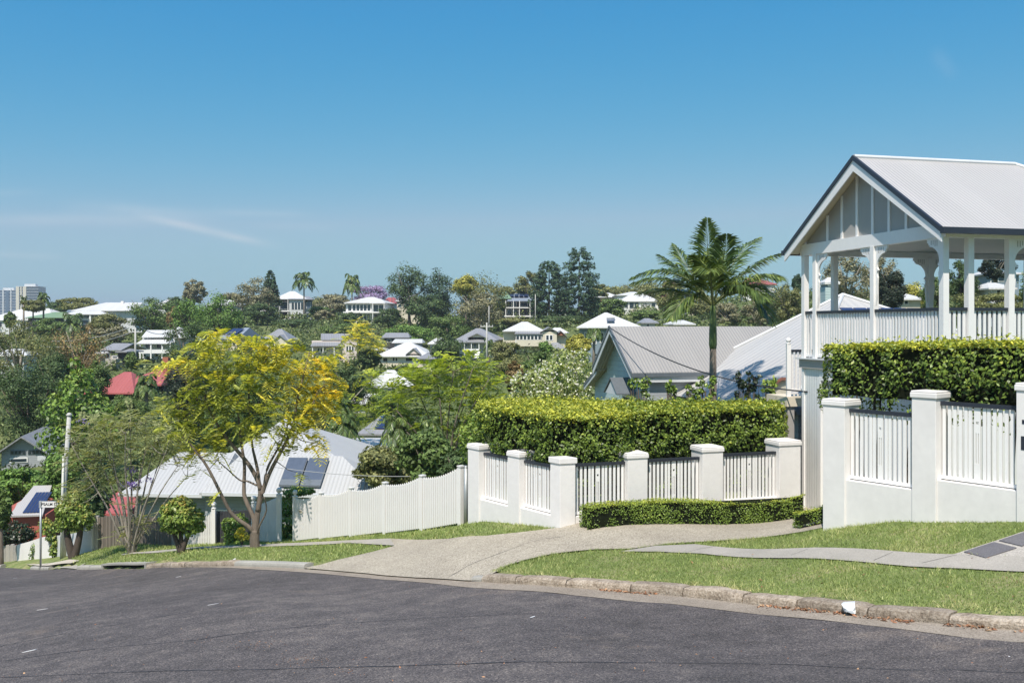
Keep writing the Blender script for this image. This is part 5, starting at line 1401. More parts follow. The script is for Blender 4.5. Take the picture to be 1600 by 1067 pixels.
simple_fence('picket_fence','white picket fence panel rising to a ball topped post right of the yellow tree trunk',[396.5,410,423,436],[788,787,782,776],'white_vinyl',[31.5,31.1,30.7,30.2],(0,3),.09,.03,True)
simple_fence('picket_fence','white picket fence panel sloping down left from a ball topped post beside the round shrub',[285,300,318,334],[815,812,806,797],'white_vinyl',[34.6,34.3,33.9,33.5],(3,),.09,.03,True)
simple_fence('lattice_gate','dark slatted gate between two ball topped white posts behind the green shrub',[335,366,396],[798,798,796],'dark_wall',[34.0,33.2,32.2],None,.16,.03)
simple_fence('paling_fence','old weathered grey paling fence behind the bare stemmed jacaranda',[152,175,205,240,272],[808,805,806,808,811],'old_palings',[37,36.8,36.5,36.2,36],(0,2,4),.14,.025)
simple_fence('rendered_fence','short white rendered wall end left of the old paling fence',[127,138,151],[830,821,816],'white_render',[37.6,37.4,37.1],None,0,.2)
simple_fence('timber_fence','low pale paling fence with brown posts at the far left edge',[-30,1,13,20,34,50],[852,851,853,852,851,849],'fence_grey',[46,44.5,44,43.7,43,42.4],(1,2,3,4),.2,.03)
simple_fence('rendered_fence','low white curving garden wall behind the street sign',[34,55,73,92],[850,844,838,838],'white_render',[43,42,41,40.3],None,0,.2)
simple_fence('rendered_fence','grey green side wall between the old paling fence and the two stemmed tree',[92,110,127],[836,834,831],'pale_wall',[40.3,39.0,37.7],None,0,.15)

# street sign
g = hitY(63.5,37.2); root = thing('street_sign', 'white street name sign reading PSALM ST on a grey pole', 'street sign', g)
m = MB(); m.tube([(0,0,-.2),(0,0,2.42)], .038, 10); m.build('pole', 'galvanised', root, True)
m = MB(); m.box(.03,.68,-.015,.015,2.30,2.52)
pl = m.build('sign_plate', 'white_paint', root)
m = MB(); m.box(.02,.69,-.02,.02,2.52,2.535); m.box(.02,.69,-.02,.02,2.285,2.30); m.box(-.045,.04,-.045,.045,2.28,2.54); m.build('sign_frame', 'aluminium', root)
cu = bpy.data.curves.new('txt', 'FONT'); cu.body = 'PSALM ST'; cu.size = .15; cu.extrude = .002; cu.align_x = 'CENTER'; cu.align_y = 'CENTER'; cu.offset = .003
to = bpy.data.objects.new('txt', cu); col.objects.link(to); bpy.context.view_layer.update()
me = bpy.data.meshes.new_from_object(to.evaluated_get(bpy.context.evaluated_depsgraph_get())); bpy.data.objects.remove(to)
me.transform(Matrix.Translation((.355,-.019,2.41)) @ Matrix.Rotation(R(90),4,'X')); me.materials.clear(); me.materials.append(MATS['number_ink'])
link('lettering', me, pl)
# power pole
g = hitY(99.5,38.4); root = thing('power_pole', 'pale timber power pole with white conduit beside the street sign', 'pole', g)
ht = -(650-HY)/F*38.4-g.z
m = MB(); m.tube([(0,0,-.3),(.02,0,ht*.5),(.22,0,ht)], [.10,.09,.08], 12); m.build('pole', 'concrete_pole', root, True)
m = MB(); m.tube([(-.06,-.10,-.2),(-.01,-.12,ht*.35),(.05,-.12,ht*.72)], .05, 8); m.build('conduit', 'pole_paint', root, True)
m = MB(); m.lathe((.22,0,ht), [(.10,0),(.115,.05),(.07,.12),(.01,.14)], 10); m.build('cap', 'concrete_pole', root, True)
def pole(label, px, top, bot, Y, r=.14, arms=True, mat='concrete_pole'):
    X = (px-800)/F*Y; zb = -(bot-HY)/F*Y; zt = -(top-HY)/F*Y
    root = thing('power_pole', label, 'pole', (X,Y,zb))
    m = MB(); m.tube([(0,0,-1),(0,0,zt-zb)], [r,r*.75], 8); m.build('pole', mat, root, True)
    if arms:
        m = MB(); m.box(-1.0,1.0,-.06,.06,zt-zb-.7,zt-zb-.55); a = m.build('crossarm', mat, root)
        m = MB()
        for x in (-.9,-.4,.4,.9): m.lathe((x,0,zt-zb-.55), [(.05,0),(.07,.08),(.03,.16)], 6)
        m.build('insulator', 'white_paint', a)
    return Vector((X,Y,zt-.6))
pa = pole('tall grey power pole left of the white verandah house on the slope', 211.5,512,572,140,.17)
pb = pole('thin pale pole in front of the grey cottage in mid valley', 760.5,504,570,150,.15)
pole('slim pole rising left of the cream verandah house',764,478,512,210,.12,False)
pole('slim light pole in front of the dark verandah house on the ridge',836.5,460,505,225,.12,False)
pole('slim pole rising before the cream verandah house',806,530,566,140,.10,False)
pole('thin mast above the red tiled roof on the ridge',612.5,446,476,272,.10,False,'gunmetal')
pole('slim pole left of the white gabled street-level house group in the valley',300,470,512,240,.10,False)
pole('white post standing in the shrubs above the white picket fence',588,704,738,55,.07,False,'white_paint')
def wire(label, a, b, sag, r, mat='wire'):
    m = MB(); pts = [Vector(a).lerp(Vector(b), i/24)-UP*sag*4*(i/24)*(1-i/24) for i in range(25)]
    m.tube(pts, r, 5); o = m.build('overhead_wire', mat); tag(o, label, 'wire'); return o
wire('upper pale wire running left from the grey power pole on the slope', pa+Vector((-.9,0,.6)), P(66,532,170), .8, .05, 'wire_pale')
wire('lower pale wire running left from the grey power pole on the slope', pa+Vector((-.4,0,0)), P(60,540,170), 1.0, .05, 'wire_pale')
wire('pale wire running right from the grey power pole to the white verandah house', pa+Vector((.9,0,.6)), P(262,520,150), .5, .05, 'wire_pale')
wire('dark cable sagging across the grey gable roof to the white house', P(950,510,32.6), P(1262,612,22.6), .42, .018)
wire('thin pale wire crossing in front of the white corrugated roof', P(320,708,38), P(640,744,36), .25, .012, 'wire_pale')
wire('faint wire across the right ridge below the white bungalow', P(938,511,150), P(1075,489,170), .5, .05, 'wire_pale')

# ------------------------------------------------------------------ far foliage kinds (unit crowns: width 1, height 1)
def crown_points(kind, seed, n):
    r = np.random.default_rng(seed); C = []; B = []
    def blob(c, rad, cnt, squash=.8, fill=.35):
        d = norm(r.normal(size=(cnt,3))); q = rad*(fill+(1-fill)*r.random(cnt))[:,None]
        p = d*q; p[:,2] *= squash; C.append(p+np.array(c)); B.append(np.concatenate([d, np.full((cnt,1), 0)],1)[:, :3])
    if kind in ('broad','dome','gum','column','umbrella','sparse'):
        nb = dict(broad=44, dome=48, gum=38, column=34, umbrella=34, sparse=40)[kind]
        cs = []
        while len(cs) < nb:
            p = r.uniform(-1,1,3); L = np.linalg.norm(p)
            if L > 1: continue
            if kind == 'dome' and (p[2] < -.1 and r.random() < .85): continue
            if kind == 'broad' and L < .45 and r.random() < .6: continue
            cs.append(p)
        rad = dict(broad=.15, dome=.13, gum=.125, column=.17, umbrella=.13, sparse=.11)[kind]
        for p in cs:
            c = np.array([p[0]*.40, p[1]*.40, .5+p[2]*.38])
            if kind == 'dome': c[2] = .25+max(p[2],-.1)*.62; 
            if kind == 'column': c[:2] *= 1.0-.5*abs(c[2]-.4)
            if kind == 'umbrella': c = np.array([p[0]*.43, p[1]*.43, .66+p[2]*.16+.14*(1-p[0]**2-p[1]**2)])
            if kind == 'gum': c = np.array([p[0]*.40, p[1]*.40, .52+p[2]*.40])
            rr_ = rad*(.65+.7*r.random())
            blob(c, rr_, n//nb, .75 if kind != 'gum' else .9, .3)
            if kind in ('gum','sparse') and r.random() < .4: blob(c-np.array([0,0,.07]), rr_*.6, n//nb//3, 1.2)
    elif kind in ('bunya','hoop'):
        tiers = 22
        for t in range(tiers):
            h = .04+.93*t/(tiers-1)
            if kind == 'bunya': w = .46*math.sqrt(max(0,1-((h-.35)/.66)**2)) if h > .35 else .34+.30*h
            else: w = .42*(1-h)**.75+.05
            if kind == 'bunya' and r.random() < .12: w *= .6
            nbr = max(4, int(11*w/.45)+2)
            for b in range(nbr):
                a = 2*math.pi*(b+r.random())/nbr; L = w*(.8+.3*r.random()); zz = h-(.05 if kind == 'bunya' else .0)*L/.4+r.normal()*.012
                k = 4 if L > .2 else 2
                for q in range(k):
                    f = (.40+.6*(q+1)/k)
                    if kind == 'hoop': f = .3+.7*(q+1)/k
                    blob((math.cos(a)*L*f, math.sin(a)*L*f, zz-(f-.5)*.03), .038+.02*r.random(), max(4, n//(tiers*26)), .65)
    C = np.concatenate(C); B = np.concatenate(B)
    return C, B
_crowns = {}
def crown_mesh(kind, seed, n, leaf, w, h):
    key = (kind, seed, n, round(leaf/w, 3), round(h/w, 1))
    if key in _crowns: return _crowns[key]
    r = np.random.default_rng(seed+99)
    C, B = crown_points(kind, seed, n)
    out = np.stack([C[:,0],C[:,1],(C[:,2]-.45)],1)
    Nn = B*.9+norm(out)*.5+np.array([0,0,.35])+r.normal(size=C.shape)*.55
    # build in true proportions, then squash back to unit
    asp = h/w
    Cs = C*np.array([1,1,asp])
    V = leaf_polys(Cs, Nn, leaf/w*(.6+.8*r.random(len(C))), .6, r)/np.array([1,1,asp])
    nz = np.array([noise.noise(Vector(c*3.5)) for c in C])
    T = np.clip(.42+.30*nz+r.normal(size=len(C))*.12, 0, 1)
    me = quads_mesh('crown_'+kind, 'leaf_far', V, 4, T); _crowns[key] = me; return me
def trunk_mesh(kind, seed, w, h, th, mat, base=0.0):
    """trunk from -th (ground) to inside the crown (h)"""
    rr_ = random.Random(seed); m = MB(); r0 = max(.10, .022*w+.010*(h+th))
    top = h*(.92 if kind in ('bunya','hoop','column') else .62)
    lx, ly = rr_.uniform(-.05,.05)*w, rr_.uniform(-.05,.05)*w
    if kind in ('bunya','hoop'): lx = ly = 0
    m.tube([(0,0,-th-.8),(0,0,-th*.5),(lx*.5,ly*.5,h*.1),(lx,ly,top)], [r0*1.3,r0,r0*.8,r0*.22], 8)
    if kind not in ('bunya','hoop'):
        for k in range(9 if kind in ('gum','sparse') else 6):
            a = rr_.uniform(0,2*math.pi); z0 = h*rr_.uniform(-.02,.35); L = w*rr_.uniform(.25,.42); z1 = h*rr_.uniform(.35,.9)
            m.tube([(lx*.3,ly*.3,z0),(math.cos(a)*L*.45,math.sin(a)*L*.45,(z0+z1)*.55),(math.cos(a)*L,math.sin(a)*L,z1)], [r0*.5,r0*.3,r0*.1], 5)
    return m
def far_tree(kind, label, px, top, bot, wpx, Y, colr, seed=None, name='broadleaf_tree', cat='tree', n=None, leaf=None, bark='bark', group=None, nl=None):
    seed = seed if seed is not None else int(px) % 5
    k = Y/F; w = wpx*k; X = (px-800)*k; zt = -(top-HY)*k; zb = -(bot-HY)*k; g = gz(X, Y); h = zt-zb
    if kind == 'broad': zb -= .22*h
    elif kind in ('gum','column','dome','umbrella'): zb -= .08*h
    h = zt-zb
    if zb < g: zb = g; h = zt-zb
    root = thing(name, label, cat, (X,Y,g), 0, group)
    n = n or int(min(15000, max(4200, 9000*(wpx/55)*((bot-top)/60))))
    n = int(round(n/3000)*3000) or 3000
    leaf = leaf or max(.16, .0019*Y*.9)
    leaf = max(leaf, w*.017)
    me = crown_mesh(kind, seed % 4, n, leaf, w, h)
    o = link('crown', me, root); o.location = (0,0,zb-g); o.scale = (w*1.14,w*1.14,h*1.04); o.rotation_euler.z = (seed*1.7+px*.37) % 6.28
    o.color = (*colr, 1)
    m = trunk_mesh(kind, seed, w, h, zb-g, bark); t = m.build('trunk', bark, root, True); t.location = (0,0,zb-g)
    return root

# palms
def frond(curve, width, nl, r, droop=.35, leafw=.035, stiff=.6, taper=.75):
    """curve: 3 control points (Bezier); returns leaflets as quads"""
    p0, p1, p2 = [np.array(p, float) for p in curve]; V = []
    def bz(t): return (1-t)**2*p0+2*t*(1-t)*p1+t*t*p2
    for i in range(nl):
        t = .14+.86*i/(nl-1); c = bz(t); tg = norm(bz(min(t+.03,1.0))-bz(t-.03)) if t < 1 else norm(bz(1)-bz(.95))
        side = np.cross(tg, [0,0,1]); 
        if np.linalg.norm(side) < .15: side = np.cross(tg, [1,0,0])
        side = norm(side); upv = np.cross(side, tg)
        L = width*(math.sin(math.pi*min(1,(.10+.88*t**.8)))**.5)*(1-.45*t**4)
        for sg in (-1,1):
            d = norm(side*sg*(.75+.1*r.random())+tg*stiff*(.7+.5*t)+upv*(.18)+r.normal(size=3)*.07)
            tip = c+d*L; tip[2] -= droop*L*(.6+.6*r.random()); midp = c+d*L*.5; midp[2] -= droop*L*.12
            wv = norm(np.cross(d, upv+r.normal(size=3)*.3))*leafw*.5
            V.append([c-wv*.6, midp-wv, tip, midp+wv][:4])
    return np.array(V)
def palm_root(name, label, cpos, fronds, rg, width, nl, mat='leaf_palm', leafw=.04, droop=.35, cat='palm', trunk_r=.16, shaft=0.0, group=None, seed=1, stiff=.6):
    r = np.random.default_rng(seed); c = Vector(cpos); g = gz(c.x,c.y)
    root = thing(name, label, cat, (c.x,c.y,g), 0, group); h = c.z-g
    for i, (tip, ctrl, wf) in enumerate(fronds):
        V = frond([(0,0,0), ctrl, tip], width*wf, nl, r, droop, leafw, stiff)
        m = MB(); pts = []
        for q in range(9):
            t = q/8; pts.append(tuple((1-t)**2*0+2*t*(1-t)*np.array(ctrl)+t*t*np.array(tip)))
        m.tube(pts, [rg*(1-.8*q/8) for q in range(9)], 4)
        T = np.clip(.35+.3*r.random()+r.normal(size=len(V))*.12, 0, 1)
        me = quads_mesh('frond', mat, V, 4, T); f = link('frond', me, root); f.location = (0,0,h)
        s = m.build('midrib', 'leaf_rib', f); 
    m = MB(); m.tube([(0,0,-.6),(0,0,h*.5),(0,0,h-shaft*.98)], [trunk_r*1.25,trunk_r,trunk_r*.85], 12); m.build('trunk', 'bark_palm', root, True)
    if shaft:
        m = MB(); m.lathe((0,0,h-shaft), [(trunk_r*.87,0),(trunk_r*1.05,.12),(trunk_r*1.02,shaft*.35),(trunk_r*.8,shaft*.8),(trunk_r*.55,shaft*1.03)], 12); m.build('crownshaft', 'crownshaft', root, True)
    return root
plain('leaf_rib', (.17,.19,.07), .5)
def px_frond(cx, cy, Y, ctrl, tip, dc=0, dt=0):
    k = Y/F
    return (((tip[0]-cx)*k, dt, -(tip[1]-cy)*k), ((ctrl[0]-cx)*k, dc, -(ctrl[1]-cy)*k), 1.0)
cx, cy, Yp_ = 1114, 478, 26.8
FR = [((1104,400),(1099,346),.0,-.5),((1086,420),(1064,377),.9,1.2),((1072,425),(1036,396),.3,.7),((1060,402),(984,436),-.3,-.6),((1068,418),(996,440),.7,1.2),
      ((1075,440),(1010,455),.8,1.9),((1150,395),(1198,368),.6,.9),((1160,415),(1212,399),-.3,-.4),((1185,405),(1202,488),.4,.6),((1165,420),(1196,440),-.9,-1.5),
      ((1096,410),(1088,430),-1.1,-1.9),((1160,425),(1190,505),-.6,-1.1),((1072,440),(1040,498),-.3,-.9),((1150,430),(1170,470),-1.0,-1.7),((1128,400),(1140,378),1.3,1.9),((1098,420),(1075,405),-1.0,-1.2),((1130,400),(1125,372),-.3,-.8)]
palm_root('king_palm','tall palm with green crownshaft rising in front of the grey gable roof', P(cx,cy,Yp_), [px_frond(cx,cy,Yp_,c,t,dc,dt) for c,t,dc,dt in FR], .026, .95, 72, leafw=.05, droop=.45, stiff=.95, trunk_r=.108, shaft=1.2, seed=5)
def far_palm(label, px, top, bot, wpx, Y, name='palm_tree', nf=14, droop=.4, seed=1, mat='leaf_palm', trunk_r=.22, curl=.9, nl=20):
    """crown box given by top/bot/width in pixels; trunk to the ground"""
    k = Y/F; w = wpx*k; cy = top+(bot-top)*.55; c = P(px,cy,Y); r = random.Random(seed); fr = []
    hu = (cy-top)*k; hd = (bot-cy)*k
    for i in range(nf):
        a = 2*math.pi*(i+.5*r.random())/nf; lay = (i*7 % nf)/nf
        up = hu*(1.5*lay+.35); L = w*.5*(1-.35*lay); tipz = hu*(2.0*lay-1.0)*.9 if lay > .55 else -hd*(1-lay)
        fr.append(((math.cos(a)*L,math.sin(a)*L,tipz),(math.cos(a)*L*.55,math.sin(a)*L*.55,max(up,tipz+.2)*curl+.15*L),1))
    return palm_root(name,label,c,fr,.02*w**.5,w*.20,nl,mat,max(.05,.0016*Y),droop,'palm',trunk_r,0,None,seed)

# ------------------------------------------------------------------ near feathery trees
def spray_polys(P0, d, L, r, pinn=8, w=.13, lw=.05, droop=.25):
    """a flat feathery leaf: pinnae on both sides of a rachis"""
    V = []
    up = np.array([0,0,1.0]); side = norm(np.cross(d, up)+1e-6)
    for i in range(pinn):
        t = .15+.85*i/(pinn-1); c = P0+d*L*t; c = c-up*droop*L*t*t
        ll = w*math.sin(math.pi*(.12+.8*t))**.6
        for s in (-1,1):
            q = norm(side*s+d*.55-up*.12+r.normal(size=3)*.08)*ll; wv = d*lw*.5
            V.append([c-wv, c+q*.6-wv*.7-up*.01, c+q-up*.05*ll, c+q*.6+wv*.7])
    return V
def limb_mesh(m, pts, r0, r1, seg=7):
    n = len(pts); m.tube(pts, [r0+(r1-r0)*i/(n-1) for i in range(n)], seg)
def smooth_pts(pts, k=3):
    out = []; pts = [Vector(p) for p in pts]
    for i in range(len(pts)-1):
        p0 = pts[max(i-1,0)]; p1 = pts[i]; p2 = pts[i+1]; p3 = pts[min(i+2,len(pts)-1)]
        for j in range(k):
            t = j/k; out.append(.5*((2*p1)+(p2-p0)*t+(2*p0-5*p1+4*p2-p3)*t*t+(3*p1-p0-3*p2+p3)*t**3))
    out.append(pts[-1]); return out
def feather_tree(name, label, base_px, Y, limbs, clumps, mat, bark, cat='tree', L=.5, w=.16, lw=.05, pinn=8, dens=1.0, seed=1, twigs=True, petals=None, droop=.25, depth=1.0):
    r = np.random.default_rng(seed); rr_ = random.Random(seed); k = Y/F
    bx = (base_px-800)*k; g = gz(bx, Y)+(LIFT if Y < 40 else 0); root = thing(name, label, cat, (bx,Y,g)); off = root.location
    m = MB(off); ends = []
    for pts, r0, r1, dd in limbs:
        r0 *= .72; r1 *= .8
        n = len(pts); W = []
        for i, p in enumerate(pts):
            q = P(p[0],p[1],Y); q.y += dd*i/(n-1)*k*55*depth; q *= 1; W.append(q)
        W = smooth_pts(W, 4); limb_mesh(m, W, r0, r1); ends += W[len(W)//3:]
    V = []; T = []; TW = MB(off)
    ends_a = np.array([tuple(e) for e in ends])
    for (px, py, rx, ry, tint, cnt) in clumps:
        for i in range(int(cnt*dens)):
            q = r.normal(size=3)*.50; q /= max(1, np.linalg.norm(q))
            c = np.array(P(px+q[0]*rx, py+q[1]*ry, Y)); c[1] += q[2]*rx*k*1.1
            away = c-np.array([bx, Y, c[2]])+1e-4; a = r.uniform(0,2*math.pi)
            d = norm(np.array([math.cos(a),math.sin(a),r.uniform(-.6,.9)])+norm(away)*.45)
            V += spray_polys(c, d, L*r.uniform(.6,1.2), r, pinn, w*r.uniform(.7,1.15), lw, droop)
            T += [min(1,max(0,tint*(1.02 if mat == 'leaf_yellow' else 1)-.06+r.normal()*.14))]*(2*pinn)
            if twigs and i % 7 == 0:
                e = ends_a[np.argmin(((ends_a-c)**2).sum(1))]; e = Vector(e); cc = Vector(c); md = e.lerp(cc,.5)+Vector((0,0,-.08))
                TW.tube([e,md,cc], [.014,.009,.004], 4)
    V = np.array(V)-np.array(off)
    m.add([Vector(v)+off for v in TW.v], TW.f); m.build('trunk', bark, root, True)
    link('crown', quads_mesh('crown', mat, V, 4, T), root)
    if petals:
        V = []; 
        for (px, py, rx, ry, cnt, pm) in petals:
            n = cnt; q = r.normal(size=(n,3))*.45; C = np.array([P(px+a[0]*rx, py+a[1]*ry, Y) for a in q]); C[:,1] += q[:,2]*rx*k
            me = quads_mesh('blossom', pm, leaf_polys(C, r.normal(size=(n,3)), np.full(n,.0038*Y*.55), .8, r)-np.array(off), 4, r.random(n)); link('blossom', me, root)
    return root
yl = [([(399,858),(398,845),(399,828)],.21,.17,0),([(398,835),(390,822),(366,802),(352,774),(330,727),(312,700),(298,680)],.10,.03,-.5),
      ([(397,828),(396,811),(382,781),(379,765),(379,730),(375,705),(371,684),(366,640),(360,590)],.11,.025,.4),
      ([(400,832),(401,811),(404,792),(406,762),(390,729),(366,700),(350,680),(330,650),(318,620)],.14,.03,.1),
      ([(403,798),(409,774),(417,751),(428,727),(448,691),(461,660),(468,620),(478,585),(487,550)],.11,.02,-.3),
      ([(406,765),(402,740),(395,715),(390,699),(385,660),(381,600),(384,560),(380,530)],.075,.015,.7),
      ([(402,836),(408,820),(422,793),(421,770)],.05,.015,-.6),([(401,758),(385,752),(372,751),(352,735),(334,721)],.045,.015,.3),
      ([(412,765),(415,735),(425,712),(436,690),(442,665),(440,630),(430,600)],.06,.015,.9),([(462,655),(485,640),(500,612),(512,600)],.035,.012,-.5),
      ([(318,640),(300,610),(280,580),(262,566)],.035,.01,-.3),([(383,600),(410,570),(420,545)],.03,.01,.2),([(384,640),(410,630),(445,600)],.03,.01,.6),([(303,690),(288,650),(275,640)],.03,.01,.3)]
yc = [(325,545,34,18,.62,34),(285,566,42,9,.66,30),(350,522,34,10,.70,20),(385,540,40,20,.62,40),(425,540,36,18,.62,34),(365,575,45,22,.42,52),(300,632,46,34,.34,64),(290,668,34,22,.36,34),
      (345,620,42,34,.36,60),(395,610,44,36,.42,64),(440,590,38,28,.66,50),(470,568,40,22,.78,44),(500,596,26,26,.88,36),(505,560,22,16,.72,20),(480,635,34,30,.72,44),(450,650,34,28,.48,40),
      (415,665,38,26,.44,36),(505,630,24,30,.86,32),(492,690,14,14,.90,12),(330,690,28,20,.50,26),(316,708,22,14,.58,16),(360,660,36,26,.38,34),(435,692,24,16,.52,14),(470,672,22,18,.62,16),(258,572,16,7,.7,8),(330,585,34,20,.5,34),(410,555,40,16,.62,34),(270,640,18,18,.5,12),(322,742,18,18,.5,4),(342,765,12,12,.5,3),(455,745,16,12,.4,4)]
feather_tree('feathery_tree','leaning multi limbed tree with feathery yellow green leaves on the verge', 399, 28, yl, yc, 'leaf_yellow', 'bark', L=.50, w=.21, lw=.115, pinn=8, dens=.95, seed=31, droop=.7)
# jacaranda, half bare, far left verge
jl = []
rj = random.Random(9)
for i, (tx, ty) in enumerate([(128,690),(145,668),(160,655),(178,668),(195,650),(212,672),(225,650),(240,668),(256,690),(272,705),(285,725),(118,715),(205,700),(232,700),(290,745)]):
    mx = 205+(tx-205)*.38; my = 863+(ty-863)*.42
    jl.append(([(205+rj.uniform(-6,6),864),(205+(mx-205)*.4,840),(mx,my),((mx+tx)/2+rj.uniform(-5,5),(my+ty)/2),(tx,ty)],.075,.012,rj.uniform(-.9,.9)))
jc = [(150,672,42,24,.55,44),(200,660,48,22,.6,54),(248,680,42,24,.6,44),(128,712,30,26,.45,30),(180,705,44,24,.4,36),(235,712,36,20,.5,20),(280,712,28,20,.5,16),(160,745,30,26,.35,22),(128,765,24,26,.35,16),(270,690,24,16,.6,14),(205,780,22,20,.3,8),(215,810,14,20,.3,8),(190,835,12,14,.3,6)]
feather_tree('jacaranda_tree','half bare jacaranda with many pale stems and few purple flowers before the paling fence', 205, 33, jl, jc, 'leaf_bare', 'bark_pale', L=.55, w=.16, lw=.06, pinn=8, dens=2.5, seed=41, petals=[(200,758,14,7,90,'petal_purple'),(214,755,9,7,60,'petal_purple'),(205,735,10,8,50,'petal_purple'),(128,657,9,5,30,'petal_purple'),(232,748,7,5,25,'petal_purple')], droop=.2)
# fern-leaved trees in the valley
tl = []
for tx, ty in [(625,640),(650,605),(680,590),(710,580),(740,575),(765,590),(780,610),(640,670),(690,620),(730,620)]:
    mx = 695+(tx-695)*.4; my = 740+(ty-740)*.5
    tl.append(([(695,760),(695+(mx-695)*.5,715),(mx,my),(tx,ty)],.15,.03,rj.uniform(-.8,.8)))
tc = [(650,590,36,24,.42,60),(690,575,40,18,.5,60),(730,568,34,18,.45,50),(765,595,28,24,.5,50),(640,630,36,28,.32,54),(685,615,42,30,.40,74),(735,610,40,28,.55,74),(770,630,20,22,.45,28),(660,665,32,24,.28,40),(705,655,34,24,.34,40),(745,650,30,20,.5,34),(620,610,20,18,.45,24),(625,655,16,16,.3,14)]
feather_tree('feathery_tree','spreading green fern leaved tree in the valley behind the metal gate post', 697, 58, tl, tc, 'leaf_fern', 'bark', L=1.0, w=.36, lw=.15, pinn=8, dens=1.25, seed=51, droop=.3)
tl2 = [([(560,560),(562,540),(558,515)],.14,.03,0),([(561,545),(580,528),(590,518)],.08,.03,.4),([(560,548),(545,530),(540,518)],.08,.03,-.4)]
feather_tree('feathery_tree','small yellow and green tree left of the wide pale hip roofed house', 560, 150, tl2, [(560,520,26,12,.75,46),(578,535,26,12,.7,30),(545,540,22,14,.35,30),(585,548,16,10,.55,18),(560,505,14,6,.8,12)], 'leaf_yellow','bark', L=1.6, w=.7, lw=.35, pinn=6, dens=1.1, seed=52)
feather_tree('feathery_tree','thin branched tree with yellow tips left of the fern leaved tree', 555, 62, [([(556,700),(540,660),(548,630),(566,608),(582,590)],.12,.02,0),([(545,655),(530,640),(505,632)],.05,.015,.2),([(548,632),(575,620),(590,600)],.05,.015,-.3)], [(575,590,22,14,.7,26),(590,615,18,18,.45,24),(560,640,26,18,.35,26),(540,625,18,14,.4,14),(585,650,18,12,.6,14),(556,665,24,18,.3,24)], 'leaf_fern','bark_pale', L=.9, w=.32, lw=.13, pinn=7, dens=1.3, seed=53)

# near shrubs from leaf clouds
def shrub(name, label, base_px, Y, blobs, mat, leaf, cat='shrub', stems=(), bark='bark_dark', dens=500, seed=1, petals=None, lift=LIFT, tint=.45):
    r = np.random.default_rng(seed); k = Y/F; bx = (base_px-800)*k; g = gz(bx,Y)+lift; root = thing(name,label,cat,(bx,Y,g)); off = np.array(root.location)
    C = []; Nn = []; T = []
    for (px, py, rx, ry) in blobs:
        rx_, ry_ = rx*k, ry*k; area = 4*math.pi*((rx_*rx_+2*rx_*ry_)/3); n = int(area*dens)
        d = norm(r.normal(size=(n,3))); nz = np.array([noise.noise(Vector(tuple(q*2.6+px))) for q in d])
        c = np.array(P(px,py,Y)); R_ = np.array([rx_,rx_*.9,ry_])
        q = d*R_*(1+.42*nz-abs(r.normal(size=n))*.16)[:,None]
        keep = r.random(n) < np.clip(.8+nz*.6,.15,1)
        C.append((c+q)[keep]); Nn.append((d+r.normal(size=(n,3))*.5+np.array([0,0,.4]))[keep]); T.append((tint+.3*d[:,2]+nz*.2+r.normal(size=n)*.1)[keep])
    C = np.concatenate(C); Nn = np.concatenate(Nn); T = np.clip(np.concatenate(T),0,1)
    link('foliage', quads_mesh('foliage', mat, leaf_polys(C,Nn,leaf*(.7+.6*r.random(len(C))),.55,r)-off, 4, T), root)
    m = MB(off)
    for pts, r0, r1 in stems:
        W = [P(p[0],p[1],Y) for p in pts]; limb_mesh(m, smooth_pts(W,3), r0, r1, 7)
    if not stems:
        c = P(base_px, blobs[0][1], Y); m.tube([Vector((bx,Y,g-.3)), c], [.03,.015], 6)
        for (px, py, rx, ry) in blobs: m.tube([Vector((bx,Y,g)), P(px,py,Y)], [.014,.006], 5)
    m.build('stem', bark, root, True)
    if petals:
        n, sz, pm = petals; ii = r.choice(len(C), n); 
        link('blossom', quads_mesh('blossom', pm, leaf_polys(C[ii]+r.normal(size=(n,3))*.06, r.normal(size=(n,3))+np.array([0,-.6,.6]), np.full(n,sz), .9, r)-off, 4, r.random(n)), root)
    return root
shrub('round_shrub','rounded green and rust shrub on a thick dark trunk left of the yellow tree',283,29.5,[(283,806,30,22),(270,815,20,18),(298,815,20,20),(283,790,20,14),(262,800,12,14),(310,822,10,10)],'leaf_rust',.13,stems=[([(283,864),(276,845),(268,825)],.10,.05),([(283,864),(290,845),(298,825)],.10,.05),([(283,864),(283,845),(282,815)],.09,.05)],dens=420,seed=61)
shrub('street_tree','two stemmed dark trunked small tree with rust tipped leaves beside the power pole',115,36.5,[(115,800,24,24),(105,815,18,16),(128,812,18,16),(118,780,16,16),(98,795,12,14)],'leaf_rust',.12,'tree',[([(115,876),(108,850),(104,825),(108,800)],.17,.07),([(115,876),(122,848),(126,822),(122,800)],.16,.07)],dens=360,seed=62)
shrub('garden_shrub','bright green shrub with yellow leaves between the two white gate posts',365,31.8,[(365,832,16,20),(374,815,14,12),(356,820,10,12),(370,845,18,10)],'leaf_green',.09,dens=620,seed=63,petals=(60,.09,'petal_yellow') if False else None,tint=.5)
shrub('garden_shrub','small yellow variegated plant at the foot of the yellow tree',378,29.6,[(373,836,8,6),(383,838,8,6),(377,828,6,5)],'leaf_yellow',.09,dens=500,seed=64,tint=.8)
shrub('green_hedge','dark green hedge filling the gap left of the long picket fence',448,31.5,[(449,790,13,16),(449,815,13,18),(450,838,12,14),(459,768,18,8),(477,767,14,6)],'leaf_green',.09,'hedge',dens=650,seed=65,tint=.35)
shrub('dark_shrub','nearly black rounded bush behind the low fence at far left',27,44.5,[(27,835,24,18),(15,842,15,12),(42,838,12,14)],'leaf_dark',.13,dens=330,seed=66,tint=.3)
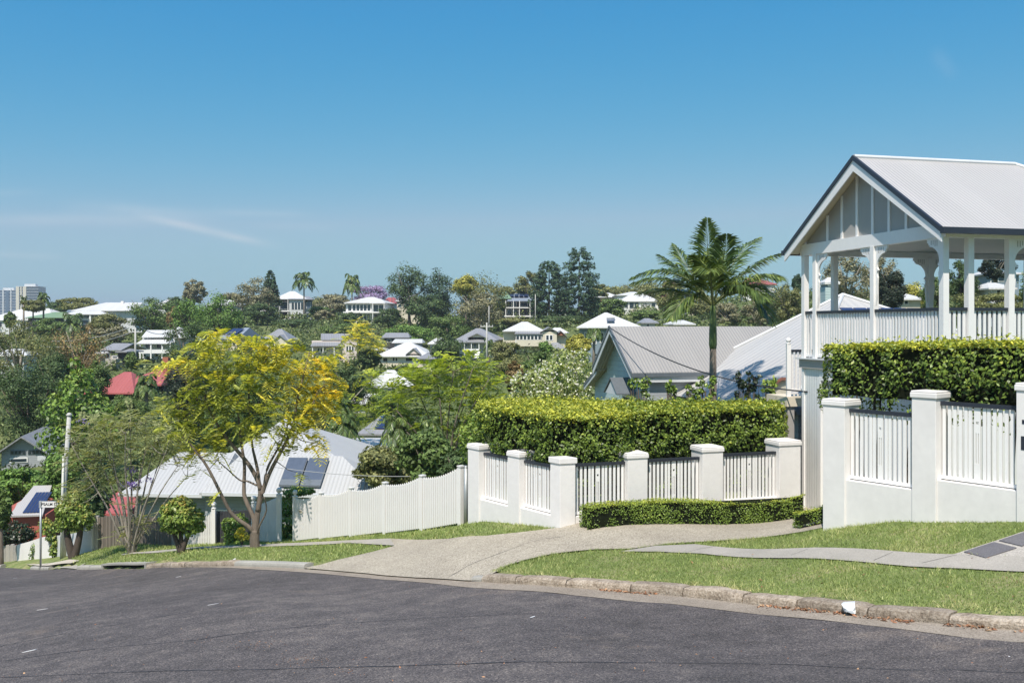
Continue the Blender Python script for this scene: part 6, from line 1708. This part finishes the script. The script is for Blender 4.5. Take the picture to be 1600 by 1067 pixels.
shrub('garden_shrub','slender leafy plant against the white wall left of the sign pole',50,41.5,[(52,855,4,8),(49,866,4,8),(50,875,4,5)],'leaf_green',.10,dens=260,seed=67)
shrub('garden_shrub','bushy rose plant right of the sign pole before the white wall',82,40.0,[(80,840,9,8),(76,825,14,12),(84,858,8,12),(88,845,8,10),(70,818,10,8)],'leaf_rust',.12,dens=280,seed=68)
shrub('blossom_tree','wide shrubby tree covered in small white flowers behind the clipped hedge',862,44,[(862,592,44,30),(825,600,28,24),(900,590,26,30),(850,620,46,20),(905,560,18,16),(880,562,18,18),(815,625,22,14),(895,620,24,16)],'leaf_jacaranda',.17,'tree',[([(862,700),(860,640),(840,600)],.15,.04),([(862,660),(885,620),(900,580)],.08,.03),([(860,650),(862,610),(865,575)],.08,.03)],'bark_pale',dens=60,seed=69,petals=(1500,.12,'petal_white'),lift=0,tint=.55)
for i, (px, py, s, Y, lab, mt) in enumerate([(998,606,16,25.5,'light green sapling rising above the hedge beside the blue gable','leaf_green'),(1052,604,12,25.0,'thin leafy shoots above the hedge left of the palm trunk','leaf_green'),(1102,603,16,24.8,'leafy plant above the hedge at the foot of the palm','leaf_green'),(1168,600,22,24.6,'dark leaved tall plant above the hedge right of the palm trunk','leaf_dark'),(1198,606,18,24.8,'green plant above the right end of the hedge beside the white house','leaf_green'),(1076,612,12,24.9,'low leafy shoots above the hedge just left of the palm','leaf_green')]):
    rs = random.Random(i+70); bl = [(px+rs.uniform(-s,s)*.9, py+6+rs.uniform(-s*1.3,s*1.1), s*rs.uniform(.15,.34), s*rs.uniform(.15,.34)) for _ in range(26)]
    shrub('garden_shrub',lab,px,Y,bl,mt,.11,dens=230,seed=70+i,tint=.55 if mt=='leaf_green' else .3,lift=0)
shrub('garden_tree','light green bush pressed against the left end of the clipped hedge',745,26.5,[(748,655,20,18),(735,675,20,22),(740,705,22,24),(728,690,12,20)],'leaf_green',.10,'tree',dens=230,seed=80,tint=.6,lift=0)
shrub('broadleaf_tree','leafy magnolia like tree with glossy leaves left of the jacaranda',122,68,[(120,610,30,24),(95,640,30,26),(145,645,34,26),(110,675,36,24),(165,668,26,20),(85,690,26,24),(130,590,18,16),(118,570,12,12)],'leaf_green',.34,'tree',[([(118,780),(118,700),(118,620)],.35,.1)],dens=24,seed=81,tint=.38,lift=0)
# ------------------------------------------------------------------ trees beyond the street
G_ = dict(dk=(.040,.062,.026), md=(.062,.092,.030), ol=(.098,.102,.044), gy=(.125,.118,.080), br=(.075,.125,.032), ye=(.20,.19,.045), tl=(.035,.060,.036), rs=(.13,.095,.05), pu=(.30,.25,.45), bk=(.018,.026,.018))
T = [
 # ridge, left to right
 ('broad','olive tree in front of the cream tower on the left ridge',52,466,486,34,212,'ol',1),
 ('broad','small green tree against the white roof at the far left',15,487,508,18,205,'md',2),
 ('broad','low olive tree left of the big white roofed house',120,462,484,60,232,'ol',1),
 ('broad','big round dark tree in front of the big white roofed house',238,462,540,80,200,'md',0),
 ('sparse','thin reddish bare tree right of the big round tree',271,478,520,22,195,'rs',3),
 ('sparse','tall sparse grey gum standing alone against the sky',304,434,478,42,268,'gy',1),
 ('column','bright green tree below the tall sparse gum',294,464,545,56,190,'br',2),
 ('column','bright green tree left of the domed olive tree',342,457,545,70,185,'br',0),
 ('dome','domed olive grey tree on a pale trunk on the ridge',398,429,484,74,250,'gy',1),
 ('hoop','dark conifer behind the domed olive tree',422,424,478,34,264,'tl',2),
 ('broad','dark tree mass below the domed olive tree',405,472,518,62,240,'dk',3),
 ('dome','flat topped wattle right of the tall ridge palm',521,456,490,62,300,'gy',2),
 ('sparse','bare grey shrubby tree below the umbrella wattle',505,484,508,36,262,'gy',0),
 ('broad','jacaranda in full purple bloom behind the white two storey house',578,442,474,56,276,'pu',1),
 ('broad','round dark tree in front of the white two storey house',545,488,510,28,245,'dk',2),
 ('broad','tallest broad dark tree on the ridge left of centre',640,410,482,72,245,'dk',3),
 ('column','second dark tree close right of the tallest broad tree',688,416,505,50,248,'tl',1),
 ('broad','dark green understorey below the tallest broad tree',668,458,525,72,240,'dk',0),
 ('broad','wide olive tree with a yellow patch left of centre on the ridge',746,425,510,104,238,'ol',2),
 ('broad','yellow topped crown rising from the wide olive tree',728,428,462,40,232,'ye',3),
 ('gum','brown grey tree on leaning trunks below the wide olive tree',752,456,525,84,222,'gy',0),
 ('broad','rounded light green tree below the second dark tree',700,488,530,62,212,'md',1),
 ('broad','leafy green tree left of the dark verandah house',775,470,505,38,245,'md',2),
 ('gum','pointed olive tree left of the first tall pine',828,424,475,54,262,'ol',3),
 ('bunya','broad domed dark pine, left of the two tall pines',858,407,515,58,240,'tl',1),
 ('bunya','tallest dark pine with bare waist on the ridge',905,386,515,62,236,'tl',2),
 ('broad','olive bush right of the tallest pine on the skyline',940,443,468,34,266,'ol',0),
 ('broad','low grey green skyline scrub left of the palm fronds',1000,441,466,130,292,'ol',3),
 ('broad','green tree between the cream balcony house and the white bungalow',958,462,502,44,222,'md',1),
 ('broad','green bush right below the white bungalow',1012,484,512,54,205,'md',2),
 ('gum','olive tree with red flowers left of the palm crown',1052,440,512,62,192,'ol',3),
 ('broad','dark red leaved tree on the skyline behind the palm',1046,436,456,22,225,'rs',0),
 ('broad','light olive tree directly behind the palm trunk',1098,458,508,48,185,'ol',1),
 ('sparse','grey bare scrub tree right of the palm trunk',1140,470,522,66,160,'gy',2),
 ('sparse','grey twiggy tree beside the big sloping roof',1188,464,520,50,145,'gy',0),
 ('gum','olive tree left of the verandah, above the big sloping roof',1228,440,505,60,130,'ol',1),
 ('column','dark skyline palm like tree just left of the verandah posts',1246,428,456,16,150,'tl',2),
 ('gum','tall silvery gum seen through the first verandah opening',1322,392,484,78,112,'gy',3),
 ('gum','second silvery gum beneath the middle of the verandah beam',1375,398,478,60,118,'gy',0),
 ('broad','near black round tree seen through the verandah',1392,416,480,44,98,'bk',1),
 ('broad','yellow olive tree with thin trunk seen between verandah posts',1428,440,488,48,122,'ye',2),
 ('column','dark green tree framed between the two near verandah posts',1503,404,488,52,95,'dk',3),
 ('sparse','dark airy tree seen at the far right under the verandah roof',1556,392,445,58,102,'bk',0),
 ('broad','olive scrub seen low through the right verandah posts',1545,452,492,100,84,'ol',1),
 ('broad','green tree at the extreme right behind the verandah',1625,400,490,64,90,'md',2),
 ('broad','dull green tree between the verandah back post and dark tree',1462,430,486,46,105,'md',0),
 ('broad','dark green tree filling the gap between the white two storey house and the cream house',608,478,520,40,240,'dk',1),
 ('broad','dull olive crown on the skyline behind the low white roofs',500,464,492,44,312,'ol',2),
 ('broad','small dark crown on the skyline just right of the cream tower',88,470,492,34,245,'dk',3),
 ('broad','dark green tree on the skyline left of the tall sparse gum',276,462,500,38,255,'dk',0),
 ('gum','grey olive crown behind the grey roofed house on the ridge',362,458,486,46,295,'gy',2),
 ('broad','dark green crown right of the glazed corner house',500,476,512,34,270,'md',1),
 ('broad','olive crown filling the skyline left of the dark verandah house',792,446,480,50,275,'ol',0),
 ('broad','deep green tree between the tallest pine and the cream balcony house',925,462,505,36,243,'dk',2),
 ('broad','rounded olive tree on the slope below the big white roofed house',168,488,532,60,205,'ol',3),
 ('broad','dark green tree in front of the green roofed house',76,496,540,52,200,'md',0),
 # slope
 ('sparse','grey brown scrub tree above the stone cottage',172,508,548,60,188,'gy',1),
 ('broad','green bush left of the stone cottage roof',128,536,572,44,132,'md',2),
 ('broad','small green tree right of the stone cottage',205,550,574,20,132,'md',3),
 ('broad','green mass below the grey roofed house on the ridge',360,488,520,70,222,'md',0),
 ('broad','green hedge like trees below the glazed corner house',458,498,522,74,240,'dk',1),
 ('broad','light green rounded bushes below the white two storey house',540,505,535,84,215,'md',2),
 ('broad','green shrubs behind the grey box shaped house',640,506,534,84,205,'br',3),
 ('broad','dark green tree in front of the grey hip roofed cottage',700,520,584,56,142,'dk',0),
 ('broad','olive palms and shrubs between the two middle cottages',790,528,568,48,140,'ol',1),
 ('broad','small round bright tree below the long verandah house',851,533,556,24,150,'br',2),
 ('broad','yellow green tree left of the pyramid roofed house',903,520,560,42,90,'ye',3),
 ('broad','pale green shrubs under the dark verandah house',800,496,516,56,232,'ol',0),
 ('broad','dark shrubs under the two tall pines',880,492,520,80,228,'dk',1),
 # left valley masses
 ('gum','big olive gum filling the left edge below the green roof',28,498,610,110,118,'ol',0),
 ('gum','brown tinged gum right of the big olive gum at left',122,502,610,84,112,'rs',1),
 ('broad','dark tree at the left edge above the grey gabled roof',38,560,690,110,84,'dk',2),
 ('broad','dark green tree under the brown tinged gum',85,545,650,70,98,'dk',3),
 ('broad','green tree just left of the dusty red roof',150,560,640,44,104,'md',0),
 ('broad','dark tall tree between the white verandah house and yellow tree',288,490,585,76,122,'dk',1),
 ('broad','very dark tree behind the left arm of the yellow tree',292,560,690,90,80,'bk',2),
 ('broad','mid green tree below the dusty red roof',195,615,680,70,88,'md',3),
 ('broad','light green bushes at the left edge below the grey gabled roof',38,726,800,110,52,'br',0),
 ('broad','leafy green tree behind the power pole',108,690,800,76,50,'br',1),
 ('broad','dark tree right behind the power pole',140,735,830,52,43,'dk',2),
 ('broad','green bush cut by the left edge above the red wall',2,765,822,30,42,'md',3),
 ('broad','dark green tree behind the right side of the yellow tree',548,568,640,70,92,'dk',0),
 ('broad','olive bush mass between the yellow tree and the roof with panels',520,625,700,70,72,'ol',1),
 ('broad','dark green tree behind the middle of the yellow tree',400,568,660,90,84,'md',2),
 ('broad','green tree behind the white corrugated roof peak',350,632,700,70,74,'md',3),
 ('broad','round green tree above the white corrugated roof, right side',455,640,720,70,66,'md',0),
 ('broad','dense olive green shrubs right of the white corrugated roof',600,690,765,90,44,'ol',1),
 ('broad','dense green shrubs with yellow tips beside the long picket fence',668,668,790,90,40,'md',2),
 ('broad','dark shrubs immediately behind the metal gate post',712,700,815,50,34,'dk',3),
 ('broad','green bush under the ferny tree, behind the clipped hedge end',640,640,720,70,66,'dk',0),
 ('broad','small green tree just above the flat roofed garage',600,612,655,60,95,'md',1),
 ('broad','low olive tree between the pink house and wide hip roof',575,545,585,40,150,'dk',2),
 ('broad','dull green tree in the valley right of the cottage stairs',800,556,610,60,108,'ol',3),
 ('broad','dark green trees behind the white flowering tree',850,545,620,90,75,'md',0),
 ('sparse','small bare pink flowering tree left of the white flowering tree',805,560,620,34,62,'rs',1),
]
bark_of = dict(gum='bark_pale', sparse='bark_pale', dome='bark_pale', broad='bark', column='bark_dark', bunya='bark_dark', hoop='bark_dark', umbrella='bark')
name_of = dict(gum='gum_tree', sparse='gum_tree', dome='broadleaf_tree', broad='broadleaf_tree', column='broadleaf_tree', bunya='bunya_pine', hoop='hoop_pine', umbrella='wattle_tree')
for kd_, lab, px, top, bot, w, Y, c, sd in T:
    nm = name_of[kd_]
    if 'jacaranda' in lab: nm = 'jacaranda_tree'
    elif 'bush' in lab or 'shrub' in lab or 'scrub' in lab: nm = 'shrub' if bot-top < 50 else nm
    nn = None
    cc = tuple(min(.6,v*2.2) for v in G_[c]) if c != 'pu' else (.42,.32,.62)
    near = Y < 100
    far_tree(kd_, lab, px, top, bot, w, Y, cc, sd, nm, 'shrub' if nm == 'shrub' else 'tree', 9000 if kd_ == 'bunya' else (12000 if near else (6000 if kd_ not in ('gum','sparse') else 4500)), None, bark_of[kd_])
for i, a in enumerate([
 ('wispy palm against the cream tower on the left ridge',68,458,484,26,214,12,.9),
 ('thin small palm left of the wispy palm on the left ridge',37,462,478,14,216,9,.5),
 ('tall palm standing clear of the sky above the glazed corner house',475,428,456,44,262,13,.5),
 ('bushy palm left of the purple jacaranda',550,430,464,34,266,16,.9),
 ('dark green palm below the green roofed house',114,490,528,44,192,16,.8),
 ('small palm in front of the dusty red roof',229,585,624,46,95,16,.8),
 ('spiky dark palm right of the yellow tree above the white roof',533,646,695,66,58,18,.8),
 ('palm with drooping fronds beside the roof with solar panels',620,650,705,64,57,18,.9),
 ('pale fronded palm above the spiky dark palm',532,618,662,50,60,12,.6),
 ('palm tuft in front of the pyramid roofed house',928,506,532,30,100,14,.8),
 ('bright palm left of the long verandah house',783,500,516,20,230,12,.8),
 ('small palm right of the stairs of the grey cottage',764,530,560,24,160,12,.8),
 ('tufty palm in the shrubs above the long picket fence',672,652,712,50,46,16,.7)]):
    lab, px, top, bot, w, Y, nf, dr = a
    far_palm(lab, px, top, bot, w, Y, nf=nf, droop=dr, seed=i+3, trunk_r=.2 if Y > 150 else .15, nl=16 if Y > 150 else 26)

# ground-covering scrub between the houses
def scrub():
    r = np.random.default_rng(77); C = []; Nn = []; S = []; TT = []
    n = 4200; us = r.uniform(-.62,.62,n); ls = r.uniform(math.log(34), math.log(330), n)
    Y = np.exp(ls); X = us*Y; Z = GZ(X, Y)
    for x, y, z, u in zip(X, Y, Z, us):
        if y < 62 and x > -10: 
            if x > -2: continue
        if y < 48 and x < -2: 
            if y < 52: continue
        rad = r.uniform(.010,.022)*y**.92*1.15; hgt = rad*r.uniform(.6,1.0); k = 46
        d = norm(r.normal(size=(k,3))); d[:,2] = abs(d[:,2]); c = np.array([x,y,z])+d*np.array([rad,rad,hgt])*(.6+.4*r.random((k,1)))
        C.append(c); Nn.append(d+r.normal(size=(k,3))*.5); S.append(np.full(k,.0026*y*.9+.12)); TT.append(np.clip(r.random()*.9+r.normal(size=k)*.1,0,1))
    C = np.concatenate(C); Nn = np.concatenate(Nn); S = np.concatenate(S); TT = np.concatenate(TT)
    o = link('ground_cover', quads_mesh('ground_cover','scrub',leaf_polys(C,Nn,S*(.7+.6*r.random(len(C))),.7,r),4,TT)); tag(o,'low mixed green scrub and garden planting over the valley slopes','ground cover',kind='stuff')
scrub()

# ------------------------------------------------------------------ sky, sun, camera
EXPO = 0.25
EL, AZ = 57.0, 196.0   # degrees; azimuth clockwise from +Y
w = bpy.data.worlds.new('World'); scn.world = w; w.use_nodes = True; nt = w.node_tree; nt.nodes.clear()
out = nt.nodes.new('ShaderNodeOutputWorld'); bg = nt.nodes.new('ShaderNodeBackground'); sky = nt.nodes.new('ShaderNodeTexSky')
sky.sky_type = 'NISHITA'; sky.sun_disc = False; sky.sun_elevation = R(EL); sky.sun_rotation = R(AZ); sky.air_density = 1.0; sky.dust_density = 1.0; sky.ozone_density = 1.6; sky.altitude = 30
bg.inputs[1].default_value = .13
tc = nt.nodes.new('ShaderNodeTexCoord'); sp = N(nt,'ShaderNodeSeparateXYZ'); nt.links.new(tc.outputs['Generated'], sp.inputs[0])
ymax = mth(nt,'MAXIMUM', sp.outputs[1], .05)
u = mth(nt,'DIVIDE', sp.outputs[0], ymax); v = mth(nt,'DIVIDE', sp.outputs[2], ymax)
front = mth(nt,'GREATER_THAN', sp.outputs[1], .1)
def streak(u0, v0, u1, v1, wd, st, p=2.0):
    """soft cirrus streak between two sky directions"""
    L = math.hypot(u1-u0, v1-v0); cx_, cy_ = (u0+u1)/2, (v0+v1)/2; ca, sa = (u1-u0)/L, (v1-v0)/L
    du = mth(nt,'SUBTRACT',u,cx_); dv = mth(nt,'SUBTRACT',v,cy_)
    a = mth(nt,'ADD',mth(nt,'MULTIPLY',du,ca),mth(nt,'MULTIPLY',dv,sa)); b = mth(nt,'SUBTRACT',mth(nt,'MULTIPLY',dv,ca),mth(nt,'MULTIPLY',du,sa))
    a2 = mth(nt,'POWER',mth(nt,'ABSOLUTE',mth(nt,'DIVIDE',a,L*.5)),4.0); b2 = mth(nt,'POWER',mth(nt,'ABSOLUTE',mth(nt,'DIVIDE',b,wd)),p)
    e = mth(nt,'EXPONENT',mth(nt,'MULTIPLY',mth(nt,'ADD',a2,b2),-1.0)); return mth(nt,'MULTIPLY',e,st)
def pxs(x0,y0,x1,y1,wd,st,p=2.0): return streak((x0-800)/F,(HY-y0)/F,(x1-800)/F,(HY-y1)/F,wd/F,st,p)
S = [pxs(228,339,412,380,6,.34),pxs(-40,343,300,344,9,.17),pxs(170,325,330,336,8,.14),pxs(330,331,480,336,6,.12),pxs(-20,396,90,402,5,.12),pxs(-80,305,60,300,6,.06),pxs(400,352,520,356,7,.06),pxs(1460,80,1490,120,12,.05),pxs(100,322,230,330,12,.06)]
tot = S[0]
for s in S[1:]: tot = mth(nt,'ADD',tot,s)
mp = N(nt,'ShaderNodeMapping'); mp.inputs['Scale'].default_value = (14,14,60); nt.links.new(tc.outputs['Generated'], mp.inputs[0])
nz = N(nt,'ShaderNodeTexNoise'); nz.inputs['Scale'].default_value = 1.5; nz.inputs['Detail'].default_value = 5; nt.links.new(mp.outputs[0], nz.inputs[0])
tot = mth(nt,'MULTIPLY',mth(nt,'MULTIPLY',tot,front),mth(nt,'MULTIPLY_ADD',nz.outputs[0],1.1,.45))
skyc = sky.outputs[0]
k0 = .13*2**EXPO
sc_ = nt.nodes.new('ShaderNodeSeparateColor'); nt.links.new(skyc, sc_.inputs[0]); cc_ = nt.nodes.new('ShaderNodeCombineColor')
for i_, (kk_, pp_) in enumerate(((1.0,2.35),(.607,.8),(.69,.25))):
    nt.links.new(mth(nt,'MAXIMUM',(.05,.2,.4)[i_]/k0,mth(nt,'MULTIPLY',mth(nt,'POWER',mth(nt,'MULTIPLY',sc_.outputs[i_],.1657),pp_),kk_/k0)), cc_.inputs[i_]) if i_ else nt.links.new(mth(nt,'MINIMUM',.345/k0,mth(nt,'MAXIMUM',.05/k0,mth(nt,'MULTIPLY',mth(nt,'POWER',mth(nt,'MULTIPLY',sc_.outputs[0],.1657),pp_),kk_/k0))), cc_.inputs[0])
mx = mix(nt, tot, cc_.outputs[0], (.78/k0,.80/k0,.84/k0)); nt.links.new(mx, bg.inputs[0]); nt.links.new(bg.outputs[0], out.inputs[0])
sl_ = bpy.data.lights.new('sun','SUN'); sl_.energy = 4.9; sl_.angle = R(.53); sl_.color = (1,.918,.835); so = bpy.data.objects.new('sun', sl_); col.objects.link(so)
d = Vector((math.sin(R(AZ))*math.cos(R(EL)), math.cos(R(AZ))*math.cos(R(EL)), math.sin(R(EL))))
so.rotation_euler = d.to_track_quat('Z','Y').to_euler()
mh = bpy.data.materials.new('haze_air'); mh.use_nodes = True; hn = mh.node_tree; hn.nodes.clear()
ho = hn.nodes.new('ShaderNodeOutputMaterial'); hv = hn.nodes.new('ShaderNodeVolumePrincipled'); hn.links.new(hv.outputs[0], ho.inputs['Volume'])
hv.inputs['Color'].default_value = (.88,.93,1,1); hv.inputs['Density'].default_value = .00024; hv.inputs['Anisotropy'].default_value = .2; MATS['haze_air'] = mh
_m = MB(); _m.box(-2400,2400,-60,1700,-120,110); hz = _m.build('haze','haze_air'); tag(hz,'thin pale blue air between the viewer and the far ridge','haze',kind='stuff')
cam = bpy.data.cameras.new('camera'); co = bpy.data.objects.new('camera', cam); col.objects.link(co)
cam.sensor_width = 36; cam.lens = F/1600*36; cam.shift_y = -(1067/2-HY)/1600; co.rotation_euler = (R(90),0,0); cam.clip_start = .1; cam.clip_end = 6000
scn.camera = co
scn.view_settings.view_transform = 'Standard'; scn.view_settings.look = 'None'; scn.view_settings.exposure = EXPO; scn.view_settings.gamma = 1
scn.render.engine = 'CYCLES'
